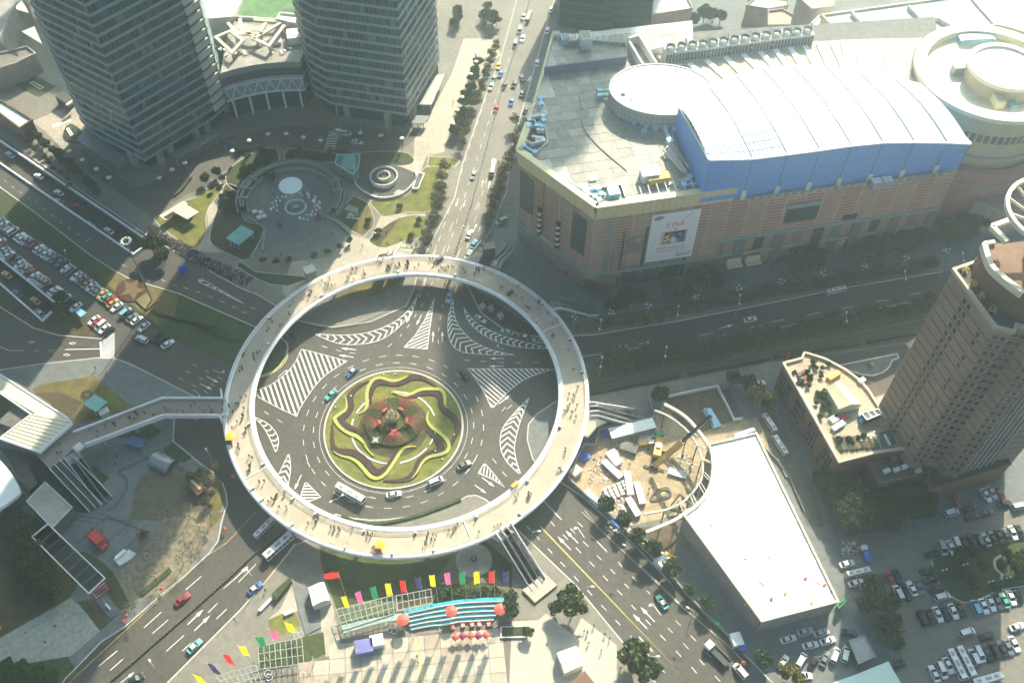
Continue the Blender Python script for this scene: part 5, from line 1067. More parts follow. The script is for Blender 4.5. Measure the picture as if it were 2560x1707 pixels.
for pts,l in(([(770,120),(980,350)],'first'),([(1290,60),(1410,190),(1600,170)],'second'),([(1560,170),(1680,240)],'third')):
 m=MB();m.ribbon(TP(3,0,pts,31),.7,30,31.6);tag(m.build('roof_wall',OFFW),f'{l} pale dividing wall on the big flat roof beyond the round building','wall')
m=MB();m.prism(TP(3,0,[(1075,270),(1385,225),(1465,300),(1130,335)],31.5),30,31.5,0,0);tag(m.build('tarpaulin',mat('sky_blue_sheet',(.22,.52,.72),.5,.05,.3)),'sky blue sheet spread on the big flat roof beyond the round building','sheet')
slab('department_store','cream edged roof beyond the round building at the right top edge','department store',TP(3,0,[(1840,-40),(2060,230),(2200,260),(2420,330),(2420,-60)],28),28,mat('cream_roofing',(.66,.62,.48),.7,.12,.25),CREAM)
slab('plant_house','brown panelled plant house between the cooling towers and the big roof','plant house',TP(3,0,[(480,150),(500,200),(640,365),(480,375),(380,310),(390,230)],24),24,METAL,CREAM)
slab('low_building','low pink brown building at the far right below the round building','building',TP(3,1,[(1980,0),(2500,30),(2500,330),(2200,400),(1900,290)],12),12,mat('rose_roof',(.34,.20,.17),.8,.12,.4),CONC)
tower('tall stepped skyscraper beyond the mall whose shadow darkens the roundabout',[(145.5+17.2*cos(a*pi/4+.35),700+17.2*sin(a*pi/4+.35))for a in range(8)],385,DT,'skyscraper',12,SPN)
m=MB();m.cyl((145.5,700),13,388,410,8,5);m.cyl((145.5,700),5,410,424,8,.5);tag(m.build('tower_spire',METAL),'tapering spire on top of the stepped skyscraper beyond the mall','spire')
tower('plain office tower standing beyond the towers at the top left',[(-176,484),(-136,472),(-124,508),(-164,520)],118,DT,'skyscraper',8,SPN)
# ================================================================ PROTOTYPES
def car_paint(name,col,rough=.3):return mat('car_paint_'+name,col,rough,spec=.5)
PAINT={'white':car_paint('white',(.78,.78,.76)),'silver':car_paint('silver',(.42,.45,.46)),'grey':car_paint('grey',(.16,.17,.18)),'black':car_paint('black',(.02,.022,.025)),'red':car_paint('red',(.36,.03,.03)),'orange':car_paint('orange',(.52,.34,.12)),'yellow':car_paint('yellow',(.80,.55,.10)),'blue':car_paint('blue',(.04,.14,.42)),'teal':car_paint('teal',(.16,.52,.46)),'light blue':car_paint('light_blue',(.22,.48,.62)),'green':car_paint('green',(.10,.36,.26)),'dark blue':car_paint('dark_blue',(.03,.05,.12)),'brown':car_paint('brown',(.14,.07,.05))}
CGL=mat('car_glass',(.02,.028,.03),.08,spec=.7);LAMPW=mat('lamp_lens',(.7,.7,.66),.2);LAMPR=mat('tail_lens',(.35,.02,.02),.3)
wh=MB()
def wheel_mesh(r,w):
 b=MB();n=14
 b.v=[(r*cos(2*pi*i/n),-w/2,r*sin(2*pi*i/n))for i in range(n)]+[(r*cos(2*pi*i/n),w/2,r*sin(2*pi*i/n))for i in range(n)]
 b.f=[[i,(i+1)%n,n+(i+1)%n,n+i]for i in range(n)];b.m=[0]*n
 b.f+=[list(range(n))[::-1],list(range(n,2*n))];b.m+=[0,0]
 o=len(b.v);b.v+=[(.6*r*cos(2*pi*i/8),s*(w/2+.01),.6*r*sin(2*pi*i/8))for s in(-1,1)for i in range(8)];b.f+=[[o+i for i in range(8)],[o+8+i for i in range(8)]];b.m+=[1,1]
 return b.mesh('wheel',[BLACK,METAL])
WHC=wheel_mesh(.33,.24);WHB=wheel_mesh(.50,.32)
def loft(sections,mi=0,caps=True,mesh=None):
 """sections: list of (x, [(y,z)...]) joined along x"""
 b=mesh or MB();o=len(b.v);n=len(sections[0][1])
 for x,ring in sections:
  for y,z in ring:b.v.append((x,y,z))
 for i in range(len(sections)-1):
  for j in range(n):b.f.append([o+i*n+j,o+i*n+(j+1)%n,o+(i+1)*n+(j+1)%n,o+(i+1)*n+j]);b.m.append(mi)
 if caps:b.f.append([o+j for j in range(n)][::-1]);b.f.append([o+(len(sections)-1)*n+j for j in range(n)]);b.m+=[mi,mi]
 return b
def crs(w,z0,z1,t=.12):return[(-w,z0),(w,z0),(w+.02,z0+.25),(w,z1-t),(w-t,z1),(-w+t,z1),(-w,z1-t),(-w-.02,z0+.25)]
def body_mesh(kind,m,top=None):
 if kind=='sedan':
  b=loft([(-2.28,crs(.74,.42,.84)),(-2.2,crs(.84,.30,.93)),(-1.3,crs(.89,.25,.97)),(-.9,crs(.90,.25,.95)),(.9,crs(.90,.25,.93)),(1.6,crs(.87,.25,.84)),(2.15,crs(.80,.30,.72)),(2.3,crs(.66,.38,.60))])
  b=loft([(-1.05,[(-.60,1.37),(.60,1.37),(.62,1.42),(.5,1.45),(-.5,1.45),(-.62,1.42)]),(.25,[(-.60,1.38),(.60,1.38),(.62,1.43),(.5,1.46),(-.5,1.46),(-.62,1.43)])],mi=1,mesh=b)
  for s in(-1,1):
   for xa,xb in((-1.62,-1.0),(-.4,-.35),(.75,.2)):b.bar((xa,s*.80,.95),(xb,s*.62,1.40),.08,.06,1)
   b.box((.72,s*1.0,.9),.18,.2,.14)
 elif kind=='van':
  b=loft([(-2.3,crs(.80,.40,.9)),(-2.25,crs(.88,.3,1.0)),(1.2,crs(.90,.28,1.02)),(1.9,crs(.86,.3,.98)),(2.3,crs(.74,.36,.72))])
  b=loft([(-2.1,[(-.72,1.72),(.72,1.72),(.74,1.78),(.6,1.84),(-.6,1.84),(-.74,1.78)]),(.75,[(-.72,1.74),(.72,1.74),(.74,1.80),(.6,1.85),(-.6,1.85),(-.74,1.80)])],mi=1,mesh=b)
  for s in(-1,1):
   for xa,xb in((-2.25,-2.1),(-1.0,-1.0),(.2,.2),(1.45,.75)):b.bar((xa,s*.86,1.0),(xb,s*.73,1.75),.09,.08,1)
   b.box((1.2,s*1.02,1.0),.2,.2,.2)
   b.bar((-2.0,s*.60,1.9),(.4,s*.60,1.9),.05,.05,1)
 elif kind=='bus':
  b=loft([(-5.7,crs(1.15,.5,1.4)),(-5.6,crs(1.25,.35,1.45)),(5.5,crs(1.25,.35,1.45)),(5.75,crs(1.15,.5,1.3))])
  b=loft([(-5.65,[(-1.18,2.75),(1.18,2.75),(1.25,2.85),(1.0,3.08),(-1.0,3.08),(-1.25,2.85)]),(5.6,[(-1.18,2.75),(1.18,2.75),(1.25,2.85),(1.0,3.08),(-1.0,3.08),(-1.25,2.85)])],mi=1,mesh=b)
  for s in(-1,1):
   for k in range(8):b.bar((-5.5+k*1.57,s*1.24,1.4),(-5.5+k*1.57,s*1.22,2.8),.16,.07,0)
   b.bar((5.75,s*1.2,2.6),(6.15,s*1.45,2.1),.12,.12,0)
 else:
  b=loft([(-1.9,crs(.74,.4,.9)),(1.2,crs(.76,.3,.92)),(1.9,crs(.66,.35,.7))]);b=loft([(-1.4,[(-.55,1.45),(.55,1.45),(.5,1.5),(-.5,1.5)]),(.2,[(-.55,1.45),(.55,1.45),(.5,1.5),(-.5,1.5)])],mi=1,mesh=b)
 return b.mesh('body',[m,top or m])
def glass_mesh(kind):
 if kind=='sedan':b=loft([(-1.72,[(-.74,.90),(.74,.90),(.72,.97),(-.72,.97)]),(-1.05,[(-.80,.90),(.80,.90),(.60,1.39),(-.60,1.39)]),(.25,[(-.81,.90),(.81,.90),(.60,1.40),(-.60,1.40)]),(1.0,[(-.78,.86),(.78,.86),(.74,.93),(-.74,.93)])])
 elif kind=='van':b=loft([(-2.27,[(-.84,.97),(.84,.97),(.80,1.05),(-.80,1.05)]),(-2.1,[(-.86,.97),(.86,.97),(.72,1.75),(-.72,1.75)]),(.75,[(-.86,.97),(.86,.97),(.72,1.76),(-.72,1.76)]),(1.6,[(-.82,.95),(.82,.95),(.78,1.03),(-.78,1.03)])])
 elif kind=='bus':b=loft([(-5.62,[(-1.21,1.35),(1.21,1.35),(1.19,2.8),(-1.19,2.8)]),(5.68,[(-1.21,1.2),(1.21,1.2),(1.19,2.8),(-1.19,2.8)])])
 return b.mesh('windows',CGL)
GM={k:glass_mesh(k)for k in('sedan','van','bus')}
lm=MB();lm.box((0,0,0),.12,.34,.16);LMW=lm.mesh('headlight',LAMPW);lm=MB();lm.box((0,0,0),.10,.32,.14);LMR=lm.mesh('tail_light',LAMPR)
vent=MB();vent.box((0,0,0),1.5,1.1,.18);VM=vent.mesh('roof_vent',METAL)
VEH={}
def vehicle(kind,col,top=None,lights=True):
 key=(kind,col,top,lights)
 if key in VEH:return VEH[key]
 cat={'sedan':'car','van':'van','bus':'bus'}[kind];nm={'sedan':'saloon_car','van':'people_carrier','bus':'city_bus'}[kind]
 t=thing(nm,col+' '+cat,cat)
 link('body',body_mesh(kind,PAINT[col],PAINT[top]if top else None),t);link('windows',GM[kind],t)
 L,wd,r={'sedan':(1.38,.78,.33),'van':(1.42,.80,.33),'bus':(3.4,1.12,.50)}[kind];xs={'bus':(-3.1,3.6)}.get(kind,(-L,L))
 for x in xs:
  for s in(-1,1):link('wheel',WHB if kind=='bus' else WHC,t,(x,s*wd,r))
 if lights:
  xx={'sedan':(2.2,-2.24),'van':(2.22,-2.3),'bus':(5.72,-5.7)}[kind];z=.6 if kind!='bus' else .75
  for s in(-1,1):link('headlight',LMW,t,(xx[0],s*(.6 if kind!='bus' else .95),z));link('tail_light',LMR,t,(xx[1],s*(.68 if kind!='bus' else 1.0),z+.08))
 if kind=='bus':
  for x in(-3.6,0,3.2):link('roof_vent',VM,t,(x,0,3.07),0,(1.0,1,1)if x else(1.6,1,.6))
 VEH[key]=t;return t
GZ=lambda q:q
def put_car(kind,col,p,rz,label,group=None,z=.0,top=None,lights=True,sc=None):
 return place(vehicle(kind,col,top,lights),(p.x,p.y,z),rz,label,group,sc)
def put_px(kind,col,c,r,a,b,label,group=None,z=0.0,**k):
 """a: pixel of the tail, b: pixel of the nose (in tile c, r)"""
 p=T(c,r,*a,z+.7);q=T(c,r,*b,z+.7);m_=(p+q)/2
 return put_car(kind,col,m_,heading(p,q),label,group,z,**k)
def person_mesh(pose,coat,legs,skin=(.45,.28,.18),hair=(.015,.012,.01),bag=None):
 hp=.90;P={'pelvis':(0,0,hp),'chest':(0,0,1.28),'neck':(.0,0,1.48),'head':(.03,0,1.62),'top':(.03,0,1.70)}
 st={'walk':(.24,-.24),'walk2':(-.20,.18),'stand':(.03,-.02),'wide':(.05,.0)}[pose];arm={'walk':(-.2,.2),'walk2':(.16,-.16),'stand':(.05,.05),'wide':(.25,.25)}[pose]
 for s,dx,ax in((1,st[0],arm[0]),(-1,st[1],arm[1])):
  n='l' if s>0 else 'r'
  P['hip'+n]=(0,s*.10,hp-.06);P['knee'+n]=(dx*.55+.04,s*.11,.48);P['ank'+n]=(dx,s*.11,.09);P['toe'+n]=(dx+.17,s*.12,.05)
  P['sh'+n]=(0,s*.19,1.40);P['el'+n]=(ax*.5-.03,s*.25,1.13);P['ha'+n]=(ax+.04,s*.24,.88)
 idx={k:i for i,k in enumerate(P)};E=[('pelvis','chest'),('chest','neck'),('neck','head'),('head','top')]
 for n in 'lr':E+=[('pelvis','hip'+n),('hip'+n,'knee'+n),('knee'+n,'ank'+n),('ank'+n,'toe'+n),('chest','sh'+n),('sh'+n,'el'+n),('el'+n,'ha'+n)]
 me=bpy.data.meshes.new('person_skeleton');me.from_pydata(list(P.values()),[(idx[a],idx[b])for a,b in E],[])
 ob=bpy.data.objects.new('person_skeleton',me);COL.objects.link(ob);md=ob.modifiers.new('s','SKIN');md.use_smooth_shade=True
 R_={'pelvis':.155,'chest':.175,'neck':.065,'head':.105,'top':.085,'hip':.105,'knee':.068,'ank':.05,'toe':.042,'sh':.085,'el':.055,'ha':.045}
 for k,i in idx.items():
  kk=k if k in R_ else k[:-1];r=R_[kk];v=me.skin_vertices[0].data[i];v.radius=(r*1.0,r*(1.0 if kk not in('pelvis','chest')else 1.25))
  if k=='pelvis':v.use_root=True
 sb=ob.modifiers.new('u','SUBSURF');sb.levels=1;sb.render_levels=1
 dg=bpy.context.evaluated_depsgraph_get();em=bpy.data.meshes.new_from_object(ob.evaluated_get(dg));bpy.data.objects.remove(ob)
 em.materials.clear()
 for nm,c in(('coat',coat),('trousers',legs),('skin',skin),('hair',hair)):
  key='cloth_%s_%02x%02x%02x'%(nm,int(c[0]*255),int(c[1]*255),int(c[2]*255));em.materials.append(bpy.data.materials.get(key)or mat(key,c,.8))
 for p in em.polygons:
  x,y,z=p.center;hand=abs(y)>.19 and z<.93
  p.material_index=2 if(hand and z>.8)or(z>1.5 and not(z>1.63 or x<-.02))else 3 if z>1.5 or z<.09 else 0 if z>.80 else 1
  p.use_smooth=True
 em.name='person';return em
COATS=[((.02,.02,.025),(.02,.022,.03),'black coat'),((.05,.05,.055),(.03,.035,.05),'grey coat'),((.03,.04,.08),(.02,.02,.025),'navy jacket'),((.30,.03,.03),(.02,.02,.03),'red jacket'),((.42,.40,.36),(.03,.03,.04),'pale jacket'),((.10,.06,.04),(.03,.03,.04),'brown coat')]
PME=[[person_mesh(po,c,l)for po in('walk','walk2','stand')]for c,l,n in COATS]
_pc={}
def person(p,z,rz=None,coat=None,where='',rn=random):
 ci=coat if coat is not None else rn.choices(range(6),(9,6,5,1,2,2))[0];po=rn.choice((0,1,0,1,2));o=bpy.data.objects.new('person',PME[ci][po]);COL.objects.link(o)
 o.location=(p[0],p[1],z);o.rotation_euler=(0,0,rz if rz is not None else rn.uniform(0,2*pi));s=rn.uniform(.93,1.06);o.scale=(s,s,s)
 act=('walking' if po<2 else 'standing');key=(COATS[ci][2],act,where)
 return tag(o,f'person in a {COATS[ci][2]} {act} {where}','person',f'people {where}')
LEAF={k:mat('leaves_'+k,c,.9,0,1.1,col2=c2)for k,c,c2 in(('dark',(.080,.120,.032),(.032,.055,.018)),('green',(.115,.155,.036),(.05,.075,.020)),('autumn',(.21,.165,.075),(.085,.080,.035)),('yellow',(.30,.25,.05),(.12,.12,.03)),('dim',(.150,.150,.060),(.06,.075,.03)),('rust',(.30,.13,.05),(.14,.07,.03)))}
BARK=mat('bark',(.13,.10,.075),.9,.2,2);BARKP=mat('pale_bark',(.36,.32,.25),.9,.2,1.5)
def tree_proto(name,label,h,r,leaf,seed,n=900,trunk=.24,sparse=0.0,bark=None,flat_=.8,clump=9,leafs=.34):
 rn=random.Random(seed);t=thing(name,label,'tree');th=h*.42
 b=MB();b.tube([(0,0,0),(rn.uniform(-.1,.1),rn.uniform(-.1,.1),th*.5),(rn.uniform(-.2,.2),rn.uniform(-.2,.2),th),(rn.uniform(-.3,.3),rn.uniform(-.3,.3),h*.82)],trunk,7,r2=trunk*.3)
 for k in range(8):
  a=k*2.4+rn.uniform(-.3,.3);z=th*rn.uniform(.75,1.35);L=r*rn.uniform(.55,.95);b.tube([(0,0,z),(L*.5*cos(a),L*.5*sin(a),z+L*.35),(L*cos(a),L*sin(a),z+L*.7)],trunk*.4,5,r2=trunk*.12)
  for q in range(2 if sparse else 1):
   a2=a+rn.uniform(-.7,.7);b.tube([(L*.5*cos(a),L*.5*sin(a),z+L*.35),(L*.9*cos(a2),L*.9*sin(a2),z+L*.9+.3)],trunk*.2,4,r2=.02)
 b.build('trunk',bark or BARK,t,True)
 cl=[];cz=h*.66;
 for k in range(clump):
  a=rn.uniform(0,2*pi);q=r*rn.uniform(.25,.78);cl.append((q*cos(a),q*sin(a),cz+rn.uniform(-.28,.34)*h*flat_*.6,r*rn.uniform(.30,.50)))
 cl.append((0,0,cz+h*.12,r*.5));m=MB();
 for k in range(n):
  c=rn.choice(cl);u=rn.uniform(-1,1);a=rn.uniform(0,2*pi);q=c[3]*(rn.uniform(.55,1.0)**.5);s=sqrt(1-u*u)
  p=Vector((c[0]+q*s*cos(a),c[1]+q*s*sin(a),c[2]+q*u*.8));d=Vector((rn.uniform(-1,1),rn.uniform(-1,1),rn.uniform(-.2,1))).normalized();e=d.orthogonal().normalized();f=d.cross(e);sz=leafs*rn.uniform(.6,1.35)
  g=rn.uniform(0,pi);e,f=e*cos(g)+f*sin(g),f*cos(g)-e*sin(g)
  m.add([p-e*sz-f*sz*.6,p+e*sz*.2-f*sz,p+e*sz+f*sz*.5,p-e*sz*.3+f*sz*.9],[[0,1,2,3]],0)
 if n:m.build('crown',LEAF[leaf],t)
 return t
TREE={}
def tree_at(kind,p,z=.12,sc=1.0,label=None,group=None,rn=random):
 if kind not in TREE:
  TREE[kind]={'dark':lambda:tree_proto('evergreen_tree','dense dark evergreen tree',7.5,3.4,'dark',1,1500,.25),'green':lambda:tree_proto('evergreen_tree','green bushy tree',7.0,3.2,'green',2,1400,.22),'autumn':lambda:tree_proto('plane_tree','thin autumn tree',8.0,3.0,'autumn',3,520,.16,.4,BARKP,leafs=.26,clump=12),'dim':lambda:tree_proto('street_tree','thin olive green street tree',7.0,3.1,'dim',4,800,.16,.3,leafs=.3,clump=12),'yellow':lambda:tree_proto('broadleaf_tree','yellow green broadleaf tree',8.0,3.4,'yellow',5,1600,.25),'bare':lambda:tree_proto('bare_tree','leafless tree',8.0,3.2,'autumn',6,90,.16,.6,BARKP,leafs=.2),'rust':lambda:tree_proto('small_tree','small reddish tree',3.4,1.8,'rust',7,320,.10,.4,leafs=.22),'ball':lambda:tree_proto('topiary_tree','clipped round tree',3.0,1.15,'dark',8,620,.10,leafs=.20,clump=16),'bush':lambda:tree_proto('shrub','rounded shrub',2.2,1.5,'dark',9,420,.08,leafs=.24,clump=12)}[kind]()
 return place(TREE[kind],(p[0],p[1],z),rn.uniform(0,2*pi),label,group,sc*rn.uniform(.92,1.08))
def globe_lamp():
 t=thing('plaza_lamp','white disc lamp','lamp');b=MB();b.cyl((0,0,0),.13,0,5.2,8,.09);b.build('post',METAL,t)
 b=MB();b.lathe([(.55,5.2),(.95,5.45),(.55,5.55),(.05,5.5)],n=20);b.build('lamp_ring',WHITE,t,True);b=MB();b.cyl((0,0),.34,5.3,5.75,12);b.build('lamp_head',OFFW,t)
 b=MB();b.box((0,.42,2.2),.06,.7,2.2);b.build('banner',DARK,t);b=MB();b.box((0,-.42,2.2),.06,.7,2.2);b.build('banner',BROWN,t);return t
def arm_lamp(h=9.0,arms=1):
 t=thing('street_lamp','street lamp with curved arm','street lamp');b=MB();b.cyl((0,0,0),.11,0,h,8,.06);b.build('post',METAL,t)
 for k in range(arms):
  s=1 if k==0 else-1;b=MB();b.tube([(0,0,h-.1),(s*.5,0,h+.35),(s*1.6,0,h+.55)],.06,6);b.build('arm',OFFW,t);b=MB();b.ball((s*1.9,0,h+.5),.55,.32,.16,10,6);b.build('lamp_head',WHITE,t,True)
 return t
def cluster_lamp():
 t=thing('cluster_lamp','ornamental lamp with a cluster of white heads','street lamp');b=MB();b.cyl((0,0,0),.13,0,6.4,8,.08);b.build('post',METAL,t)
 for k in range(5):
  a=k*2*pi/5;z=6.0+(k%2)*.7;b=MB();b.tube([(0,0,z-.4),(.8*cos(a),.8*sin(a),z)],.05,5);b.build('arm',METAL,t);b=MB();b.cyl((.95*cos(a),.95*sin(a)),.28,z-.05,z+.22,8,.2);b.build('lamp_head',WHITE,t)
 return t
def flag(col,h,p,label,group,wl=3.2,wh_=1.7,ang=0.0,hang=0.75,seed=0,vertical=True):
 rn=random.Random(seed);t=thing('flag',label,'flag',(p[0],p[1],.12),0,group);b=MB();b.cyl((0,0,0),.075,0,h,8,.04);b.ball((0,0,h+.08),.12);b.build('pole',OFFW,t)
 m=MB();nx,nz=7,6;H=wl;Wd=wh_
 for i in range(nx+1):
  for j in range(nz+1):
   u=i/nx;v=j/nz;x=u*Wd;y=.28*sin(u*5+v*1.5+seed)*u;z=h-.15-v*H-u*.35*hang-.12*sin(v*6+seed)
   m.v.append(((x*cos(ang)-y*sin(ang)),(x*sin(ang)+y*cos(ang)),z))
 for i in range(nx):
  for j in range(nz):a=i*(nz+1)+j;m.f.append([a,a+1,a+nz+2,a+nz+1]);m.m.append(0)
 m.build('cloth',col,t,True);return t
def parasol(col,p,z,r,label,cat='parasol',h=2.5,name='parasol',n=8,group=None):
 t=thing(name,label,cat,(p[0],p[1],z),0,group);b=MB();b.cyl((0,0,0),.04,0,h,6);b.build('pole',METAL,t);b=MB();b.lathe([(r,h-.35),(r*.5,h-.08),(.03,h+.12)],n=n);b.lathe([(r,h-.35),(r,h-.5)],n=n);b.build('canopy',col,t);return t
 # ================================================================ VEHICLES ON THE ROADS
cars=[('sedan','white',0,1,(395,70),(320,25),'white saloon leaving on the inner lanes beside the long ramp',-1.6),('sedan','white',0,1,(575,222),(502,180),'white saloon in the underpass ramp behind the first white one',-2.4),('sedan','orange',0,1,(570,300),(502,262),'orange-roofed taxi hugging the ramp wall',-2.4),('sedan','red',0,1,(755,345),(682,305),'dark red saloon inside the long ramp',-3),('sedan','white',0,1,(850,512),(792,475),'white saloon close to the lower ramp wall',-3.6),('sedan','white',0,1,(1032,575),(962,525),'white saloon nearest the tunnel mouth of the long ramp',-4.0),('sedan','white',0,1,(1295,730),(1250,760),'white car bonnet at the tunnel mouth',-4.5),('sedan','light blue',0,0,(125,1445),(60,1395),'pale teal saloon at the left edge on the upper ramp lane',-.8),('sedan','blue',0,0,(2150,1300),(2065,1350),'blue saloon on the sunlit drop-off drive',.13),('sedan','yellow',0,1,(100,980),(25,925),'yellow-roofed taxi in the second ramp',-2.4),('sedan','yellow',0,1,(365,1220),(285,1160),'gold taxi further down the second ramp',-4),('sedan','teal',0,1,(405,1335),(322,1270),'green and white taxi nearest the end of the second ramp',-4.4),('sedan','grey',0,1,(190,1155),(120,1095),'dark car in the shade of the second ramp',-3.2),('van','white',1,0,(770,1220),(875,1228),'white minibus parked in front of the right-hand glass tower',.13),('sedan','white',1,0,(895,1295),(965,1310),'white car stopped on the drive below the minibus',.13),('sedan','yellow',1,0,(2235,575),(2215,635),'yellow taxi on the far avenue',0),('sedan','blue',1,0,(2255,650),(2235,705),'blue taxi behind the yellow one on the far avenue',0),('sedan','green',1,0,(2195,695),(2165,755),'green taxi by the kerb of the far avenue',0),('sedan','white',1,0,(2170,765),(2145,825),'white saloon by the kerb of the far avenue',0),('sedan','black',1,0,(2290,760),(2265,815),'black saloon beside the fence of the far avenue',0),('sedan','red',1,0,(2215,965),(2195,1030),'dark red saloon alone in the southbound avenue lanes',0),('sedan','blue',2,0,(0,905),(-15,970),'blue taxi across the avenue fence from the dark red saloon',0),('sedan','silver',2,0,(100,735),(85,690),'silver car just past the far zebra crossing',0),('sedan','black',2,0,(30,750),(10,800),'black car waiting at the far zebra crossing',0),('sedan','grey',2,0,(85,880),(100,830),'grey car below the far zebra crossing',0),('sedan','black',2,0,(120,1030),(140,985),'black car by the mall side kerb of the avenue',0),('sedan','white',2,0,(225,600),(235,555),'white car in the shaded top part of the avenue',0),('sedan','white',2,0,(320,300),(328,260),'white car far up the avenue by the fence',0),('sedan','white',2,0,(355,110),(362,70),'white car at the very top of the avenue',0),('van','white',2,0,(80,250),(65,310),'white van coming down the far avenue',0),('sedan','white',2,0,(105,325),(90,385),'white saloon behind the white van on the far avenue',0),('van','silver',2,0,(40,380),(20,440),'silver van further down the far avenue',0),('sedan','silver',2,0,(110,130),(100,180),'silver car high on the avenue next to the bus',0),('sedan','silver',1,1,(2010,10),(1985,70),'silver saloon coming down the avenue beside the fence',0),('van','silver',1,1,(2300,440),(2210,480),'silver van entering the bay in front of the mall',.13),('sedan','white',1,1,(1940,620),(1980,545),'white saloon going up the avenue beyond the ring',0),('sedan','light blue',1,1,(1985,700),(2020,640),'pale blue car behind the white saloon going up the avenue',0),('sedan','white',1,1,(1940,800),(1975,730),'white car about to leave the shade of the ring on the avenue',0),('sedan','light blue',1,1,(1785,1120),(1760,1200),'pale blue saloon entering the roundabout from the avenue',0),('sedan','brown',1,1,(1530,1075),(1495,1150),'dark red and black car passing under the ring at the north',0),('sedan','silver',1,1,(2020,1330),(2100,1385),'silver saloon at the head of the curving east slip lane',0),('sedan','red',2,1,(160,1535),(55,1510),'red and white car in the east slip lane under the ring',0),('sedan','silver',2,1,(300,1560),(195,1550),'silver car partly hidden by the ring deck in the east slip lane',0),('sedan','green',1,1,(2345,1490),(2265,1465),'teal taxi in the east slip lane behind the silver saloon',0),('sedan','black',1,1,(380,1530),(290,1485),'black saloon in the shade at the north-west of the roundabout',0),('sedan','blue',1,2,(925,235),(835,320),'blue saloon with white roof on the north-west of the roundabout',0),('sedan','teal',1,2,(740,440),(635,530),'teal taxi on the west of the roundabout',0),('sedan','black',1,2,(1885,265),(1940,330),'black saloon in the shade at the north-east of the roundabout',0),('sedan','grey',1,2,(1860,1155),(1955,1105),'grey saloon at the shadow edge on the south-east of the roundabout',0),('sedan','white',1,2,(1195,1410),(1335,1385),'white saloon on the south side of the roundabout next to the bus',0),('van','white',1,2,(1580,1310),(1725,1250),'white people carrier with orange lights on the south-east of the roundabout',0),('sedan','white',2,1,(2135,1375),(2240,1350),'white saloon alone on the shaded eastern avenue',0),('sedan','grey',2,2,(945,65),(1060,40),'grey saloon on the eastern avenue near the ring',0),('sedan','silver',2,2,(2205,390),(2320,370),'silver car parked by the trees north of the long shed',.13),('sedan','red',0,3,(1610,850),(1740,745),'red and orange taxi going up the south-west road',0),('sedan','teal',0,3,(1720,1290),(1850,1165),'pale teal and white taxi on the south-west road beside the kerb',0),('sedan','blue',0,3,(2285,740),(2400,650),'blue taxi with white roof on the south-west road near the ring',0),('sedan','black',0,3,(1185,1568),(1300,1500),'black car at the bottom edge of the south-west road',0),('sedan','teal',2,3,(1425,890),(1330,755),'green and white taxi in the south-east road cycle side lane',0),('van','white',2,3,(2150,1520),(2045,1395),'white van with its load at the lower end of the south-east road',0),('sedan','silver',3,2,(1490,1230+250),(1530,1568+0),'blue-grey car in the shade beside the far car park row',.13)]
for k,c,tc,tr,a,b,l,z in cars[:-1]:put_px(k,c,tc,tr,a,b,l,None,z,top='white' if('white roof' in l or 'green and white' in l or 'red and white' in l or 'teal and white' in l or 'orange-roofed' in l and False)else('yellow' if 'yellow-roofed' in l else None))
for tc,tr,a,b,l,col in((1,2,(735,1300),(985,1440),'white bus turning round the south-west of the island','white'),(1,3,(70,400),(320,180),'long white bus under the edge of the south-west ring arc','white'),(1,3,(-10,190),(130,50),'white bus half hidden beneath the ring next to the long white bus','white'),(3,1,(550,1085),(725,1045),'pale single-deck bus on the tree-lined lane below the mall','white'),(1,0,(2165,1568),(2185,1440),'white bus among the trees at the mall side of the avenue','white'),(3,2,(75,790),(-20,640),'white coach parked behind another one beside the brown podium','white'),(3,2,(70,840),(180,1010),'white coach parked nearest the brown podium','white'),(2,0,(165,90),(145,150),'orange-red bus high on the far avenue','orange')):
 p=T(tc,tr,*a,2.9);q=T(tc,tr,*b,2.9);put_car('bus',col,(p+q)/2,heading(p,q),l,None,0 if tr!=2 or tc!=3 else .13,sc=min(1.1,max(.62,(q-p).length/11.6)))
put_px('sedan','red',1,1,(1500,1150),(1530,1075),'x')if False else None
t=thing('flatbed_lorry','dark flatbed lorry with a white cab on the right of the south-east road','lorry');a=T(2,3,1960,1370,1.2);b_=T(2,3,1800,1215,1.2);c=(a+b_)/2;t.location=(c.x,c.y,0);t.rotation_euler=(0,0,heading(a,b_))
b=MB();b.box((-1.2,0,.9),5.6,2.3,.35);b.box((-1.2,1.1,1.2),5.6,.12,.5);b.box((-1.2,-1.1,1.2),5.6,.12,.5);b.build('flatbed',DARK,t);b=MB();b.box((2.7,0,.6),1.9,2.2,1.7);b.build('cab',WHITE,t);b=MB();b.box((3.4,0,1.4),.6,2.0,.7);b.build('windscreen',CGL,t)
for x in(-3,-1.8,2.6):
 for s in(-1,1):link('wheel',WHB,t,(x,s*1.0,.5))
rnC=random.Random(42)
rowA=[(0,465,'silver'),(30,492,'white'),(62,520,'grey'),(118,555,'white'),(85,538,'silver'),(178,600,'white'),(205,622,'white'),(235,640,'silver'),(268,660,'grey'),(318,690,'red'),(352,712,'white'),(382,735,'silver'),(425,758,'white'),(458,782,'silver'),(500,808,'grey'),(552,842,'grey'),(608,895,'white'),(640,915,'silver'),(700,965,'white'),(735,985,'silver'),(760,1005,'grey'),(800,1035,'orange'),(838,1062,'white'),(868,1085,'silver'),(898,1105,'silver'),(938,1135,'orange'),(972,1160,'green'),(1010,1182,'red'),(1035,1212,'orange'),(1072,1250,'white'),(1155,1300,'light blue'),(1178,1320,'black'),(1210,1345,'grey'),(1255,1370,'white'),(1320,1430,'white'),(1440,1520,'black'),(1490,1545,'black')]
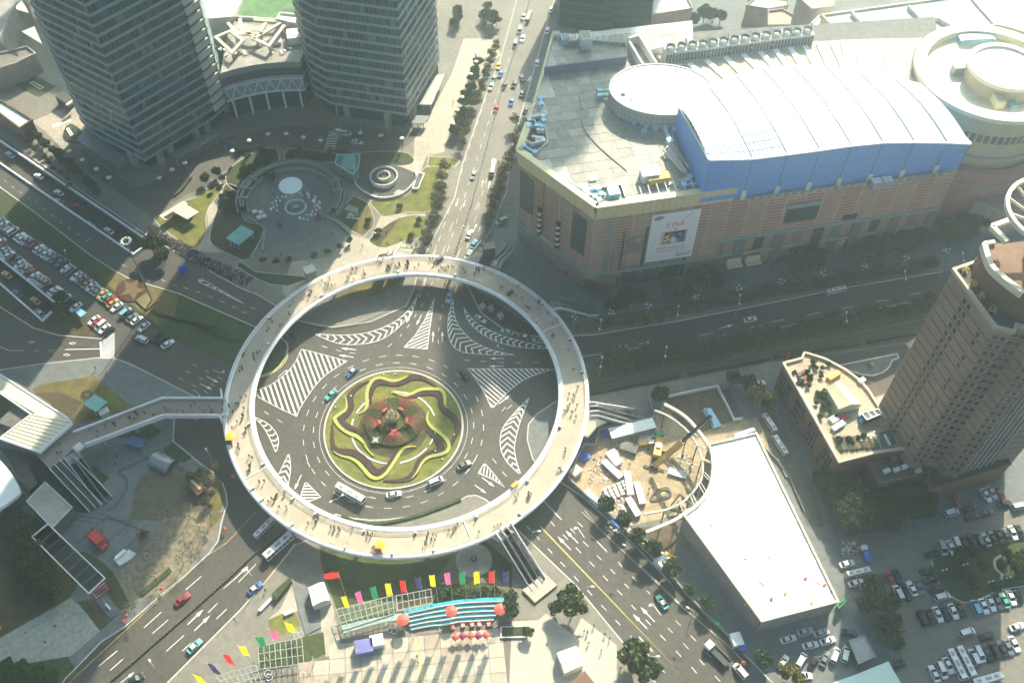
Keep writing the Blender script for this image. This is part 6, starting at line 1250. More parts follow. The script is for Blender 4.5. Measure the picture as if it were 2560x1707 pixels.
rowB=[(0,655,'white'),(12,690,'red'),(30,730,'silver'),(82,775,'white'),(52,755,'silver'),(118,800,'brown'),(148,820,'grey'),(180,855,'white'),(210,880,'silver'),(240,905,'silver'),(272,930,'red'),(315,965,'white'),(348,990,'silver'),(378,1010,'silver'),(410,1030,'orange'),(440,1060,'black'),(492,1095,'white'),(520,1115,'white'),(560,1145,'blue'),(598,1172,'white'),(650,1200,'black'),(695,1250,'white'),(862,1370,'white'),(892,1392,'red'),(925,1420,'white'),(958,1450,'white'),(990,1475,'black')]
def park(row,tc,tr,vec,place_name,group,z=.02,kind=None,rev=False):
 a0=T(tc,tr,row[len(row)//2][0],row[len(row)//2][1],.7);a1=T(tc,tr,row[len(row)//2][0]+vec[0],row[len(row)//2][1]+vec[1],.7);hd=heading(a0,a1)
 for i,r in enumerate(row):
  p=T(tc,tr,r[0],r[1],.7);k=r[3]if len(r)>3 else(kind or('van' if rnC.random()<.22 else 'sedan'))
  lab=f'{r[2]} {"saloon" if k == "sedan" else "people carrier" if k == "van" else "coach"} parked {ordw(i+1)} {place_name}'
  put_car(k,r[2],p,hd+rnC.uniform(-.04,.04)+(pi if rnC.random()<.5 and k!='bus' else 0),lab,group,z,sc=(.72 if k=='bus' else None),lights=False)
park(rowA,0,1,(45,-33),'along the upper row of the left car park','cars in the upper row of the car park by the star lawn')
park(rowB,0,1,(45,-33),'along the lower row of the left car park','cars in the lower row of the car park by the star lawn')
put_px('van','white',0,1,(1355,1568),(1250,1520),'white minibus standing on the lane end of the left car park');put_px('sedan','white',0,2,(1490,50),(1590,-10),'white car at the corner exit of the left car park')
park([(1600,330,'silver','van'),(1680,325,'white'),(1735,300,'white','van'),(1795,290,'black'),(1875,265,'black'),(1935,250,'grey'),(2000,250,'silver'),(2060,232,'black'),(2125,222,'brown'),(2180,205,'black'),(2245,190,'white'),(2305,180,'black')],3,3,(28,58),'in the top row above the oval garden','cars in the top row of the hotel car park',.13)
park([(1505,385,'black')],3,3,(60,-12),'alone below the top row','cars beside the oval garden',.13)
park([(1465,540,'black'),(1490,615,'black'),(1545,705,'black')],3,3,(62,-15),'down the left end of the oval garden','cars beside the oval garden',.13)
park([(1115,605,'red'),(1190,590,'black')],3,3,(30,60),'in the upper pair left of the oval garden','cars in the middle block of the hotel car park',.13)
park([(1195,740,'white'),(1270,745,'black'),(1320,700,'white'),(1385,690,'grey')],3,3,(30,60),'in the block of four left of the garden','cars in the middle block of the hotel car park',.13)
park([(1415,970,'black'),(1490,960,'black'),(1558,938,'white'),(1630,930,'black'),(1700,910,'white'),(1765,895,'black')],3,3,(32,60),'in the row of six below the garden','cars in the row of six',.13)
park([(1905,875,'light blue'),(1980,862,'white'),(2045,835,'white'),(2108,825,'grey'),(2170,812,'green'),(2232,785,'white'),(2290,770,'black')],3,3,(30,60),'in the half-sunlit row at the right edge','cars in the right-edge row',.13)
park([(1525,1480,'white'),(1595,1450,'white','van'),(1655,1405,'white'),(1890,1330,'white','van'),(1940,1305,'white'),(2010,1300,'black'),(2080,1270,'black'),(2145,1250,'black'),(2205,1240,'grey'),(2260,1210,'white')],3,3,(32,62),'in the bottom row beside the two coaches','cars in the bottom row of the hotel car park',.13)
for(x,y),l in(((1745,1380),'left of the two white coaches in the bottom car park row'),((1830,1355),'right-hand one of the two white coaches in the bottom car park row')):
 p=T(3,3,x,y,2.5);q=T(3,3,x+32,y+62,2.5);put_car('bus','white',p,heading(p,q),'white coach, '+l,None,.13,sc=.72)
misc=[('sedan','white',3,3,(660,490),(790,455),'white saloon above the white coach at the shed corner'),('sedan','white',3,3,(745,665),(870,630),'white saloon below the white coach at the shed corner'),('sedan','silver',3,3,(880,700),(935,640),'small pale green car turned at the shed corner'),('van','white',3,3,(1750,1125),(1905,1075),'white hatchback with its boot open in the paved yard'),('sedan','black',3,3,(1940,1155),(2080,1115),'black saloon in front of the open white hatchback'),('sedan','white',3,3,(2225,1070),(2350,1030),'white saloon in the sunlit corner of the yard'),('van','white',3,3,(1545,790),(1660,760),'white van parked crosswise under the garden end'),('sedan','white',3,3,(120,1180),(250,1145),'white saloon first on the left of the five below the shed'),('sedan','silver',3,3,(285,1110),(400,1080),'silver saloon above the others below the shed'),('sedan','silver',3,3,(430,1125),(550,1085),'dull silver saloon at the top right of the five below the shed'),('sedan','white',3,3,(325,1235),(455,1205),'white saloon in the middle of the five below the shed'),('sedan','white',3,3,(475,1200),(620,1155),'white saloon right of the others below the shed'),('sedan','white',3,3,(100,1430),(175,1320),'white saloon slanted first in the sunlit row behind the shed'),('van','white',3,3,(275,1410),(335,1300),'white people carrier second in the sunlit row behind the shed'),('sedan','black',3,3,(385,1430),(455,1310),'black saloon third in the sunlit row behind the shed'),('sedan','grey',3,3,(490,1420),(550,1270),'dark grey saloon fourth in the sunlit row behind the shed'),('van','white',3,3,(590,1380),(645,1240),'tall white van fifth in the sunlit row behind the shed'),('van','white',3,3,(695,1370),(725,1230),'tall white van against the grey hut'),('sedan','white',3,3,(255,1495),(405,1500),'white saloon lying across at the foot of the sunlit row'),('sedan','dark blue',3,3,(690,1095),(820,1115),'dark blue saloon behind the grey hut'),('sedan','black',3,3,(1150,1420),(1250,1370),'black saloon beside the white pavilion roof'),('sedan','silver',3,3,(860,840),(945,770),'pale car glimpsed beneath the tree canopy in the yard'),('sedan','white',3,2,(1975,1370),(2030,1445),'white saloon left of the pair under the brown tower'),('sedan','silver',3,2,(2030,1345),(2085,1420),'silver saloon right of the pair under the brown tower'),('sedan','red',3,2,(2085,1355),(2165,1440),'bright red saloon beside the pale pair under the brown tower'),('sedan','red',3,2,(1680,1420),(1760,1510),'dark red saloon standing by itself in the shade under the tower'),('sedan','black',3,2,(1800,1545),(1920,1500),'black saloon in the shade under the tower, upper'),('sedan','black',3,3,(1810,60),(1940,20),'black saloon in the shade under the tower, left lower'),('sedan','black',3,3,(1945,20),(2060,-10),'black saloon in the shade under the tower, right lower'),('sedan','black',3,2,(2115,1500),(2235,1470),'black saloon right of the dark pair under the tower'),('van','white',3,2,(2260,1520),(2350,1500),'white van at the right edge under the brown tower'),('sedan','blue',3,2,(1470,1480),(1510,1560),'blue saloon at the trees under the tower'),('van','white',3,3,(1610,25),(1760,-20),'white minibus parked alone in the shade near the top row'),('sedan','white',3,2,(1020,1180-250),(1060,900),'x')]
for k,c,tc,tr,a,b,l in misc[:-1]:put_px(k,c,tc,tr,a,b,l,None,.13)
for a,b,l,s in(((735,560),(940,510),'white coach parked at the shed corner between two saloons',.62),((1910,1555),(2140,1490),'white coach at the bottom edge right of the paved yard',.75)):
 p=T(3,3,*a,2.4);q=T(3,3,*b,2.4);put_car('bus','white',(p+q)/2,heading(p,q),l,None,.13,sc=s)
t=thing('tarpaulin_lorry','blue lorry with a covered load and a white cab by the rubble','lorry');a=T(3,3,925,450,1.2);b_=T(3,3,880,330,1.2);c=(a+b_)/2;t.location=(c.x,c.y,.13);t.rotation_euler=(0,0,heading(a,b_))
b=MB();b.box((-.6,0,.8),3.4,1.8,1.0);b.ball((-.9,0,1.8),1.4,.8,.4);b.build('load',BLUE,t);b=MB();b.box((2.0,0,.6),1.4,1.7,1.4);b.build('cab',WHITE,t)
for x in(-1.6,1.9):
 for s in(-1,1):link('wheel',WHC,t,(x,s*.8,.33))
 # ================================================================ PEOPLE
rp_=random.Random(17)
def ring_people(a0,a1,n,where,r0=49.2,r1=54.8,grp=True):
 for k in range(max(4,int(n*.86))):
  if k and grp and rp_.random()<.45:a,r=la+rp_.uniform(-.022,.022),lr+rp_.uniform(-.7,.7)
  else:a,r=radians(rp_.uniform(a0,a1)),rp_.uniform(r0,r1)
  r=max(r0,min(r1,r));la,lr=a,r;person((RC.x+r*cos(a),RC.y+r*sin(a)),DZ+.01,a+pi/2*rp_.choice((-1,1))+rp_.uniform(-.3,.3),None,where,rp_)
ring_people(64,102,62,'on the sunlit north arc of the ring footbridge');ring_people(96,116,26,'on the ring near the northern stair');ring_people(116,150,30,'on the north-west arc of the ring footbridge');ring_people(150,180,22,'on the shaded west arc of the ring footbridge')
ring_people(183,202,24,'beside the yellow parasol on the west arc');ring_people(202,235,30,'on the south-west arc of the ring footbridge');ring_people(235,275,24,'on the sunlit south arc of the ring footbridge');ring_people(275,305,24,'on the south-east arc near the escalators')
ring_people(305,345,13,'on the sunlit east arc of the footbridge');ring_people(-15,20,16,'on the ring arc facing the east avenue');ring_people(20,62,22,'on the shaded north-east arc of the ring footbridge')
def scatter(n,where,fn,z):
 for k in range(max(2,int(n*.33))):p=fn();person((p.x,p.y),z,None,None,where,rp_)
def quad(pts):
 a,b,c,d=pts
 def f():u,v=rp_.random(),rp_.random();return a.lerp(b,u).lerp(d.lerp(c,u),v)
 return f
scatter(48,'on the straight part of the link footbridge',quad(TP(0,2,[(1500,545),(2080,545),(2080,665),(1500,665)],DZ)),DZ)
scatter(60,'on the sloping part of the link footbridge',quad(TP(0,2,[(760,835),(1480,550),(1480,665),(800,925)],DZ)),DZ)
scatter(10,'on the brown landing at the station roof',quad(TP(0,2,[(480,1010),(640,880),(740,960),(540,1070)],DZ)),DZ)
scatter(10,'in the dark plaza under the link footbridge',quad(TP(0,2,[(900,1000),(1300,950),(1250,1100),(1050,1150)])),.13)
scatter(9,'on the sunlit pavement by the west crossing',quad(TP(0,2,[(600,240),(1080,230),(1020,330),(640,300)])),.13)
scatter(12,'on the grey plaza near the red kiosk',quad(TP(0,3,[(700,150),(1150,60),(1100,320),(760,240)])),.13)
scatter(10,'on the stone paving at the bottom left',quad(TP(0,3,[(80,1150),(640,1020),(720,1130),(150,1290)])),.13)
scatter(18,'in the round sunken court',quad(TP(1,1,[(-100,-20),(650,60),(600,400),(0,500)])),.15)
scatter(12,'on the fan paving in front of the court',quad(TP(1,1,[(20,600),(800,560),(560,820),(100,820)])),.15)
scatter(14,'on the sunny garden path by the northern stair',quad(TP(1,1,[(700,850),(1200,420),(1330,700),(900,800)])),.14)
scatter(24,'on the pavement at the foot of the northern stair',quad(TP(1,1,[(1280,640),(1500,640),(1450,760),(1290,760)])),.14)
scatter(12,'on the forecourt before the mall corner',quad(TP(1,1,[(2050,600),(2300,560),(2280,900),(2150,900)])),.13)
scatter(14,'on the avenue pavement beside the mall',quad(TP(2,0,[(170,800),(230,800),(110,1300),(60,1300)])),.13)
scatter(9,'on the sunny walk beside the right-hand tower',quad(TP(1,0,[(1700,450),(2000,450),(1800,1000),(1700,1000)])),.14)
scatter(12,'on the drive pavement of the glass towers',quad(TP(1,0,[(0,1230),(300,1230),(250,1400),(20,1350)])),.14)
scatter(26,'on the pale pavement beside the south-east road',quad(TP(2,3,[(640,960),(960,1200),(1050,1500),(640,1260)])),.13)
scatter(14,'on the sunlit plaza below the blue steps',quad(TP(1,3,[(1250,1330),(2250,1200),(2250,1550),(1250,1560)])),.14)
scatter(8,'by the white-roofed ticket booth on the plaza corner',quad(TP(1,3,[(30,700),(220,700),(200,880),(60,850)])),.13)
scatter(6,'at the foot of the south-east escalators',quad([Z3(1700,1000),Z3(1780,1080),Z3(1950,1500),Z3(1850,1450)]),.13)
scatter(6,'working on the building site',quad(TP(2,2,[(900,1000),(1500,1000),(1500,1400),(900,1400)])),.15)
# ================================================================ TREES
rt_=random.Random(9)
def row_trees(kind,a,b,n,label,group,sc=1.0,jit=1.0,z=.13,order='along'):
 a=Vector(a);b=Vector(b)
 for k in range(n):
  p=a.lerp(b,(k+.5)/n)+Vector((rt_.uniform(-jit,jit),rt_.uniform(-jit,jit),0));tree_at(kind,p,z,sc*rt_.uniform(.85,1.15),f'{label}, {ordw(k+1)} {order}',group,rt_)
row_trees('autumn',T(1,0,2230,420),T(1,0,1870,1380),15,'thin pale autumn tree on the west kerb of the avenue','autumn trees on the west kerb of the avenue',.75,.8,order='from the top')
row_trees('green',T(1,0,2050,590),T(1,0,1830,1300),9,'round evergreen beside the sunny walk','evergreens beside the sunny walk',.72,.5,order='from the top')
row_trees('autumn',T(1,1,1760,30),T(1,1,1560,740),10,'pale leafless-looking tree along the garden side of the avenue','pale trees on the garden side of the avenue',.85,1.0,order='from the top')
row_trees('autumn',T(1,1,2290,20),T(1,1,2100,560),8,'autumn tree on the mall side kerb of the avenue','autumn trees on the mall side kerb',.85,.8,order='from the top')
row_trees('autumn',T(2,0,60,1150),T(1,0,2330,1560),6,'sparse tree by the west corner of the mall','sparse trees by the mall corner',.8,.8,order='from the top')
row_trees('dark',T(2,0,480,180),T(2,0,640,230),1,'dark tree behind the plant enclosure','far trees',1.0)
row_trees('dark',T(2,0,1650,230),T(2,0,1930,200),6,'dark tree in the far court beyond the cooling towers','dark trees in the far court',.9,2,order='from its left')
row_trees('dim',T(1,0,1850,120),T(1,0,1850,280),4,'hazy tree by the curved drive at the top','hazy trees by the curved drive',.8,1,order='from the top')
row_trees('dim',T(1,0,2080,100),T(1,0,2220,280),6,'hazy tree between the far drive and the avenue','hazy trees between the drive and the avenue',.9,2.5,order='from the top')
row_trees('dark',T(0,0,300,1250),T(0,1,950,250),15,'dark shrubby tree on the verge between ramp and left tower','verge trees by the ramp',.55,.8,order='from the left')
row_trees('dim',T(0,0,180,1250),T(0,1,700,180),10,'grey roadside bush beside the ramp wall','bushes beside the ramp wall',.4,.7,order='from the left')
for x,y,s in((1230,-700,0),):pass
for k,(x,y,s,kd)in enumerate(((1420,770,1.15,'dark'),(1520,840,.8,'dark'),(1500,740,.7,'dark'))):tree_at(kd,T(0,1,x,y),.14,s,('broad dark tree on the verge past the ramp end','lower dark tree on the verge past the ramp end','upper dark tree on the verge past the ramp end')[k],None,rt_)
tree_at('green',T(0,1,600,1330),.14,.8,'green tree at the end of the second ramp',None,rt_);tree_at('dark',T(0,1,580,1220),.14,.7,'dark tree behind the end wall of the second ramp',None,rt_)
for k,(x,y)in enumerate(((75,855),(190,865),(308,855),(543,812),(660,775),(775,730),(865,670))):
 tree_at('ball',T(1,1,x,y),.15,1.0,f'clipped round tree, {ordw(k+1)} from the left in the arc before the ring','clipped round trees in an arc',rt_)
for x,y,l in((1040,480,'on the triangular bed beside the stair tower'),(1125,580,'at the left end of the leaf-shaped lawn'),(1500,470,'at the right end of the leaf-shaped lawn'),(1315,345,'on the lawn below the spiral ramp'),(1430,620,'at the lower edge of the leaf-shaped lawn')):tree_at('bush',T(1,1,x,y),.17,.9,'rounded shrub '+l,'rounded shrubs on the garden lawns',rt_)
for k in range(20):
 p=Q(0,rt_.uniform(1060,1260),rt_.uniform(700,830));tree_at('bush',p,.17,rt_.uniform(.6,1.3),'dark shrub in the crescent bed upper left of the round court','shrubs in the upper left crescent bed',rt_)
for k in range(20):
 p=Q(0,rt_.uniform(1330,1640),rt_.uniform(700,745));tree_at('bush',p,.17,rt_.uniform(.6,1.2),'dark shrub in the long bed behind the round court','shrubs in the long bed behind the court',rt_)
for k in range(14):
 p=Q(0,rt_.uniform(1020,1090),rt_.uniform(880,1000));tree_at('bush',p,.17,rt_.uniform(.5,1.0),'brownish shrub in the bed left of the round court','shrubs left of the round court',rt_)
for x,y,s,l in((2000,60,.8,'at the top of the winding path'),(1900,120,.9,'on the left of the winding path'),(2050,110,.6,'touching the winding path'),(1950,190,.5,'below the others by the winding path')):tree_at('dark',T(0,1,x,y),.17,s*.7,'small dark tree '+l,None,rt_)
row_trees('dark',T(2,1,900,1290),T(2,1,1180,1200),4,'dark evergreen in front of the poster wall','evergreens in front of the poster wall',.95,1.2,order='from the left')
row_trees('dark',T(2,1,1420,1160),T(2,1,1850,1040),6,'big dark evergreen below the colonnade','evergreens below the colonnade',1.1,1.5,order='from the left')
row_trees('dark',T(3,1,180,960),T(3,1,420,900),3,'dark evergreen above the pale bus','evergreens above the pale bus',1.15,1.0,order='from the left')
row_trees('dark',T(3,1,760,850),T(3,1,1400,720),7,'dark evergreen in the grove below the mall end','evergreens in the grove below the mall end',1.15,1.6,order='from the left')
row_trees('green',T(3,1,1450,650),T(3,1,1900,560),7,'greener tree in the grove beneath the round building','greener trees beneath the round building',1.1,2.5,order='from the left')
tree_at('yellow',T(2,1,1240,1150),.13,.55,'small yellow-green tree among the dark ones before the poster wall',None,rt_)
row_trees('dim',T(2,1,650,1040),T(2,1,860,1180),4,'brownish thin tree at the brick corner of the mall','thin trees at the brick corner',.75,1.2,order='from the top')
row_trees('dim',T(2,1,1480,1290),T(3,1,1500,900),26,'thin olive tree of the upper avenue strip','thin trees of the upper avenue strip',.72,1.0,order='from the ring')
row_trees('dim',T(2,1,700,1480),T(2,1,1400,1400),5,'low olive tree of the strip nearest the ring','low trees of the strip nearest the ring',.6,1.0,order='from the ring')
row_trees('dim',T(2,2,780,270),T(3,1,0,1568),20,'olive tree of the wide median','trees of the wide median',.85,1.2,order='from the ring')
row_trees('autumn',T(2,2,850,230),T(2,2,1650,90),7,'rusty autumn tree of the wide median','autumn trees of the wide median',.8,1.2,order='from the ring')
row_trees('dim',T(3,1,40,1540),T(3,1,1500,1260),20,'dim tree of the far wide median','trees of the far wide median',.8,1.2,order='from the left')
for x,y,s,kd,l in((1345,560,1.0,'dark','dark tree at the corner of the site wall by the eastern escalators'),(2010,400,.95,'dark','dark tree left of the pair above the walled yard'),(2150,450,1.0,'dark','dark tree right of the pair above the walled yard'),(2240,570,1.15,'yellow','big yellow-green tree behind the walled yard'),(2330,640,.8,'green','green tree in the shade behind the yellow-green one')):tree_at(kd,T(2,2,x,y),.13,s*.85,l,None,rt_)
for k,(x,y,s)in enumerate(((850,1540-1568,.9),(1020,110,.75),(1140,270,.9),(1275,380,.95),(1440,560,1.0),(1615,730,.6),(1780,870,.75),(2270,1380,.9))):tree_at('dark',T(2,3,x,y+10),.13,s*.95,f'dark round tree on the fence line of the south-east road, {ordw(k+1)} from the ring','fence line trees of the south-east road',rt_)
for x,y,s,l in((560,900,1.25,'big dark green tree on the plaza edge by the south-east road'),(400,930,.7,'smaller dark tree tucked behind the big plaza-edge tree'),(1110,1400,1.3,'big dark tree at the bottom edge by the south-east road'),(1230,1530,1.1,'lower tree of the pair at the bottom edge by the south-east road'),(150,1120,.5,'small tree at the end of the long planter')):tree_at('green',T(2,3,x,y),.13,s*1.0,l,None,rt_)
for x,y,s,l in((130,1490,.9,'yellowish tree at the bottom beside the sunlit parked cars'),(250,1540,.8,'second yellowish tree at the bottom by the sunlit parked cars')):tree_at('yellow',T(3,3,x,y),.13,s*.8,l,None,rt_)
for x,y,s,l in((900,760,1.1,'upper of the olive trees covering the yard corner'),(1040,900,1.25,'biggest olive tree over the yard'),(850,900,1.0,'left olive tree over the yard corner'),(1080,1080,1.0,'third olive tree down the yard'),(1100,1230,.9,'lowest olive tree of the yard'),(1000,1120,.8,'small olive tree by the grey hut'),(960,680,.7,'olive tree above the small turned car')):tree_at('dim',T(3,3,x,y),.13,s*1.1,l,None,rt_)
for k in range(9):tree_at('dark',T(3,3,600+k*60+rt_.uniform(-30,30),40+(k%3)*70),.13,1.0,f'dark tree in the shaded grove by the podium foot, {ordw(k+1)} from the left','grove by the podium foot',rt_)
for k in range(7):tree_at('dark',T(3,2,460+k*55,1330+(k%3)*70+k*18),.13,1.0,f'dark tree beneath the podium corner, {ordw(k+1)} from the left','trees beneath the podium corner',rt_)
for k in range(10):tree_at('dark',T(3,3,1020+(k%5)*90,-60+(k//5)*110+rt_.uniform(-20,20)),.13,1.05,f'dark tree in the wide shaded grove below the tower, {ordw(k+1)} along','wide grove below the tower',rt_)
for k,(x,y,s)in enumerate(((1720,430,.9),(1830,400,.8),(1700,610,.8),(1930,540,.8),(1850,700,.7),(2060,720,.7),(2230,520,1.2),(2330,450,1.1),(2280,600,1.0),(2150,400,.7))):tree_at('dark',T(3,3,x,y),.15,s*.75,f'dark bush-like tree in the oval garden, {ordw(k+1)} from its left end','trees of the oval garden',rt_)
for k in range(16):tree_at('dark',T(0,3,60+(k%4)*90+(k//4)*70,60+(k//4)*190+(k%4)*50),.13,.9,f'dark tree in the belt left of the open steel frame, {ordw(k+1)} from the top','dark belt left of the steel frame',rt_)
for k,(x,y)in enumerate(((120,1450),(260,1480),(400,1500),(60,1540),(500,1550))):tree_at('green',T(0,3,x,y),.13,.7,f'green tree at the bottom left corner, {ordw(k+1)} along','trees at the bottom left corner',rt_)
for k,(x,y)in enumerate(((1850,1250),(1930,1330),(1980,1440),(1780,1290),(1900,1500),(1990,1180))):tree_at('autumn',T(0,2,x,y),.14,.6,f'small yellow-brown tree around the wooden stall, {ordw(k+1)} from the left','yellow-brown trees around the stall',rt_)
for k,(x,y)in enumerate(((1750,60),(1620,200),(1830,150),(1900,250),(1690,480),(1480,620),(1240,930),(1950,100),(1560,100),(1380,420))):tree_at('bare',T(0,3,x,y),.13,.85,f'leafless tree on the autumn pavement, {ordw(k+1)} from the ring','leafless trees on the autumn pavement',rt_)
tree_at('rust',T(0,3,1340,250),.13,1.1,'small rust-red tree standing alone on the grey plaza',None,rt_)
for k,(x,y)in enumerate(((1700,760),(1800,740),(1900,760),(2010,780),(2100,760),(2200,740),(1750,700))):tree_at('bush',T(1,3,x,y),.14,1.2,f'bushy shrub behind the blue steps, {ordw(k+1)} from the left','shrubs behind the blue steps',rt_)
for x,y,l in((2335,840,'upper'),(2340,930,'lower')):tree_at('ball',T(1,3,x,y),.14,1.9,l+' of two big clipped balls right of the blue steps',None,rt_)
# ================================================================ LAMPS
gl=globe_lamp()
for k,(c,r,x,y)in enumerate(((0,0,635,1385),(0,0,755,1465),(0,0,885,1550),(0,1,1000,60),(0,0,1695,1495),(0,0,1580,1555),(0,0,2130,1385),(0,0,2285,1290),(0,1,1460,65),(1,0,110,1230),(1,0,278,1227),(1,0,435,1258),(1,0,592,1288),(1,0,755,1190),(1,0,955,1218),(1,0,1145,1243),(1,0,1338,1270))):
 p=T(c,r,x,y,5.6);place(gl,(p.x,p.y,.13),.5,f'white disc lamp with two banners, {ordw(k+1)} from the left along the tower drive','disc lamps along the tower drive')
for k,(x,y)in enumerate(((2020,565),(1970,680),(1890,890),(1845,1010),(1800,1130),(2020,490))):
 p=T(1,0,x,y,5.6);place(gl,(p.x,p.y,.13),.5,f'white disc lamp in the evergreens of the sunny walk, {ordw(k+1)} along','disc lamps of the sunny walk')
cl_=cluster_lamp()
for k,(c,r,x,y)in enumerate(((2,1,575,1340),(2,1,915,1300),(2,1,1253,1235),(2,1,1690,1160),(2,1,2085,1080),(3,1,125,1015),(3,1,510,940),(3,1,890,870),(3,1,1270,800),(3,1,1640,735),(3,1,215,770),(3,1,670,650))):
 p=T(c,r,x,y,6.3);place(cl_,(p.x,p.y,.13),k,f'ornamental lamp with clustered white heads, {ordw(k+1)} from the ring below the mall','cluster lamps below the mall')
al=arm_lamp(8.0);al2=arm_lamp(8.5,2)
for k,(c,r,x,y,rz)in enumerate(((2,3,188,172,0),(2,3,675,680,0),(2,3,1275,1320,0),(2,3,1085,330,2.6),(2,3,1672,908,2.6),(0,3,1405,1410,2.3),(0,3,2300,570,2.3),(0,1,600,765,2.0),(0,2,1915,1025,2.2))):
 p=T(c,r,x,y,8.5);place(al,(p.x,p.y,.0),rz,('street lamp beside the south-east escalators','street lamp by the red barrier on the south-east road','street lamp near the bottom tree of the south-east road','street lamp with a red panel on the site fence','street lamp at the lower end of the site fence','street lamp at the bottom of the south-west road','street lamp by the blue taxi on the south-west road','street lamp over the upper car park row','street lamp on the dark roadway west of the ring')[k],'curved arm street lamps')
p=T(1,2,750,1440,8.8);place(al2,(p.x-.3,p.y,0),.6,'two-armed street lamp in front of the south-west arc by the bus shadow','twin arm street lamps')
for k,(c,r,x,y)in enumerate(((2,1,1525,1285),(2,1,810,1415),(2,1,2090,1185),(2,2,820,190),(2,2,1412,95),(3,1,720,1345),(3,1,1260,965),(3,1,1790,795))):
 p=T(c,r,x,y,8.8);place(al2,(p.x,p.y,.12),1.4,f'twin-armed street lamp on the eastern avenue, {ordw(k+1)} counted','twin arm lamps of the eastern avenue')
mb=T(0,1,1400,1200,0);t=thing('high_mast_lamp','very tall mast with a crown of round floodlights rising from the star lawn','mast lamp',(mb.x,mb.y,.14));b=MB();b.cyl((0,0,0),.32,0,30,10,.16);b.build('mast',METAL,t)
for k in range(10):
 a=k*2*pi/10;b=MB();b.ball((1.5*cos(a),1.5*sin(a),30),.42,.42,.3,8,6);b.build('floodlight',mat('floodlight_cream',(.72,.66,.50),.4)if k==0 else bpy.data.materials['floodlight_cream'],t)
b=MB();b.lathe([(1.0,29.6),(1.5,29.8),(1.0,30)],n=20);b.build('head_ring',METAL,t)
# ================================================================ HELPERS FOR SMALL THINGS
def PR(name,label,cat,pts,z0,z1,mt,ms=None,group=None,rim=None):
 m=MB();m.prism(pts,z0,z1,0,1,True)
 if rim:m.ribbon(ccw(pts),rim[0],z1,z1+rim[1],2,True)
 return tag(m.build(name,[mt,ms or mt,rim[2]if rim else mt]),label,cat,group)
def BX(name,label,cat,p,sx,sy,h,rz,mt,mt2=None,z=.13,group=None):
 m=MB();m.box((0,0,0),sx,sy,h);m.box((0,0,h),sx*1.04,sy*1.04,.12,0,1);o=m.build(name,[mt,mt2 or mt]);o.location=(p[0],p[1],z);o.rotation_euler=(0,0,rz);return tag(o,label,cat,group)
def RB(name,label,cat,pts,w,z0,z1,mt,closed=False,sm=0,group=None):
 m=MB();m.ribbon(smooth_path(pts,sm,closed)if sm else pts,w,z0,z1,closed=closed);return tag(m.build(name,mt),label,cat,group)
rq=random.Random(77)
# ================================================================ ROUND COURT
c0=Vector((-82.6,263.0,0))
m=MB();m.cyl(c0,15.8,.1,.16,64);tag(m.build('court_floor',PAVEG),kind='structure')
t=thing('court_wall','ring of curved walls and steps around the round court with the glass cylinder','wall',(c0.x,c0.y,0))
WST=mat('wall_stone',(.30,.30,.27),.8,.1,.5)
for k,(r,h,a0,a1,mm)in enumerate(((15.9,1.6,-28,208,WST),(17.0,2.6,-20,200,PAVEG),(18.2,2.6,-20,200,WST),(19.4,2.2,-26,206,PAVEG))):
 m=MB();m.lathe([(r,.1),(r,h),(r+(.5 if k%2==0 else .9),h),(r+(.5 if k%2==0 else .9),.1)],n=60,a0=radians(a0),a1=radians(a1));m.build('wall_run',mm,t)
for a in(150,168,185,30,12):m=MB();m.box((17.6*cos(radians(a)),17.6*sin(radians(a)),.1),3.6,.4,2.9,radians(a));m.build('buttress',WST,t)
RB('ramp_wall','long low wall running from the round court towards the left of the clipped trees','wall',TP(1,1,[(-60,440),(90,540),(60,750)]),.5,.1,1.1,WST);RB('ramp_wall','long low wall running from the round court towards the northern path','wall',TP(1,1,[(610,410),(760,490),(870,590)]),.5,.1,1.1,WST)
p=T(1,1,365,340,0);t=thing('glass_cylinder','tall glass cylinder with a white disc lid in the round court','glass cylinder',(p.x,p.y,.16));GCL=mat('cylinder_glass',(.55,.75,.72),.05,alpha=.22)
m=MB();m.cyl((0,0),3.7,0,11,40,cap=False);m.build('glass_wall',GCL,t);m=MB();m.cyl((0,0),4.2,11,11.25,48);m.build('lid',mat('lid_white',(.66,.80,.79),.3),t)
m=MB()
for k in range(20):a=k*pi/10;m.bar((3.72*cos(a),3.72*sin(a),0),(3.72*cos(a),3.72*sin(a),11),.07,.07)
tag(m.build('glass_joints',METAL,t),kind='stuff');m=MB();m.lathe([(3.3,0),(3.3,.55),(4.1,.55),(4.1,0)],n=48);m.build('base_ring',OFFW,t);m=MB();m.cyl((0,0),3.3,.02,.06,40);m.box((.3,0,.06),2.2,1.2,.5,.3,1);m.build('stair_well',[DARK,METAL],t)
sm_=MB();sm_.cyl((0,0,0),.30,0,.55,8);smm=sm_.mesh('stool',WHITE)
for k in range(46):
 a=radians(-70+k*8.2 if k<34 else 60+k*9);r=5.6+(k%3)*.8;q=link('stool',smm,None,(p.x+r*cos(a)*1.25,p.y+r*sin(a)*1.1,.16));q.scale=(1.25,)*3 if k%4 else(1.7,)*3;tag(q,f'white round stool in the ring around the glass cylinder, {ordw(k+1)} anticlockwise','stool','stools around the glass cylinder')
for k,(x,y)in enumerate(((45,385),(75,420),(30,430),(-10,380))):q=T(1,1,x,y,.5);BX('cafe_table','square white table at the left edge of the round court, '+ordw(k+1),'table',q,1.6,1.6,.75,.5,OFFW)
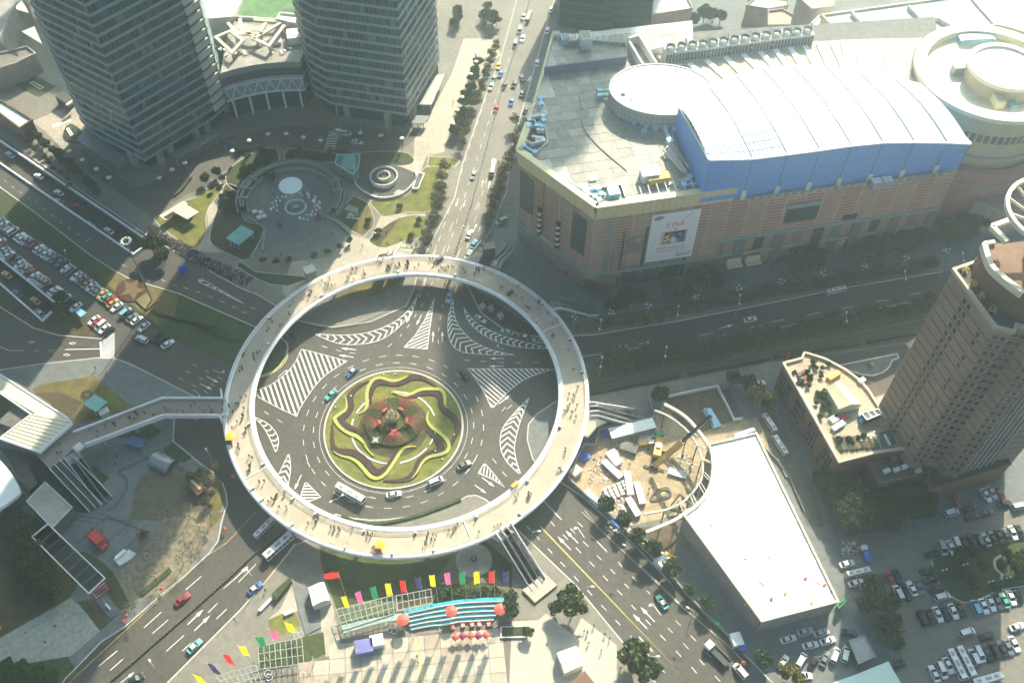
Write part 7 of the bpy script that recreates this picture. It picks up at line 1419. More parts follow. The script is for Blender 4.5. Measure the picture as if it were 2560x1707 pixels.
for x,y,l in((575,450,'right-hand dark red angular sculpture below the round court'),(225,530,'left-hand dark red angular sculpture below the round court')):
 q=T(1,1,x,y,.2);m=MB();m.bar((-1,0,0),(.2,.1,3.2),.5,.4);m.bar((1.1,0,0),(-.1,.2,3.0),.5,.4);m.bar((0,.9,.6),(.1,-.8,1.8),.6,.5);m.box((0,0,1.8),1.3,.8,1.0,.5);o=m.build('red_sculpture',mat('sculpture_red',(.22,.035,.04),.5)if x>300 else bpy.data.materials['sculpture_red']);o.location=q;tag(o,l,'sculpture')
t=thing('spiral_ramp','round spiral ramp entrance with white rings in the garden near the avenue','ramp');s0=T(1,1,1175,70,.5)
m=MB();m.prism(smooth_path(TP(1,1,[(900,60),(930,150),(1050,235),(1180,262),(1350,220),(1455,110),(1450,20),(1300,-40),(1150,-90),(960,-80)]),3,True),.1,.2);m.build('ramp_floor',PAVED,t)
m=MB();m.ribbon(smooth_path(TP(1,1,[(960,-90),(890,20),(930,150),(1050,235),(1180,262),(1350,220),(1465,100),(1465,10)]),4),.5,.1,1.1);m.build('outer_wall',OFFW,t)
for r,h,mm in((4.9,2.0,OFFW),(2.1,2.4,OFFW)):m=MB();m.lathe([(r,.1),(r,h),(r+.4,h),(r+.4,.1)],(s0.x,s0.y),40);m.build('ring_wall',mm,t)
m=MB();m.cyl((s0.x,s0.y),4.8,.1,1.2,40,mi=0);m.cyl((s0.x,s0.y),2.0,1.2,1.4,24,mi=1);m.build('planted_core',[PAVED,GRASSY],t)
PR('sand_patch','pale triangular landing inside the spiral ramp wall','landing',TP(1,1,[(1300,175),(1370,190),(1330,225),(1262,215)]),.2,.26,PAVEW)
PR('lightwell','white framed light well on the garden strip by the avenue','light well',TP(1,1,[(1490,30),(1545,45),(1490,180),(1440,180)]),.1,.9,DARK,OFFW,rim=(.5,.2,OFFW))
t=thing('glass_lift_house','teal glass-roofed lift house behind the round court','pavilion');P=TP(1,0,[(745,1418),(955,1418),(940,1540),(890,1600),(725,1500)],5);m=MB();m.prism(P,.1,4.9,0,0);m.build('glass_body',mat('teal_body',(.10,.24,.22),.2),t);m=MB();m.prism([P[0].lerp(P[1],.32),P[0].lerp(P[1],.78),P[3].lerp(P[2],.5),P[4].lerp(P[3],.35)],4.9,5.2);m.build('teal_roof',TEAL,t);m=MB();m.ribbon(ccw(P),.3,4.9,5.1,closed=True);m.build('roof_frame',OFFW,t)
def shelter(label,pts,z,mt,n=3,name='shelter'):
 t=thing(name,label,'shelter');P=[Vector(p)for p in pts];m=MB();m.prism(P,z,z+.22,0,0,True);m.build('roof',mt,t)
 for k in range(n):
  for e in((0,3),(1,2)):
   q=P[e[0]].lerp(P[e[1]],(k+.5)/n);q=q.lerp(sum(P,Vector())/4,.1);m=MB();m.cyl((q.x,q.y),.1,.1,z,6);m.build('post',OFFW,t)
 return t
shelter('teal sheet-roofed shelter on the lawn left of the fan paving',TP(0,1,[(2075,625),(2215,500),(2338,565),(2195,685)],3.5),3.5,TEAL)
shelter('small blue-grey roofed shelter above the white letters sign',TP(1,1,[(850,310),(940,348),(918,385),(812,358)],3.5),3.5,METAL,2)
BX('stone_box','square stone lift box by the start of the northern ring arc','lift box',T(1,1,490,900,6),3.6,3.4,5.8,.5,CONC,OFFW);BX('stone_box','square grey lift box in front of the mall corner, by the ring','lift box',T(1,1,2140,690,5),4,3,5,.2,CONCD,CONC)
p=T(1,1,878,408,.3)
def gtext(s,p,size,rz,m_,name,label,z=.2,cat='sign',up=0.0):
 c=bpy.data.curves.new(name,'FONT');c.body=s;c.size=size;c.align_x='CENTER';c.align_y='CENTER';c.extrude=.12;c.offset=.02;o=bpy.data.objects.new(name,c);COL.objects.link(o)
 me=bpy.data.meshes.new_from_object(o.evaluated_get(bpy.context.evaluated_depsgraph_get()));bpy.data.objects.remove(o);me.materials.clear();me.materials.append(m_);q=bpy.data.objects.new(name,me);COL.objects.link(q);q.location=(p[0],p[1],z);q.rotation_euler=(up,0,rz);return tag(q,label,cat)
gtext('ifc',p,3.0,-.12,WHITE,'letter_sign','white letters standing on the dark triangular bed',.4);gtext('mall shanghai',T(1,1,885,437,.3),.9,-.12,WHITE,'small_letter_sign','line of small white letters under the big ones on the dark bed',.4)
t=thing('subway_entrance','cream L-shaped concrete canopy of an underground entrance on the lower left lawn','entrance')
for pts,z in(([(1460,415),(1680,275),(1725,300),(1520,455)],3.2),([(1590,375),(1690,300),(1828,378),(1720,445)],3.6)):m=MB();m.prism(TP(0,1,pts,z),z-.5,z,0,0,True);m.build('canopy_slab',PG,t)
m=MB();m.prism(TP(0,1,[(1500,425),(1690,310),(1710,325),(1530,440)],3.3),3.2,3.3);m.build('dark_slot',DARK,t);m=MB();m.prism(TP(0,1,[(1600,400),(1690,330),(1800,400),(1720,450)],0),.1,3.1);m.build('entrance_wall',PAVED,t)
RB('long_hedge','low cylinder-like dark planter along the tower drive','planter',TP(0,1,[(1600,240),(1680,170),(1755,70)]),1.1,.1,.9,SHRUB)
m=MB();md_=TP(0,1,[(1385,520),(1450,590),(1600,680),(1720,750),(1840,830),(2000,900),(2150,970),(2290,1030)])
for k in range(850):
 i=rq.random()*6.99;a=md_[int(i)].lerp(md_[int(i)+1],i-int(i));d=(md_[int(i)+1]-md_[int(i)]).normalized();n=Vector((-d.y,d.x,0));q=a+n*rq.uniform(-1.6,2.2)*(1 if i>2 else .6);rz=heading((0,0),n)+rq.uniform(-.4,.4);mi=rq.choices((0,1,2,3),(6,3,2,.6))[0]
 e=Vector((cos(rz),sin(rz),0));m.bar(q-e*.75+Vector((0,0,.35)),q+e*.75+Vector((0,0,.35)),.09,.5,mi);m.box((q.x+e.x*.45,q.y+e.y*.45,.85),.08,.5,.1,rz,mi);m.box((q.x-e.x*.25,q.y-e.y*.25,.8),.35,.2,.15,rz,0)
tag(m.build('parked_bicycles',[DARK,METAL,OFFW,RED]),'dense strip of parked bicycles and mopeds along the road below the left lawn',kind='stuff')
t=thing('blue_box_sign','blue upright panel on the verge below the broad dark tree','sign');p=T(0,1,1690,935,0);m=MB();m.box((p.x,p.y,.1),2.6,.9,3.4,.7);m.build('panel',BLUE,t)
p=T(0,1,1212,1080);st=[(1148,1020),(1215,1045),(1270,1002),(1262,1080),(1342,1105),(1265,1130),(1232,1195),(1190,1140),(1100,1160),(1160,1100)]
m=MB();m.prism(smooth_path(TP(0,1,[(1180,1000),(1290,1000),(1345,1090),(1330,1150),(1240,1205),(1130,1190),(1070,1110),(1090,1050)]),3,True),.1,.4);tag(m.build('round_bed',mat('maroon_bed',(.075,.03,.025),.95,.3,2)),'maroon bedding disc of the star on the lawn','flower bed');PR('star_bed','ochre five-pointed star planted on the maroon disc','flower bed',TP(0,1,st),.4,.55,mat('ochre_bed',(.16,.115,.05),.95,.15,2))
PR('mast_base','olive square slab at the foot of the high mast','slab',TP(0,1,[(1250,1200),(1345,1135),(1430,1220),(1345,1290)]),.1,.7,mat('olive_slab',(.20,.17,.07),.9,.1,.6),BROWN)
for k in range(9):
 pts=smooth_path(TP(0,1,[(1390+k*55,1290+k*18),(1560+k*60,1370+k*10),(1720+k*45,1390+k*22),(1900+k*40,1450+k*14)]),4);RB('low_hedge',f'dark wavy hedge line on the verge lawn, {ordw(k+1)} from the star','hedge',pts[:(13 if k>5 else 99)],[.5+.45*sin(i*1.3+k)for i in range(len(pts[:(13 if k>5 else 99)]))],.14,.55,SHRUB,group='wavy hedge lines on the verge lawn')
shelter('small pale blue attendant roof at the end of the lower car row',TP(0,1,[(690,1300),(735,1262),(798,1305),(745,1345)],2.6),2.6,LBLUE,2)
for k,(x,y)in enumerate(((1000,830),(1100,860),(1220,950))):PR('rock','pale angular rock on the brown bed inside the north-east of the ring, '+ordw(k+1),'rock',[ZN(x+a*k2,y+b_*k2)for(a,b_),k2 in zip(((-35,-10),(20,-38),(50,10),(10,40)),(1,1.2,1.1,1))],.1,1.1+k*.2,CONC)
# ================================================================ BUILDING SITE
flat('site_ground',TP(2,2,[(1430,520),(1880,425),(2030,730),(2250,700),(2330,860),(2380,1100),(1840,950),(1700,1500),(1600,1568),(1100,1690),(880,1568),(510,1260),(640,970),(770,960),(800,830),(940,780),(1290,720)]),SAND,.16)
flat('site_soil',TP(2,2,[(1430,520),(1880,425),(2030,730),(1850,790),(1640,870),(1500,700),(1380,600)]),SOIL,.165)
flat('site_ground',TP(2,3,[(960,100),(1100,150),(1560,90),(1500,330),(1480,600),(1700,850),(1900,1050),(2080,1280),(2010,1330),(1700,960),(1450,640),(1150,300)]),SOIL,.163)
flat('service_track',TP(2,3,[(1560,180),(1640,160),(2250,1080),(2300,1300),(2200,1360),(2050,1240),(1900,1000),(1700,800),(1500,520)]),PAVEG,.167)
RB('site_wall','low pale wall around the building site from the eastern stairs to the road','wall',TP(2,2,[(1250,550),(1310,710),(1290,715),(930,790),(795,835),(760,970),(665,955),(600,1080),(515,1270),(690,1440),(860,1568)]),.35,.1,2.0,CONC)
RB('site_wall','low wall of the empty yard behind the steel arcs','wall',TP(2,2,[(1430,520),(1880,425),(2035,735),(2110,720)]),.4,.1,1.6,OFFW)
RB('site_wall','wall along the road side of the site with trees behind','wall',TP(2,3,[(860,5),(980,110),(1150,290),(1450,590),(1750,920),(2020,1180)]),.3,.12,1.3,CONC)
STE=mat('pale_steel',(.52,.48,.40),.6,.1,1)
t=thing('steel_arcs','two curved steel rings with cross beams around the round excavation','steel frame');arc1=[(1310,630),(1400,665),(1520,740),(1620,830),(1700,950),(1745,1080),(1750,1200),(1720,1300),(1640,1400),(1550,1480),(1400,1545),(1210,1580)];arc2=[(1400,570),(1530,640),(1640,730),(1760,880),(1825,1000),(1845,1120),(1830,1280),(1780,1400),(1690,1500),(1590,1568),(1480,1640),(1230,1745)]
m=MB();m.ribbon(smooth_path(TP(2,2,arc1,8),4),.5,7.6,8.2);m.build('inner_ring_beam',STE,t);m=MB();m.ribbon(smooth_path(TP(2,2,arc2,9),4),.9,8.3,9.1);m.build('outer_ring_beam',mat('cream_steel',(.62,.55,.42),.6),t)
for k in range(3,10):
 a=T(2,2,*arc1[k],8);b_=T(2,2,*arc2[k],8.4)
 for o in(-.5,.5):m=MB();m.bar(a+Vector((o,0,.2)),b_+Vector((o,0,.2)),.22,.3);m.build('cross_beam',STE,t)
for k in(1,3,4,5,6,7,8,9,10):a=T(2,2,*arc1[k],8);m=MB();m.cyl((a.x,a.y),.22,.1,7.7,8);m.build('column',CONCD,t)
t=thing('white_shed','huge flat white-roofed shed with one concave end beside the building site','shed');SR=mat('shed_roof',(.86,.85,.80),.55,.03,.4)
cc=[T(2,2,x,y,9)for x,y in((1810,945),(1835,1050),(1842,1180),(1820,1320),(1770,1430),(1700,1510))]+[T(2,3,1580,30,9)];P=[T(2,2,2240,845,9)]+cc+[T(2,3,2290,1000,9),T(3,3,640,820,9)]
m=MB();m.prism(P,.1,8.8,1,1);m.build('walls',[CONC,mat('shed_wall',(.22,.17,.17),.8,.14,.4)],t)
RG=ccw(P);e0,e1,e2,e3=P[0],P[-1],P[-2],P[-3]
SPt=resample(cc[::-1]+[e0],9)
for i in range(8):
 for j in range(9):
  f_=lambda a,v:SPt[a].lerp(e2.lerp(e1,a/8),v)
  qd=[f_(i,j/9),f_(i+1,j/9),f_(i+1,(j+1)/9),f_(i,(j+1)/9)];ce_=sum(qd,Vector())/4
  m=MB();m.prism([q+(ce_-q).normalized()*.05 for q in qd],8.8,8.9+.02*((i+j)%2));m.build('roof_panel',SR,t)
m=MB();m.ribbon(RG,.6,8.8,9.5,closed=True);m.build('roof_edge',mat('edge_cream',(.60,.54,.40),.6),t)
bm_=MB();bm_.box((0,0,0),2.4,.12,.10);bmm=bm_.mesh('timber',mat('timber',(.22,.18,.05),.7))
for k in range(64):
 u,v=rq.uniform(.05,.95),rq.uniform(.06,.95);a_=int(u*8);q=SPt[a_].lerp(e2.lerp(e1,a_/8),v);o=link('timber_batten',bmm,None,(q.x,q.y,8.93),rq.choice((-.7,.2,.25,.3,-.8,1.2)),rq.uniform(.5,1.1));tag(o,'thin yellow timber batten lying on the white shed roof','batten','battens on the shed roof')
for x,y,col,l in((345,605,RED,'red bundle on the lower right of the shed roof'),(160,740,ORANGE,'orange bundle on the lower shed roof'),(405,830,ORANGE,'orange bundle near the bottom corner of the shed roof'),(520,665,RED,'pink red bundle at the right edge of the shed roof'),(590,720,BLUE,'row of blue drums at the right corner of the shed roof'),(35,790,RED,'red bundle at the lower left of the shed roof')):BX('bundle',l,'bundle',T(3,3,x,y,9.2),.8,.5,.3,.5,col,z=8.93)
PR('gantry','green scaffold gantry clinging to the right corner of the white shed','scaffold',TP(3,3,[(645,835),(715,785),(725,800),(660,865)],4),.1,2.6,mat('gantry_green',(.05,.16,.09),.7),rim=(.3,.6,GREEN))
CY=mat('crane_yellow',(.62,.38,.08),.5,.08,1);t=thing('mobile_crane','yellow mobile crane with its long dark boom raised over the site','crane');p=T(2,2,1335,1010,1.5);q=T(2,2,1310,1140,2.5)
a0=heading(q,p);t.location=(p.x,p.y,.16);t.rotation_euler=(0,0,a0);m=MB();m.box((-.5,0,.6),9.5,2.5,.8);m.box((3.8,0,1.2),1.8,2.5,1.4,0,1);m.build('chassis',[DARK,CY],t);m=MB();m.box((0,0,1.5),4.4,2.4,1.6);m.build('upper_deck',CY,t);m=MB();m.box((1.2,0,3.0),1.8,1.4,.5);m.build('white_cab',WHITE,t)
for x in(-4,-2.6,2,3.8):
 for s in(-1,1):link('wheel',WHB,t,(x,s*1.15,.5))
for x in(-5.2,1):m=MB();m.box((x,0,.3),.4,6.4,.35);m.build('outrigger',DARK,t)
bt=T(2,2,1310,1140,2.8);tip=T(2,2,1830,680,22);mid=bt.lerp(tip,.5);t2=t
def local(v):d=v-Vector((p.x,p.y,.16));return(d.x*cos(-a0)-d.y*sin(-a0),d.x*sin(-a0)+d.y*cos(-a0),d.z)
m=MB();m.bar(local(bt),local(mid),1.5,1.3);m.build('boom_section',CY,t);m=MB();m.bar(local(mid),local(tip),.85,.8);m.build('boom_section',DARK,t);m=MB();m.bar(local(tip),local(tip-Vector((0,0,9))),.06,.06);m.build('hoist_rope',DARK,t)
BX('site_cabin','long white site cabin roof beside the eastern stair','cabin',T(2,2,1105,790,3),14,3.6,2.7,heading(T(2,2,930,830),T(2,2,1280,745)),CONC,WHITE)
def obx(name,label,cat,tc,tr,a,b_,w,h,mt,mt2=None,z=.16,group=None):
 p=T(tc,tr,*a,z+h);q=T(tc,tr,*b_,z+h);return BX(name,label,cat,(p+q)/2,(q-p).length,w,h,heading(p,q),mt,mt2,z,group)
CW=mat('container_white',(.70,.68,.72),.5,.04,1)
for a,b_,l in(((840,1090),(1000,1240),'white ribbed stack left of the lilac ones'),((1055,1190),(1090,1400),'upper lilac white container'),((1145,1290),(1200,1480),'right lilac white container'),((1065,1430),(1160,1590),'lower lilac white container near the fence'),((675,1370),(810,1490),'long white beam stack along the site wall')):obx('container',l+' on the site','container',2,2,a,b_,1.9,1.3,mat('lilac',(.50,.40,.50),.6)if 'lilac' in l and 'lilac' not in bpy.data.materials else bpy.data.materials.get('lilac',CW)if 'lilac' in l else CW,CW)
for k in range(19):x=850+(k%5)*42+(k//5)*14;y=1360-(k%5)*18+(k//5)*30;BX('stone_block',f'pale square block in the stacked grid on the sand, {ordw(k%5+1)} of its row, {ordw(k//5+1)} row','block',T(2,2,x,y,.6),.95,.8,.7,.4,OFFW,WHITE,.16,'blocks stacked on the sand')
for a,b_,w,h,mt,l in(((620,1070),(690,1020),3.5,.5,BLUE,'bright blue sheet at the west corner of the site'),((550,1210),(620,1150),2.6,1.8,PG,'cream shed by the site wall'),((835,845),(870,835),1.3,1.2,BLUE,'blue drum by the site cabin'),((1280,730),(1310,735),1.4,2.0,BLUE,'blue box at the end of the site cabin'),((820,1410),(920,1450),1.4,.3,BLUE,'blue sheet under the block grid'),((1790,620),(1890,780),2.6,.8,LBLUE,'long pale blue roof sheet in the empty yard'),((1770,615),(1850,780),.5,.8,OFFW,'thin white strip beside the pale blue sheet'),((2045,865),(2225,800),1.4,.9,mat('blue_grey_stack',(.26,.34,.48),.5),'blue grey pipe stack above the shed'),((1150,870),(1290,820),4.0,.6,METAL,'heap of grey scaffolding right of the cabin'),((1000,940),(1150,990),3.0,1.3,CONCD,'dark twisted formwork heap in front of the cabin'),((1160,930),(1240,920),1.6,1.2,CY,'yellow bin row on the sand'),((1250,920),(1300,910),1.4,1.2,OFFW,'white bin on the sand beside the yellow ones'),((880,1050),(960,1010),2.6,1.2,CW,'white pile on the sand'),((1325,850),(1390,830),1.6,1.0,GREEN,'green machine beside the scaffolding heap'),((1440,0+1180),(1600,1230),2.2,.7,METAL,'grey green pallet row near the excavation edge'),((930,1110),(990,1070),2.6,1.4,CW,'white crate pile beside the ribbed stack')):obx('site_material',l,'building material',2,2,a,b_,w,h,mt)
for a,b_,w,h,mt,l in(((1400,390),(1500,440),2.2,1.6,mat('lorry_yellow',(.80,.45,.02),.5),'bright yellow lorry on the sand by the fence line trees'),((1340,400),(1420,470),3.6,2.2,WHITE,'white flat cabin next to the yellow lorry'),((945,110),(1060,20),3.2,.5,BLUE,'blue sheet behind the first fence line trees'),((1820,960),(1935,1070),1.2,.9,GREEN,'green bundle lying along the site wall'),((2020,1170),(2110,1150),3.4,2.2,WHITE,'white cabin at the lower end of the site wall'),((2090,1220),(2150,1240),2.2,1.0,BLUE,'blue sheet beside the lower white cabin'),((1100,180),(1260,300),1.6,.9,OFFW,'white wall panel strip behind the fence line trees')):obx('site_material',l,'building material',2,3,a,b_,w,h,mt)
m=MB()
for k in range(900):
 u=rq.random();q=[T(2,2,rq.uniform(700,1000),rq.uniform(1060,1300)),T(2,2,rq.uniform(1420,1680),rq.uniform(1040,1200)),T(2,3,rq.uniform(880,1100),rq.uniform(-60,190)),T(2,2,rq.uniform(950,1300),rq.uniform(860,1010)),T(3,3,rq.uniform(680,830),rq.uniform(270,390)),T(2,2,rq.uniform(880,1040),rq.uniform(1430,1560))][int(u*6)];s=rq.uniform(.15,.6);m.box((q.x,q.y,.15),s,s*rq.uniform(.3,1.5),s*.5,rq.uniform(0,3),rq.choice((0,0,1,2,3)))
tag(m.build('rubble',[OFFW,BROWN,SAND,PG]),'rubble and offcuts scattered over the building site',kind='stuff')
m=MB();m.ribbon(smooth_path(TP(2,2,[(1280,1420),(1340,1360),(1425,1340),(1460,1400),(1380,1430),(1290,1445)],.6),3,True),.35,.5,.9,closed=True);tag(m.build('steel_hoop',CONCD),'dark oval steel hoop lying on the sand','steel hoop')
m=MB()
for a,b_ in(((1460,1500),(1540,1400)),((1540,1400),(1600,1450)),((1480,1540),(1700,1500)),((1560,1440),(1700,1530)),((1600,1380),(1700,1400)),((1450,1540),(1560,1568))):m.bar(T(2,2,*a,1.5),T(2,2,*b_,3.0),.4,.5)
tag(m.build('steel_truss',DARK),'tangled dark steel truss where the ring beams reach the shed','steel truss')
flat('walled_yard',TP(2,2,[(1900,440),(1990,430),(2120,700),(2040,725)]),PAVED,.168)
RB('lane_fence','pale fence line between the shed and the brown podium','fence',TP(3,2,[(-40,980),(80,1100),(190,1250),(330,1568)]),.15,.1,1.0,CONC);flat('side_lane',TP(3,2,[(-60,600),(160,800),(400,1300),(520,1700),(360,1700),(150,1200),(0,990),(-110,880)]),ASPH2,.13)
for k,(x,y)in enumerate(((100,1110),(150,1200))):obx('white_bench','long white trough in the lane beside the shed, '+('upper' if k==0 else 'lower'),'trough',3,2,(x-15,y-30),(x+20,y+40),.5,.4,CONC)
# ================================================================ BROWN PODIUM AND TOWER
pz=13.3;RP=[T(3,2,140,205,pz),T(3,2,310,160,pz),T(3,2,330,105,pz)]+[T(3,2,x,y,pz)for x,y in((520,165),(700,260),(850,370),(930,470),(1010,600))]+[T(3,2,1200,850,pz),T(3,2,1260,980,pz),T(3,2,1010,1015,pz),T(3,2,650,1108,pz)]
t=thing('brown_podium','brown stone podium with a sunlit roof garden beside the brown tower','podium');m=MB();m.prism(RP,.1,pz-.1,0,1);m.build('block',[mat('roof_tan',(.40,.34,.24),.8,.10,.4),BROWN],t);m=MB();m.ribbon(ccw(RP),.7,pz-.1,pz+.7,closed=True);m.build('parapet',mat('parapet_tan',(.60,.52,.36),.7),t)
wP=Wall(RP[0],RP[-1]);
if wP.n.dot(Vector((-1,0,0)))<0:wP=Wall(RP[-1],RP[0])
for k in range(12):
 u=2.5+k*wP.L/12.5
 if k%3!=2:m=MB();wP.slab(m,u,u+1.0,2.2,10.6,.0,.12);m.build('tall_window',GLASSD,t);m=MB();wP.slab(m,u+1.5,u+2.2,2.2,10.6,.0,.12);m.build('tall_window',GLASSD,t)
for z in(4.5,7.5,11.2):m=MB();wP.slab(m,0,wP.L,z,z+.25,0,.2);m.build('string_course',BROWN,t)
CV=[(540,430),(670,365),(860,570),(650,620)];m=MB();a,b_,c,d=TP(3,2,CV,pz+2.6);e=(a+b_)/2+Vector((0,0,1.2));f=(c+d)/2+Vector((0,0,1.2));m.add([a,d,f,e,b_,c],[[0,1,2,3],[3,2,5,4],[1,5,2],[0,3,4]]);m.prism([a,b_,c,d],pz,pz+2.6,0,0);tag(m.build('garden_hall',mat('hall_cream',(.62,.58,.38),.6)),'cream gabled hall standing on the brown podium roof','hall')
for k in range(16):
 x0,y0=600+k*24,860+(k%2)*8
 obx('planting_row',f'narrow planting row in the lower part of the podium roof garden, {ordw(k+1)} from the left','planting row',3,2,(x0+4,y0+5),(x0+62,y0+128-k*2),.5+.3*(k%3),.35+.2*(k%2),[BROWN,SHRUB,CONCD,SOIL][k%4],z=pz)
t=thing('frame_shelter','white framed shelter with three openings on the podium roof','shelter');m=MB();m.prism(TP(3,2,[(860,655),(1010,615),(1045,660),(905,715)],pz+2.5),pz,pz+2.4,0,0);m.build('body',DARK,t)
for s in([(860,655),(1010,615)],[(905,715),(1045,660)],[(860,655),(905,715)],[(910,640),(955,695)],[(960,628),(1000,678)],[(1010,615),(1045,660)]):m=MB();m.bar(T(3,2,*s[0],pz+2.5),T(3,2,*s[1],pz+2.5),.35,.3);m.build('frame_bar',WHITE,t)
for x,y,sx,sy,h,mt,l in((310,290,3.4,1.0,.4,BROWN,'upper brown bed on the podium roof'),(345,355,4,2,.5,mat('brick_bed',(.30,.13,.08),.9),'red brown bed on the podium roof'),(600,320,4.6,1.6,.9,ORANGE,'orange and dark timber stack on the podium roof'),(640,780,4.5,1.6,.8,OFFW,'white table frame on the podium roof'),(600,720,2.6,2,.8,OFFW,'white bench frame on the podium roof'),(845,690,1.3,1.0,1.2,LBLUE,'upper pale blue machine by the white framed shelter'),(855,735,1.3,1.0,1.2,LBLUE,'lower pale blue machine by the white framed shelter'),(855,365,2.2,1.4,.9,WHITE,'white van-like box by the curved parapet'),(700,700,2.4,1.4,.5,RED,'red bed in the middle of the podium roof')):BX('roof_fitting',l,'roof fitting',T(3,2,x,y,pz),sx,sy,h,.6,mt,z=pz)
PR('glazed_well','grey roof well with a white strip at the tower side of the podium roof','roof well',TP(3,2,[(1005,840),(1130,810),(1190,950),(1030,990)],pz),pz-.1,pz+.35,PAVED,rim=(.3,.3,CONC));obx('roof_strip','white strip light in the grey roof well','strip',3,2,(1070,850),(1120,945),.7,.3,WHITE,z=pz+.3)
for k in range(56):
 x,y=rq.choice([(rq.uniform(430,560),rq.uniform(440,620)),(rq.uniform(380,700),rq.uniform(600,1000)),(rq.uniform(600,980),rq.uniform(840,1000)),(rq.uniform(240,420),rq.uniform(280,420)),(rq.uniform(400,700),rq.uniform(190,330))]);q=T(3,2,x,y,pz)
 if inside((q.x,q.y),shrink(RP,1.0)):tree_at('bush',q,pz,rq.uniform(.35,.75),'small potted shrub in the roof garden of the brown podium','shrubs of the podium roof garden',rq)
rnk=0
for k in range(70):
 a=T(3,2,200+k*5.6,290+k*10.6,pz)if k<44 else T(3,2,840+(k%13)*11,860+(k//13)*22-60,pz);m=None;o=link('planting_pot',smm,None,(a.x+.5,a.y,pz),0,.9);tag(o,'small dark planting pot in the rows of the podium roof garden','pot','pots of the podium roof garden');o.data=bpy.data.meshes.get('planting_pot')or o.data
TB=mat('tower_brown',(.27,.205,.15),.8,.08,.35,w2=(.1,.88));TG=mat('tower_groove',(.17,.11,.08),.85);TW=mat('tower_window',(.055,.055,.052),.2)
tw=thing('brown_tower','tall brown stone tower with stepped bays and a curved crown at the right edge','tower');TZ=75.0
TPn=[Vector((*v,0))for v in((110.9,166.6),(116.4,148.4),(120.5,147.2),(121.5,149.2),(125.5,148.0),(126.5,145.6),(130.5,144.6),(131.6,147.0),(142.3,150.7),(150,152),(154,164),(136,172),(120,170.5))]
m=MB();m.prism(TPn,.1,TZ,0,0);m.build('shaft',TB,tw)
z=12.0;fl=0
while z<TZ-2:
 m=MB();m.ribbon(TPn[:11],.30,z,z+.16);m.build('floor_groove',TG,tw)
 for i,(n_,ww)in enumerate(((6,1.1),(2,1.0),(0,0),(2,1.3),(0,0),(2,1.0))):
  if not n_:continue
  w=Wall(TPn[i],TPn[i+1]);w=w if w.n.dot(Vector((-.4,-1,0)))>0 else Wall(TPn[i+1],TPn[i])
  cols=(.40,.50,.84)if i==0 else(.3,.7)
  for cfrac in cols:
   if i==0 and cfrac>.8 and fl%3==0:continue
   m=MB();u=w.L*cfrac;w.slab(m,u-ww/2,u+ww/2,z+.9,z+2.4,.02,.06);m.build('window',TW,tw)
 w=Wall(TPn[6],TPn[7]);z+=3.25;fl+=1
wR=Wall(TPn[7],TPn[8]);wR=wR if wR.n.dot(Vector((0,-1,0)))>0 else Wall(TPn[8],TPn[7])
m=MB();wR.slab(m,0,wR.L,9,TZ-14,.05,.12);m.build('dark_glazing',GLASSD,tw)
for k in range(6):u=wR.L*(.06+k*.175);m=MB();wR.slab(m,u-.35,u+.35,9,TZ-12,.1,1.1);m.build('rib',CONC,tw)
roofA=[T(3,1,1680,960,TZ),T(3,1,2050,1430,TZ),T(3,1,2350,1390,TZ),T(3,1,2480,1200,TZ),T(3,1,1880,880,TZ)]
m=MB();m.ribbon([p+Vector((0,0,0))for p in TPn],.8,TZ,TZ+1.1,closed=True);m.build('roof_parapet',mat('crown_pale',(.42,.36,.27),.7),tw)
m=MB();m.prism(shrink(TPn,1.2),TZ,TZ+.1);m.build('terrace_floor',PAVED,tw)
def ring_at(px,z,w,h,mt,name):P_=smooth_path([T(3,1,x,y,z)for x,y in px],4);m=MB();m.ribbon(P_,w,z-h,z);return m.build(name,mt,tw)
cen=T(3,1,2330,720,88)
m=MB();m.prism(smooth_path([T(3,1,x,y,84)for x,y in((1990,660),(2050,850),(2180,980),(2350,1110),(2600,1150),(2650,640),(2200,640))],2,True),TZ,83,0,0);m.build('drum',BROWN,tw)
ring_at([(1990,660),(2050,850),(2180,980),(2350,1110)],84,1.3,2.0,mat('crown_cream',(.68,.62,.46),.5),'curved_parapet');ring_at([(2085,645),(1990,660)],84,1.0,1.4,bpy.data.materials['crown_cream'],'curved_parapet')
ring_at([(2060,500),(2230,440)],90,1.2,1.2,bpy.data.materials['crown_cream'],'corner_frame');ring_at([(2060,500),(2200,640)],90,1.2,1.2,bpy.data.materials['crown_cream'],'corner_frame')
rcn=ccen(T(3,1,2180,280,98),T(3,1,2345,70,98),T(3,1,2345,560,98));rrr=(T(3,1,2180,280,98)-rcn).xy.length
m=MB();m.lathe([(rrr,97),(rrr,98.2),(rrr-.9,98.2),(rrr-.9,97),(rrr,97)],(rcn.x,rcn.y),48);m.build('crown_ring',bpy.data.materials['crown_cream'],tw)
for k in range(14):a=k*2*pi/14;m=MB();m.bar((rcn.x+(rrr-.5)*cos(a),rcn.y+(rrr-.5)*sin(a),97.5),(rcn.x+2*cos(a+.5),rcn.y+2*sin(a+.5),94),.35,.7);m.build('crown_rib',bpy.data.materials['crown_cream'],tw)
for k in range(4):a=k*pi/2+.4;m=MB();m.bar((rcn.x+3*cos(a),rcn.y+3*sin(a),83),(rcn.x+3*cos(a),rcn.y+3*sin(a),95),.5,.5);m.build('crown_leg',CONC,tw)
gm=mat('golden_foliage',(.50,.36,.12),.8,.3,2)
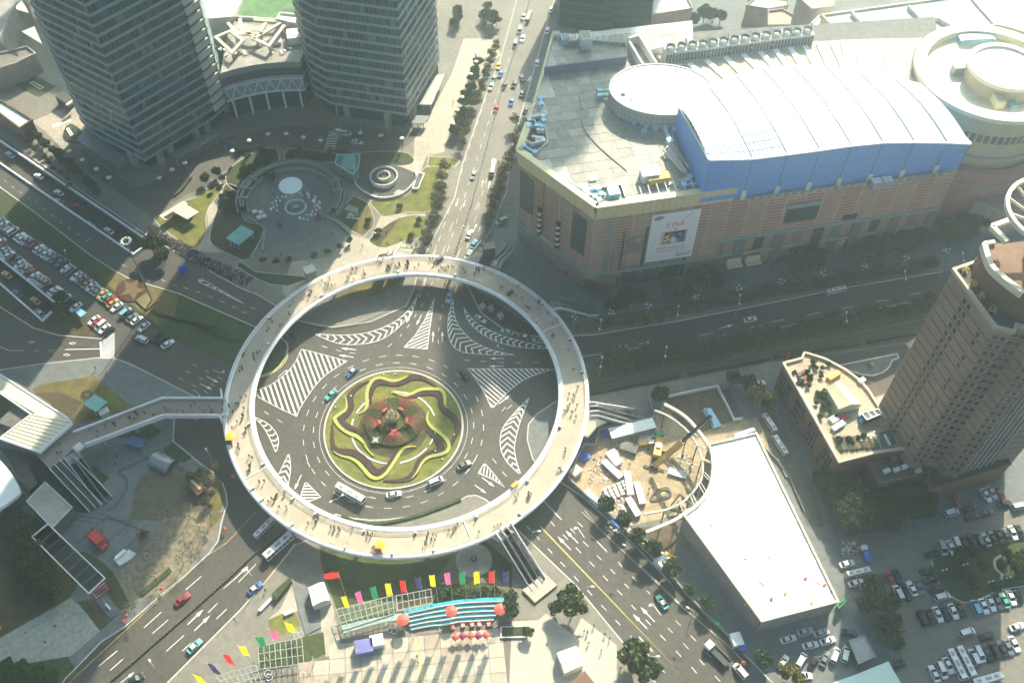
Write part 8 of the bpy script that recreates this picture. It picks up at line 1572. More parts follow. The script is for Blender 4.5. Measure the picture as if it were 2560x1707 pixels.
for k,(x,y)in enumerate(((1810,915),(1880,1040),(1960,1150),(2070,1280))):
 q=T(3,1,x,y,TZ+.6);m=MB()
 for j in range(40):a,b2=rq.uniform(0,6.28),rq.uniform(0,1);m.box((q.x+1.1*b2*cos(a),q.y+1.1*b2*sin(a),TZ+rq.uniform(.2,1.4)),.28,.28,.2,a)
 tag(m.build('golden_shrub',gm),f'golden shrub on the tower terrace, {ordw(k+1)} from its left corner','shrub',kind=None)
for z_,pts,l in((9,[(930,1110),(1010,1310),(1480,1200),(1480,1360),(2220,1130),(2160,1010),(1700,1080),(1290,1090)],'lower brown annex with dark roof at the foot of the tower'),):
 P=TP(3,2,pts,z_);m=MB();m.prism(P,.1,z_,0,1);m.ribbon(ccw(P),.5,z_,z_+.8,1,True);tag(m.build('annex',[PAVED,BROWN]),l,'annex')
for x,y,l,mt in((1160,1075,'dark wedge unit with pale flank on the annex roof',METAL),(1090,1185,'left white unit on the annex roof',WHITE),(1180,1175,'middle white unit on the annex roof',WHITE),(1250,1150,'right white unit on the annex roof',WHITE),(1380,1190,'small white fan on the annex roof',OFFW)):BX('roof_unit',l,'roof unit',T(3,2,x,y,9.5),1.8,1.2,.9,.4,mt,z=9)
t=thing('half_round_pool','grey half-round pool terrace with a pale rim and a small golden ball','pool');P=TP(3,2,[(640,228),(1180,120),(1195,155),(1135,180),(1110,240),(1050,290),(960,320),(860,310),(760,280),(690,250)]);m=MB();m.prism(P,.1,.4);m.build('terrace',PAVEG,t);m=MB();m.ribbon(ccw(P),.4,.1,.7,closed=True);m.build('rim',OFFW,t);q=T(3,2,955,205,1.2);m=MB();m.ball((q.x,q.y,1.1),.8);m.cyl((q.x,q.y),.5,.4,.6,10);m.build('golden_ball',mat('golden_ball',(.55,.42,.18),.3),t,True)
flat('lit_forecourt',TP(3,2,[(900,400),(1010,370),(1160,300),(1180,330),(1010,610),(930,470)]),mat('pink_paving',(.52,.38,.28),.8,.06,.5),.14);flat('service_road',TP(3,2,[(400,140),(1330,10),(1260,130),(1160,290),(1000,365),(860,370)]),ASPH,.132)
# ================================================================ YARD (bottom right)
flat('yard',TP(3,3,[(700,120),(1250,150),(2500,-60),(2600,1700),(1200,1700),(1150,1100),(720,700)]),mat('yard_paving',(.20,.185,.155),.85,.12,.5,w2=(2.2,.85)),.128);flat('lower_yard',TP(3,3,[(-40,1050),(640,880),(660,1200),(600,1700),(-300,1700),(-100,1300)]),PAVEG,.129)
flat('garden_bed',smooth_path(TP(3,3,[(1500,450),(1800,350),(2350,260),(2700,330),(2600,640),(2100,720),(1850,830),(1660,760),(1540,600)]),3,True),GRASSD,.15);RB('garden_kerb','pale kerb along the lower edge of the oval garden','kerb',TP(3,3,[(1500,450),(1540,600),(1660,760),(1850,835),(2100,725),(2350,680)]),.3,.1,.4,CURB,sm=3)
RB('garden_path','short sandy curving path in the oval garden','path',TP(3,3,[(2140,400),(2080,440),(2090,520),(2140,570),(2140,620)]),.8,.15,.2,PG,sm=3)
for k,(x,y)in enumerate(((1815,475),(1625,525),(1875,685),(2050,632),(2212,595))):
 for s in(-1,1):q=T(3,3,x+s*17,y-s*5,.7);BX('garden_lamp',f'pair of small white garden lamps, {ordw(k+1)} pair in the oval garden','garden lamp',q,.45,.45,.5,0,WHITE,z=.15,group=f'{ordw(k+1)} lamp pair of the oval garden')
PR('grey_hut','grey corrugated hut with pale gutters among the cars','hut',TP(3,3,[(745,1180),(885,1135),(980,1320),(835,1385)],3),.1,3,METAL,CONCD,rim=(.5,.15,CONC));PR('white_pavilion','pale green-white hipped roof pavilion at the bottom edge','pavilion',TP(3,3,[(600,1560),(850,1470),(1105,1365),(1240,1600),(700,1700)],5),.1,5,mat('mint_roof',(.62,.76,.68),.5),OFFW)
# ================================================================ STATION BLOCK
SRF=mat('station_roof',(.80,.72,.52),.6,.05,.4)
t=thing('station_roof','folded cream slatted roof with white rim at the left edge','station roof');oz=9.0
for a,b_,c,d in(((-60,260),(620,700),(330,660),(-60,420)),((620,700),(652,742),(360,1005),(330,660))):
 P=TP(0,2,[a,b_,c,d],oz);m=MB();m.prism(P,oz-.6,oz,0,0,True);m.build('roof_slope',SRF,t)
P=TP(0,2,[(330,660),(652,742),(360,1005),(0,880),(285,662)],oz);m=MB();m.prism(P,oz-.6,oz+.02,0,0,True);m.build('roof_slope',SRF,t)
for k in range(9):a=T(0,2,290+k*-33,670+k*24,oz+.1);b_=T(0,2,640-k*32,745+k*30,oz+.1);m=MB();m.bar(a,b_,.12,.14);m.build('roof_slat',mat('slat_tan',(.48,.40,.26),.7)if k==0 else bpy.data.materials['slat_tan'],t)
for pts in([(-60,258),(620,698),(655,742),(360,1008),(0,882)],[(-60,425),(287,662),(0,880)]):m=MB();m.ribbon(TP(0,2,pts,oz+.3),.5,oz-.8,oz+.3);m.build('roof_rim',WHITE,t)
m=MB();m.prism(TP(0,2,[(-60,300),(560,700),(360,960),(60,860),(270,660),(-60,440)],0),.1,oz-1.5,0,0);m.build('station_wall',CONCD,t)
flat('station_lawn',TP(0,2,[(-60,440),(270,662),(0,860),(-60,900)]),GRASS,.3)
PR('white_shell','rounded white shell roof with dark opening at the left edge','shell roof',smooth_path(TP(0,2,[(-60,1080),(60,1150),(140,1270),(175,1340),(170,1400),(110,1450),(0,1530),(-80,1560)],9),2,True),7.8,9,WHITE,WHITE);PR('shell_building','dark building beneath the white shell roof','building',TP(0,2,[(-60,1120),(100,1290),(230,1380),(0,1560),(-80,1560)],5),.1,5,CONCD,CONCD)
PR('flat_block','grey flat-roofed block with thin white edge beside the escalator hall','building',TP(0,2,[(245,1465),(415,1290),(665,1520),(480,1710)],6),.1,6,CONC,CONCD,rim=(.25,.3,OFFW));PR('flat_block','low dark roof between the shell and the station roof','building',TP(0,2,[(130,1180),(250,1120),(345,1300),(260,1370)],4),.1,4,PAVED,CONCD)
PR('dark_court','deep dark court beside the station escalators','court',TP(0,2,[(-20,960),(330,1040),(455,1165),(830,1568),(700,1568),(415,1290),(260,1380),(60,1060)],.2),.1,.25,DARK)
t=thing('open_pergola','long open steel frame with white edges and a red board at its end','steel frame');fz=6.0;fp=[(295,225),(440,105),(965,605),(815,745)];P=TP(0,3,fp,fz)
for i in range(4):m=MB();m.bar(P[i],P[(i+1)%4],.3,.4);m.build('edge_beam',WHITE,t)
for k in range(1,8):a=P[0].lerp(P[3],k/8);b_=P[1].lerp(P[2],k/8);m=MB();m.bar(a,b_,.18,.3);m.build('cross_beam',CONCD,t)
for k in range(5):
 for a,b_ in((0,3),(1,2)):q=P[a].lerp(P[b_],k/4);m=MB();m.cyl((q.x,q.y),.15,.1,fz,6);m.build('column',CONCD,t)
m=MB();m.prism(TP(0,3,[(330,230),(445,130),(940,610),(820,720)],.3),.1,.3);m.build('pit_floor',DARK,t)
t=thing('red_board','sloping red board with rows of white characters at the end of the steel frame','sign');A,B,C,D=[T(0,3,820,742,fz),T(0,3,965,612,fz),T(0,3,1022,705,2.0),T(0,3,885,812,2.0)];m=MB();m.add([A,B,C,D],[[0,1,2,3]]);m.build('board',mat('board_red',(.25,.03,.03),.6),t)
for r in range(3):
 for k in range(7):a=A.lerp(B,.1+k*.12);d=D.lerp(C,.1+k*.12);q0=a.lerp(d,.14+r*.28);q1_=a.lerp(d,.30+r*.28);m=MB();m.bar(q0+Vector((0,0,.08)),q1_+Vector((0,0,.08)),.3,.05);m.bar(q0.lerp(q1_,.4)+Vector((-.3,-.3,.08)),q0.lerp(q1_,.5)+Vector((.35,.3,.08)),.12,.05);m.build('character',OFFW,t)
flat('grass_belt',smooth_path(TP(0,3,[(-60,-40),(260,20),(700,560),(640,780),(450,900),(250,1040),(-60,1170)]),2,True),mat('brown_grass',(.115,.085,.035),.95,0,.4,col2=(.055,.055,.022)),.135);flat('stone_paving',TP(0,3,[(-60,1190),(450,900),(650,790),(730,860),(920,1090),(650,1320),(-60,1440)]),mat('mottled_paving',(.32,.32,.27),.85,.2,.8),.14)
flat('grass_belt',TP(0,3,[(-60,1440),(620,1320),(700,1450),(500,1700),(-60,1700)]),GRASSD,.135);flat('grass_belt',TP(0,3,[(720,820),(860,790),(1010,970),(1100,930),(920,1090)]),GRASSB,.142);flat('grass_belt',smooth_path(TP(0,3,[(720,350),(900,430),(1030,540),(1120,700),(1190,850),(1100,900),(990,760),(900,620)]),2,True),GRASSD,.142)
flat('autumn_ground',smooth_path(TP(0,2,[(1200,1568),(1260,1300),(1400,1120),(1600,1130),(1760,1200),(1850,1300),(1900,1568)]),2,True)[:0]or TP(0,2,[(1180,1640),(1260,1280),(1420,1130),(1640,1140),(1790,1230),(1880,1420),(1900,1640)]),mat('autumn_litter',(.145,.12,.08),.95,0,.5,col2=(.09,.085,.06)),.137)
flat('autumn_ground',TP(0,3,[(1500,60),(1900,-20),(2000,200),(1700,560),(1400,800),(1180,850),(1050,600),(1250,400),(1400,250)]),mat('straw_litter',(.29,.24,.155),.95,0,.7,col2=(.14,.125,.09)),.139)
flat('round_lawn',TP(0,2,[(1500,990),(1600,920),(1775,1055),(1700,1110),(1560,1090)]),GRASSD,.15);flat('corner_lawn',smooth_path(TP(0,2,[(1850,1150),(1960,1230),(2060,1350),(2060,1480),(1990,1568),(1900,1500),(1960,1380),(1900,1270)]),2,True),GRASSY,.15);flat('corner_lawn',TP(0,3,[(1890,100),(1960,0),(2060,0),(2000,90),(1950,150)]),GRASSY,.151)
flat('lower_lawn',TP(0,2,[(300,440),(380,395),(870,312),(1010,430),(1230,610),(720,760),(640,720),(420,560)]),GRASSY,.15);flat('lower_lawn',TP(0,2,[(310,470),(560,470),(760,560),(640,710),(480,620)]),GRASSB,.155);flat('lower_lawn',TP(0,2,[(915,500),(1010,435),(1230,610),(1110,640),(980,560)]),GRASS,.156);flat('lower_lawn',TP(0,2,[(1050,870),(1380,740),(1490,830),(1370,910)]),GRASSD,.15)
shelter('teal glass roof over a stair in the left lawn',TP(0,2,[(765,575),(870,482),(990,555),(885,650)],3.2),3.2,TEAL,2);BX('small_booth','small pale booth beside the teal glass roof','booth',T(0,2,950,635,2),3,2,1.8,.6,OFFW)
p=T(0,2,1500,1120,.2);m=MB();nn=12
for k in range(nn):a0_,a1_=pi*k/nn,pi*(k+1)/nn;m.add([(-3.5,2.6*cos(a0_),2.6*sin(a0_)),(3.5,2.6*cos(a0_),2.6*sin(a0_)),(3.5,2.6*cos(a1_),2.6*sin(a1_)),(-3.5,2.6*cos(a1_),2.6*sin(a1_))],[[0,1,2,3]])
o=m.build('vault_roof',METAL);o.location=p;o.rotation_euler=(0,0,heading(T(0,2,1420,1080),T(0,2,1600,1170)));tag(o,'shiny half-barrel glass roof over a stair on the autumn ground','vault roof')
t=thing('wooden_stall','wooden stall with a bright yellow ridge among yellow-brown trees','stall');p=T(0,2,1800,1330,1.5);t.location=(p.x,p.y,.14);t.rotation_euler=(0,0,-.75);m=MB();m.box((0,0,0),6.5,3,2.2);m.build('body',BROWN,t);m=MB();m.box((0,.2,2.2),4.4,.8,.3);m.build('ridge',mat('straw_yellow',(.72,.55,.2),.7),t)
t=thing('red_kiosk','red roofed market kiosk standing on the grey plaza','kiosk');p=T(0,3,895,245,2);t.location=(p.x,p.y,.14);t.rotation_euler=(0,0,-.65);m=MB();m.box((0,0,0),5,3.2,2);m.build('body',mat('maroon_box',(.22,.04,.035),.6),t);m=MB();m.box((-.5,0,2),4.4,2.6,.5);m.box((2.9,-.2,1),1.4,2.2,.6);m.build('roof',RED,t);
t=thing('slate_roof','pale ruined-looking stone platform with a white bench on the autumn pavement','platform');m=MB();m.prism(TP(0,3,[(1050,440),(1190,350),(1255,385),(1200,440),(1100,500)]),.1,.7);m.build('slab',OFFW,t);m=MB();m.prism(TP(0,3,[(1050,410),(1135,335),(1165,350),(1070,430)],1.5),.1,1.5);m.build('bench',WHITE,t)
obx('blue_stall','blue draped stall under the link footbridge','stall',0,2,(1190,900),(1310,935),3,1.6,mat('faded_blue',(.13,.20,.36),.7,.2,1));obx('tiled_strip','pale tiled strip lying in the dark tree belt','strip',0,3,(310,620),(400,750),1.6,.5,OFFW);obx('white_post_box','white upright box in the dark bed by the red board','box',0,3,(970,840),(1010,885),.5,.7,WHITE);PR('grey_planter','long dark planter with pale rim by the south-west road','planter',TP(0,3,[(1290,740),(1560,515),(1580,545),(1320,765)]),.1,.8,SHRUB,CONC)
flat('dark_lawn',TP(0,2,[(835,1160),(860,1140),(1005,1250),(950,1310),(770,1150)]),GRASSD,.15);PR('landing_box','pale square cover on the landing above the station escalators','cover',TP(0,2,[(668,980),(735,925),(780,965),(712,1022)],DZ),DZ,DZ+.5,OFFW,OFFW)
for k,(c,r,x,y)in enumerate(((0,3,2065,165),(0,3,1490,710),(0,3,1165,960),(0,3,1140,1015),(0,2,2140,1245),(2,3,575,730),(2,3,630,760),(2,3,1100,350),(0,3,5,1070),(2,3,2120,1390))):parasol(mat('barrier_red',(.70,.10,.06),.5)if k==0 else bpy.data.materials['barrier_red'],T(c,r,x,y,.8),.13,.58,('red umbrella at the pavement tip south-west of the ring','red umbrella on the pavement by the long dark planter','upper red umbrella at the end of the dark bed','lower red umbrella at the end of the dark bed','red umbrella in the dark roadway west of the ring','left red umbrella on the kerb of the south-east road','right red umbrella on the kerb of the south-east road','red umbrella under the fence-side street lamp','red umbrella at the left edge','red umbrella beside the white van')[k],'umbrella',1.9,'umbrella')
for k,(p,l)in enumerate(((T(0,2,2115,860,DZ+2.4),'big yellow parasol of a vendor on the west arc of the ring'),(T(1,3,1143,285,DZ+2.4),'big yellow parasol of a vendor on the south arc of the ring'))):parasol(YELLOW,p,DZ,1.5,l,n=20);BX('vendor_cart',('dark' if k==0 else 'red')+' vendor cart under the yellow parasol on the '+('west' if k==0 else 'south')+' arc','cart',(p.x-.8,p.y-1.4),2.0,1.0,.9,.2,RED if k else DARK,z=DZ)
for p,l,mt in((Z3(1500,180,DZ),'colourful vendor stall against the inner railing in the south-east',ORANGE),(ZN(1350,660,DZ),'dark vendor cart against the inner railing in the north-east',BROWN),(ZN(490,245,DZ),'black kiosk box on the north arc',DARK)):BX('vendor_stall',l,'stall',p,2.4,1.1,1.1,.8,mt,z=DZ)
# ================================================================ SOUTH PLAZA
flat('garden_lawn',smooth_path([Z3(x,y)for x,y in((-950,-60+1000),(-700,890),(-300,900),(200,880),(700,920),(1200,850),(1350,1000),(1500,1300),(1650,1568),(1300,1500),(900,1330),(300,1330),(-500,1480),(-860,1420),(-1020,1200))],2,True)[:0]or TP(1,3,[(585,300),(700,330),(1200,390),(1700,330),(2100,250),(2350,480),(2350,760),(2250,800),(1700,840),(1280,760),(740,890),(650,640),(600,480)]),GRASSD,.15)
flat('garden_lawn',smooth_path(TP(1,3,[(760,380),(1000,440),(1300,480),(1420,440),(1430,540),(1200,640),(960,660),(780,560)]),2,True),mat('grass_mid',(.085,.125,.035),.95,0,.5,col2=(.05,.08,.025)),.155)
t=thing('round_fountain','round grey fountain basin with a small statue below the south arc','fountain');q=T(1,3,2000,440,.3)
for r,h,mm in((5.2,.45,CONC),(4.4,.3,CONCD),(1.5,.9,CONC),(1.0,1.0,PAVED)):m=MB();m.cyl((q.x,q.y),r,.1,h,40);m.build('basin_step',mm,t)
m=MB();m.cyl((q.x,q.y),.35,1,1.5,10);m.ball((q.x,q.y,2.0),.3,.3,.55);m.build('statue',CONC,t);flat('fountain_path',TP(1,3,[(1640,620),(1750,480),(1850,330),(1980,610),(2200,600),(2350,720),(2350,760),(2150,650),(1900,640),(1700,680)]),mat('brown_path',(.16,.12,.10),.85,.1,.6),.157)
PJ=mat('joint_dark',(.16,.14,.11),.85);flat('plaza_base',TP(1,3,[(420,1370),(700,1250),(1300,1150),(2300,1000),(2500,980),(2400,1900),(100,1900)]),PJ,.135)
sb_=MB();sb_.box((0,0,0),4.1,3.9,.03);SBM=[sb_.mesh('paving_slab',mm)for mm in(PAVEW,mat('slab_rose',(.37,.30,.24),.85,.1,.6),mat('slab_pale',(.44,.40,.32),.85,.08,.6))]
o_=T(1,3,1480,1340);pl=TP(1,3,[(440,1390),(700,1270),(1300,1170),(2290,1020),(2290,1900),(100,1900)]);ang=heading(T(1,3,1200,1340),T(1,3,2200,1240))
for i in range(-14,12):
 for j in range(-9,6):
  x,y=i*4.25,j*4.05;c=o_+Vector((x*cos(ang)-y*sin(ang),x*sin(ang)+y*cos(ang),0))
  if inside((c.x,c.y),pl):q=link('paving_slab',rq.choice(SBM),bpy.data.objects['plaza_base'],(c.x,c.y,.135),ang)
b=MB();b.ribbon([T(1,3,1475,1170),T(1,3,1510,1430),T(1,3,1540,1650)],.3,.17,.19);tag(b.build('yellow_strip',YLINE),'thin yellow guide strip across the sunlit plaza','strip')
flat('ne_terrace',TP(2,3,[(0,1000),(240,990),(310,930),(400,1000),(560,1130),(640,970),(960,1220),(960,1700),(-30,1700)]),mat('terrace_pale',(.45,.41,.34),.85,.06,.5),.137);PR('planter_box','long planter with pale rim on the plaza terrace','planter',TP(2,3,[(-100,1060),(140,1050),(145,1150),(-100,1155)]),.1,.6,SHRUB,OFFW,rim=(.35,.1,OFFW))
BT=[('white gabled booth on the plaza terrace by the south-east road',2,3,[(412,1288),(590,1225),(655,1400),(480,1478)],(590,1370)),('white folded-roof ticket booth at the plaza corner by the south-west road',1,3,[(478,690),(625,640),(680,800),(520,862)],(560,670))]
for l,c,r,pts,_q in BT:
 A,B,C,D=TP(c,r,pts,3.2);m=MB();m.prism([A,B,C,D],.1,2.9,0,0);E0=A.lerp(B,.62)if c==1 else A.lerp(D,.58);F0=D.lerp(C,.62)if c==1 else B.lerp(C,.58);E0=E0+Vector((0,0,.8));F0=F0+Vector((0,0,.8));m.add([A,B,C,D,E0,F0],[[0,4,5,3],[4,1,2,5]]if c==1 else[[0,1,5,4],[4,5,2,3]],1);tag(m.build('booth',[OFFW,mat('booth_roof',(.80,.76,.62),.5)if c==2 else bpy.data.materials['booth_roof']]),l,'booth')
PR('stone_stage','low stone platform beneath the ticket booth','platform',TP(1,3,[(330,640),(470,690),(560,900),(600,1060),(460,1130),(390,900)]),.1,.35,PAVEG);PR('hedge_wall','thick dark hedge wedge at the plaza corner','hedge',TP(1,3,[(150,770),(320,610),(335,650),(190,830)]),.1,1.6,SHRUB);obx('long_bench','long white bench behind the dark hedge wedge','bench',1,3,(30,900),(150,780),.8,.7,WHITE);obx('long_bench','white bench by the square lawn at the plaza corner','bench',1,3,(260,935),(345,900),.8,.7,WHITE)
flat('square_lawn',TP(1,3,[(110,990),(340,890),(420,1060),(340,1100),(150,1150)]),GRASS,.16);flat('warm_corner',TP(1,3,[(230,880),(340,640),(480,760),(400,900),(110,985)]),PAVEW,.15);flat('warm_corner',TP(1,3,[(590,860),(690,800),(790,1250),(640,1330),(600,1080)]),PAVEW,.151)
PGM=mat('pergola_grey',(.40,.44,.40),.6);
def grid(label,pa,pb,pc,pd,nx,ny,z,name='trellis_frame'):
 t=thing(name,label,'trellis')
 for k in range(nx+1):m=MB();m.bar(pa.lerp(pb,k/nx),pd.lerp(pc,k/nx),.14,.2);m.build('cross_bar',PGM,t)
 for k in range(ny+1):m=MB();m.bar(pa.lerp(pd,k/ny),pb.lerp(pc,k/ny),.14,.2);m.build('long_bar',PGM,t)
 for k in range(nx+1):
  if k%3==0:
   for a,b_ in((pa,pb),(pd,pc)):q=a.lerp(b_,k/nx);m=MB();m.cyl((q.x,q.y),.08,.1,z,6);m.build('post',PGM,t)
def tq(pts,z,c=1):return[T(c,3,x,y,z)for x,y in pts]
grid('grey trellis frame behind the flags at the middle',*tq([(1285,765),(1605,705),(1620,835),(1300,905)],3.2),6,2,3.2)
grid('long grey trellis frame under the yellow and pink flags',*tq([(735,890),(1250,765),(1270,930),(800,1080)],3.2),10,3,3.2);grid('dark trellis frame under the pink and yellow flags at the left',*tq([(20,1230),(420,1150),(440,1390),(30,1440)],3.2),8,3,3.2);grid('small pale trellis frame in the corner of the square lawn',*tq([(330,1080),(400,1050),(440,1130),(360,1170)],3.2),2,2,3.2);grid('dark trellis frame at the bottom left of the plaza',*tq([(1980,1500),(2350,1400),(2400,1560),(2100,1640)],3.2,0),7,3,3.2)
flat('dark_planting',TP(1,3,[(20,1240),(420,1150),(620,1100),(640,1300),(440,1390),(40,1450)]),GRASSD,.16);flat('dark_planting',TP(1,3,[(1290,780),(1600,715),(1615,820),(1310,890)]),GRASSB,.16);flat('dark_planting',TP(1,3,[(740,900),(1250,790),(1290,930),(790,1090)]),mat('grass_grey',(.10,.12,.06),.95,.3,.8),.16);PR('curved_canopy','grey green curved glass canopy edge along the trellis','canopy',TP(1,3,[(770,1040),(1000,985),(1300,930),(1400,935),(1405,985),(1200,1000),(1000,1050),(800,1110)],3),2.7,3,mat('canopy_green',(.30,.40,.36),.4))
t=thing('blue_stand','curved turquoise stepped water stand with cream edges','stepped stand');WT=mat('turquoise',(.06,.42,.52),.25,.25,.7);rows=5
top_=[(1360,920),(1550,880),(1730,840),(1920,815),(2180,800),(2290,805)];bot_=[(1420,1075),(1600,1040),(1740,1030),(1860,1005),(2020,995),(2180,985)]
for k in range(rows):
 m=MB();a=[T(1,3,x0+(x1-x0)*k/rows,y0+(y1-y0)*k/rows,1)for(x0,y0),(x1,y1)in zip(top_,bot_)];b_=[T(1,3,x0+(x1-x0)*(k+.95)/rows,y0+(y1-y0)*(k+.95)/rows,1)for(x0,y0),(x1,y1)in zip(top_,bot_)];m.prism(smooth_path(a,3)+smooth_path(b_,3)[::-1],.1,2.4-k*.42);m.build('water_step',WT,t)
 m=MB();m.ribbon(smooth_path(b_,3),.2,.1,2.55-k*.42);m.build('step_edge',CREAM,t)
UM=mat('parasol_red',(.62,.10,.07),.6);
for k,(x,y,r_)in enumerate(((1345,985,1.75),(1793,905,1.75),(2242,885,1.75))):parasol(UM,T(1,3,x,y,4.2),.13,r_,('left big red parasol by the turquoise stand','middle big red parasol splitting the turquoise stand','right big red parasol at the end of the turquoise stand')[k],h=4.2)
for k,(x,y)in enumerate(((1830,1140),(1895,1130),(1970,1128),(2040,1128),(2112,1122))):parasol(UM if k%2==0 else mat('parasol_maroon%d'%k,(.26,.03,.08),.7),T(1,3,x,y,2.5),.15,1.25,f'{"red" if k%2 == 0 else "maroon"} plaza parasol in the lower row, {ordw(k+1)} from the left',group='row of parasols on the plaza',n=4)
for k,(x,y)in enumerate(((1803,1060),(1900,1042),(1985,1035),(2050,1032),(2138,1032))):
 q=T(1,3,x,y,.5);BX('red_table',f'small red table with a white top before the turquoise stand, {ordw(k+1)} from the left','table',q,1.0,1.0,.75,.3,RED,mat('pinkish',(.7,.3,.3),.5)if k==0 else bpy.data.materials['pinkish'],group='red tables on the plaza')
for x,y,sx,sy,mt,l in((990,1225,4.6,3.6,mat('violet_sheet',(.17,.17,.42),.7,.05,.6),'violet blue canopy tent on the plaza'),(1108,1170,3.4,3.0,WHITE,'white canopy tent touching the violet one')):BX('canopy_tent',l,'tent',T(1,3,x,y,2.6),sx,sy,2.4,.22,mt)
for k,(x,y)in enumerate(((1440,1130),(1690,1080),(930,1270),(2190,1050),(1240,1470),(430,1480),(525,1350),(1180,1200))):
 q=T(1,3,x,y,2.8);t=thing('plaza_lamp_post',f'white claw-headed plaza lamp, {ordw(k+1)} across the south plaza','lamp',(q.x,q.y,.15),0,'claw-headed plaza lamps');m=MB();m.cyl((0,0),.09,0,2.8,6);m.build('post',OFFW,t)
 m=MB();[m.tube([(0,0,2.4),(.5*cos(a),.5*sin(a),2.7),(.6*cos(a),.6*sin(a),3.3)],.07,5)for a in(0,2.1,4.2)];m.build('claw_head',WHITE,t)
for k,(x,y,s)in enumerate(((1232,1083,.5),(1268,1088,.7),(110,1480,.9),(120,1515,.8))):m=MB();q=T(1,3,x,y,.4);m.lathe([(s,.15),(s,.5),(s+.12,.5),(s+.12,.15)],(q.x,q.y),18);tag(m.build('white_hoop',WHITE),f'thin white hoop standing on the plaza, {ordw(k+1)} from the trellis','hoop')
PR('hexagon_roof','dark pointed roof at the bottom edge of the plaza terrace','roof',TP(2,3,[(540,1568),(665,1450),(790,1600),(780,1700),(540,1700)],3),.1,3,BROWN,PG)
FC={'red':mat('flag_red',(.72,.03,.03),.7),'yellow':mat('flag_yellow',(.85,.72,.02),.7),'pink':mat('flag_pink',(.72,.13,.32),.7),'green':mat('flag_green',(.01,.24,.09),.7),'navy':mat('flag_navy',(.03,.03,.13),.7)}
for m_ in FC.values():
 nt_=m_.node_tree;tr_=nt_.nodes.new('ShaderNodeBsdfTranslucent');tr_.inputs[0].default_value=m_.node_tree.nodes['Principled BSDF'].inputs['Base Color'].default_value;ad=nt_.nodes.new('ShaderNodeMixShader');ad.inputs[0].default_value=.5
 nt_.links.new(m_.node_tree.nodes['Principled BSDF'].outputs[0],ad.inputs[1]);nt_.links.new(tr_.outputs[0],ad.inputs[2]);nt_.links.new(ad.outputs[0],nt_.nodes['Material Output'].inputs[0])
fl_=[('navy',2315,545),('red',2188,540),('yellow',2050,542),('green',1915,548),('pink',1778,553),('yellow',1638,575),('navy',1505,598),('red',1366,625),('yellow',1232,652),('green',1095,682),('pink',957,728),('yellow',828,768)]
for k,(c,x,y)in enumerate(fl_):p=T(1,3,x,y,19.8);flag(FC[c],19.6,p,f'{c} flag, {ordw(k+1)} from the escalator end of the row below the ring','coloured flags in the row below the ring',7.4,1.5,pi-.05,seed=k)
for k,(c,tc,x,y)in enumerate((('yellow',1,255,1000),('pink',1,108,1070),('green',0,2335,1135),('yellow',0,2182,1222),('red',0,2040,1300),('navy',0,1900,1385),('yellow',0,1762,1480))):p=T(tc,3,x,y,19.8);flag(FC[c],19.6,p,f'{c} flag, {ordw(k+1)} from the plaza gap in the left row','coloured flags in the left row',6.6,2.0,-.15,seed=k+20)
p=T(1,3,755,550,21);flag(FC['red'],21.0,p,'red national flag flying alone on the tall pole by the dark lawn','lone flag',3.4,3.9,pi+.08,.3,3)
t=thing('banner_stand','red and white flag pole pair standing before the mall corner','flag',tuple(T(2,1,620,1080,.13)));m=MB();m.bar((0,0,0),(-2.4,3,6),.15,.15);m.bar((-.5,0,0),(-.4,0,7),.12,.12);m.build('pole',DARK,t)
q=T(2,1,470,955,6);m=MB();d=wB.d;o=Vector(t.location);
for i,(mm,a0_,a1_)in enumerate((('red',-2.6,.2),('navy',.35,1.7))):m=MB();m.slabs=None;m.add([q-o+d*a0_+Vector((0,0,-.1)),q-o+d*a1_,q-o+d*a1_+Vector((0,0,1.5)),q-o+d*a0_+Vector((0,0,1.3))],[[0,1,2,3]]);m.build('cloth',FC[mm],t)
q=T(3,2,200,95,8);t=thing('red_pennant','single red pennant on a pole on the eastern avenue median','flag',(q.x,q.y,.12));m=MB();m.cyl((0,0),.06,0,8,6);m.build('pole',OFFW,t);m=MB();m.add([(0,0,8),(-2.6,-.5,7.2),(-2.5,-.4,6.6),(0,0,7)],[[0,1,2,3]]);m.build('cloth',FC['red'],t)
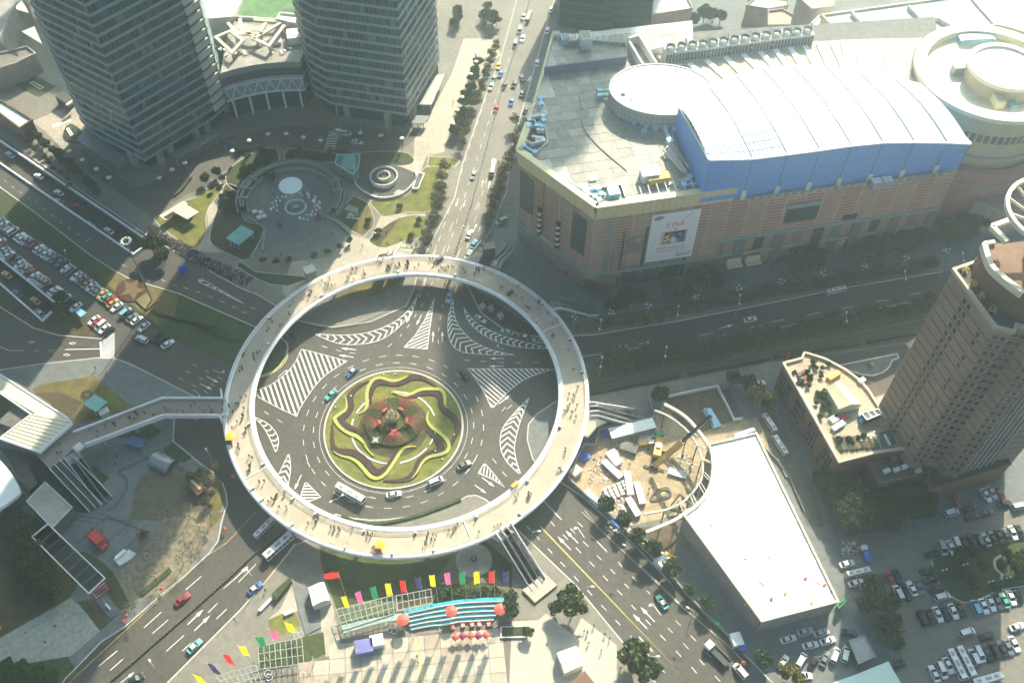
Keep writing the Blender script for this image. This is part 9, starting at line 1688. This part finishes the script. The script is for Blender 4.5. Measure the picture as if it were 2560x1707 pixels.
def barrier(label,pts,n,mt,mt2,h=.7):
 t=thing('median_barrier',label,'barrier');P=resample([Vector(p)for p in pts],n)
 m=MB()
 for i in range(n-1):
  m.bar(P[i]+Vector((0,0,h*.7)),P[i+1]+Vector((0,0,h*.7)),.08,.35)
 m.build('rail',mt,t);m=MB()
 for i in range(n):m.box((P[i].x,P[i].y,0),.45,.45,h,heading(P[0],P[-1]))
 tag(m.build('posts',mt2,t),kind='stuff')
barrier('dark dotted fence down the middle of the north avenue',[W(1112,712),W(1124,675),W(1180,508),W(1200,430),W(1252,236),W(1290,120),W(1330,-20)],110,METAL,DARK)
barrier('low hedge and post barrier in the middle of the south-west road',[T(1,3,330,-110)]+TP(0,3,[(2600,180),(2350,375),(2100,610),(1800,880),(1500,1140),(1200,1400),(1000,1568)]),70,mat('barrier_tan',(.30,.26,.14),.9),DARK,.6)
barrier('tube railing between the two avenue roads at the right',[T(3,1,20,1462),T(3,1,1580,1162)],40,OFFW,METAL,.8)
for k,(a,b_)in enumerate((((720,40),(1230,90)),((880,0),(1340,180)),((700,290),(960,130)),((640,60),(900,105)),((850,380),(1220,90)),((1000,450),(1340,180)),((760,240),(1000,30)))):
 q=MB();q.ribbon([T(0,3,*a),T(0,3,*b_)],.5,.146,.146);tag(q.build('paving_band',PAVED),kind='structure')
q=MB();q.ribbon(smooth_path(TP(0,2,[(1370,1060),(1180,1150),(1090,1200),(1150,1250),(1160,1350),(1080,1480),(980,1560)]),4),.9,.147,.147);tag(q.build('paving_band',PAVED),kind='structure')
# ================================================================ HAZE
hz=MB();hz.box((60,330,-7),1500,1300,445)
hm=bpy.data.materials.new('haze_air');hm.use_nodes=True;ht_=hm.node_tree;ht_.nodes.clear()
pv=ht_.nodes.new('ShaderNodeVolumePrincipled');pv.inputs['Density'].default_value=HAZE;pv.inputs['Color'].default_value=(.72,.93,1.0,1);pv.inputs['Anisotropy'].default_value=.85
oo=ht_.nodes.new('ShaderNodeOutputMaterial');ht_.links.new(pv.outputs[0],oo.inputs['Volume'])
tag(hz.build('haze',hm),kind='stuff')
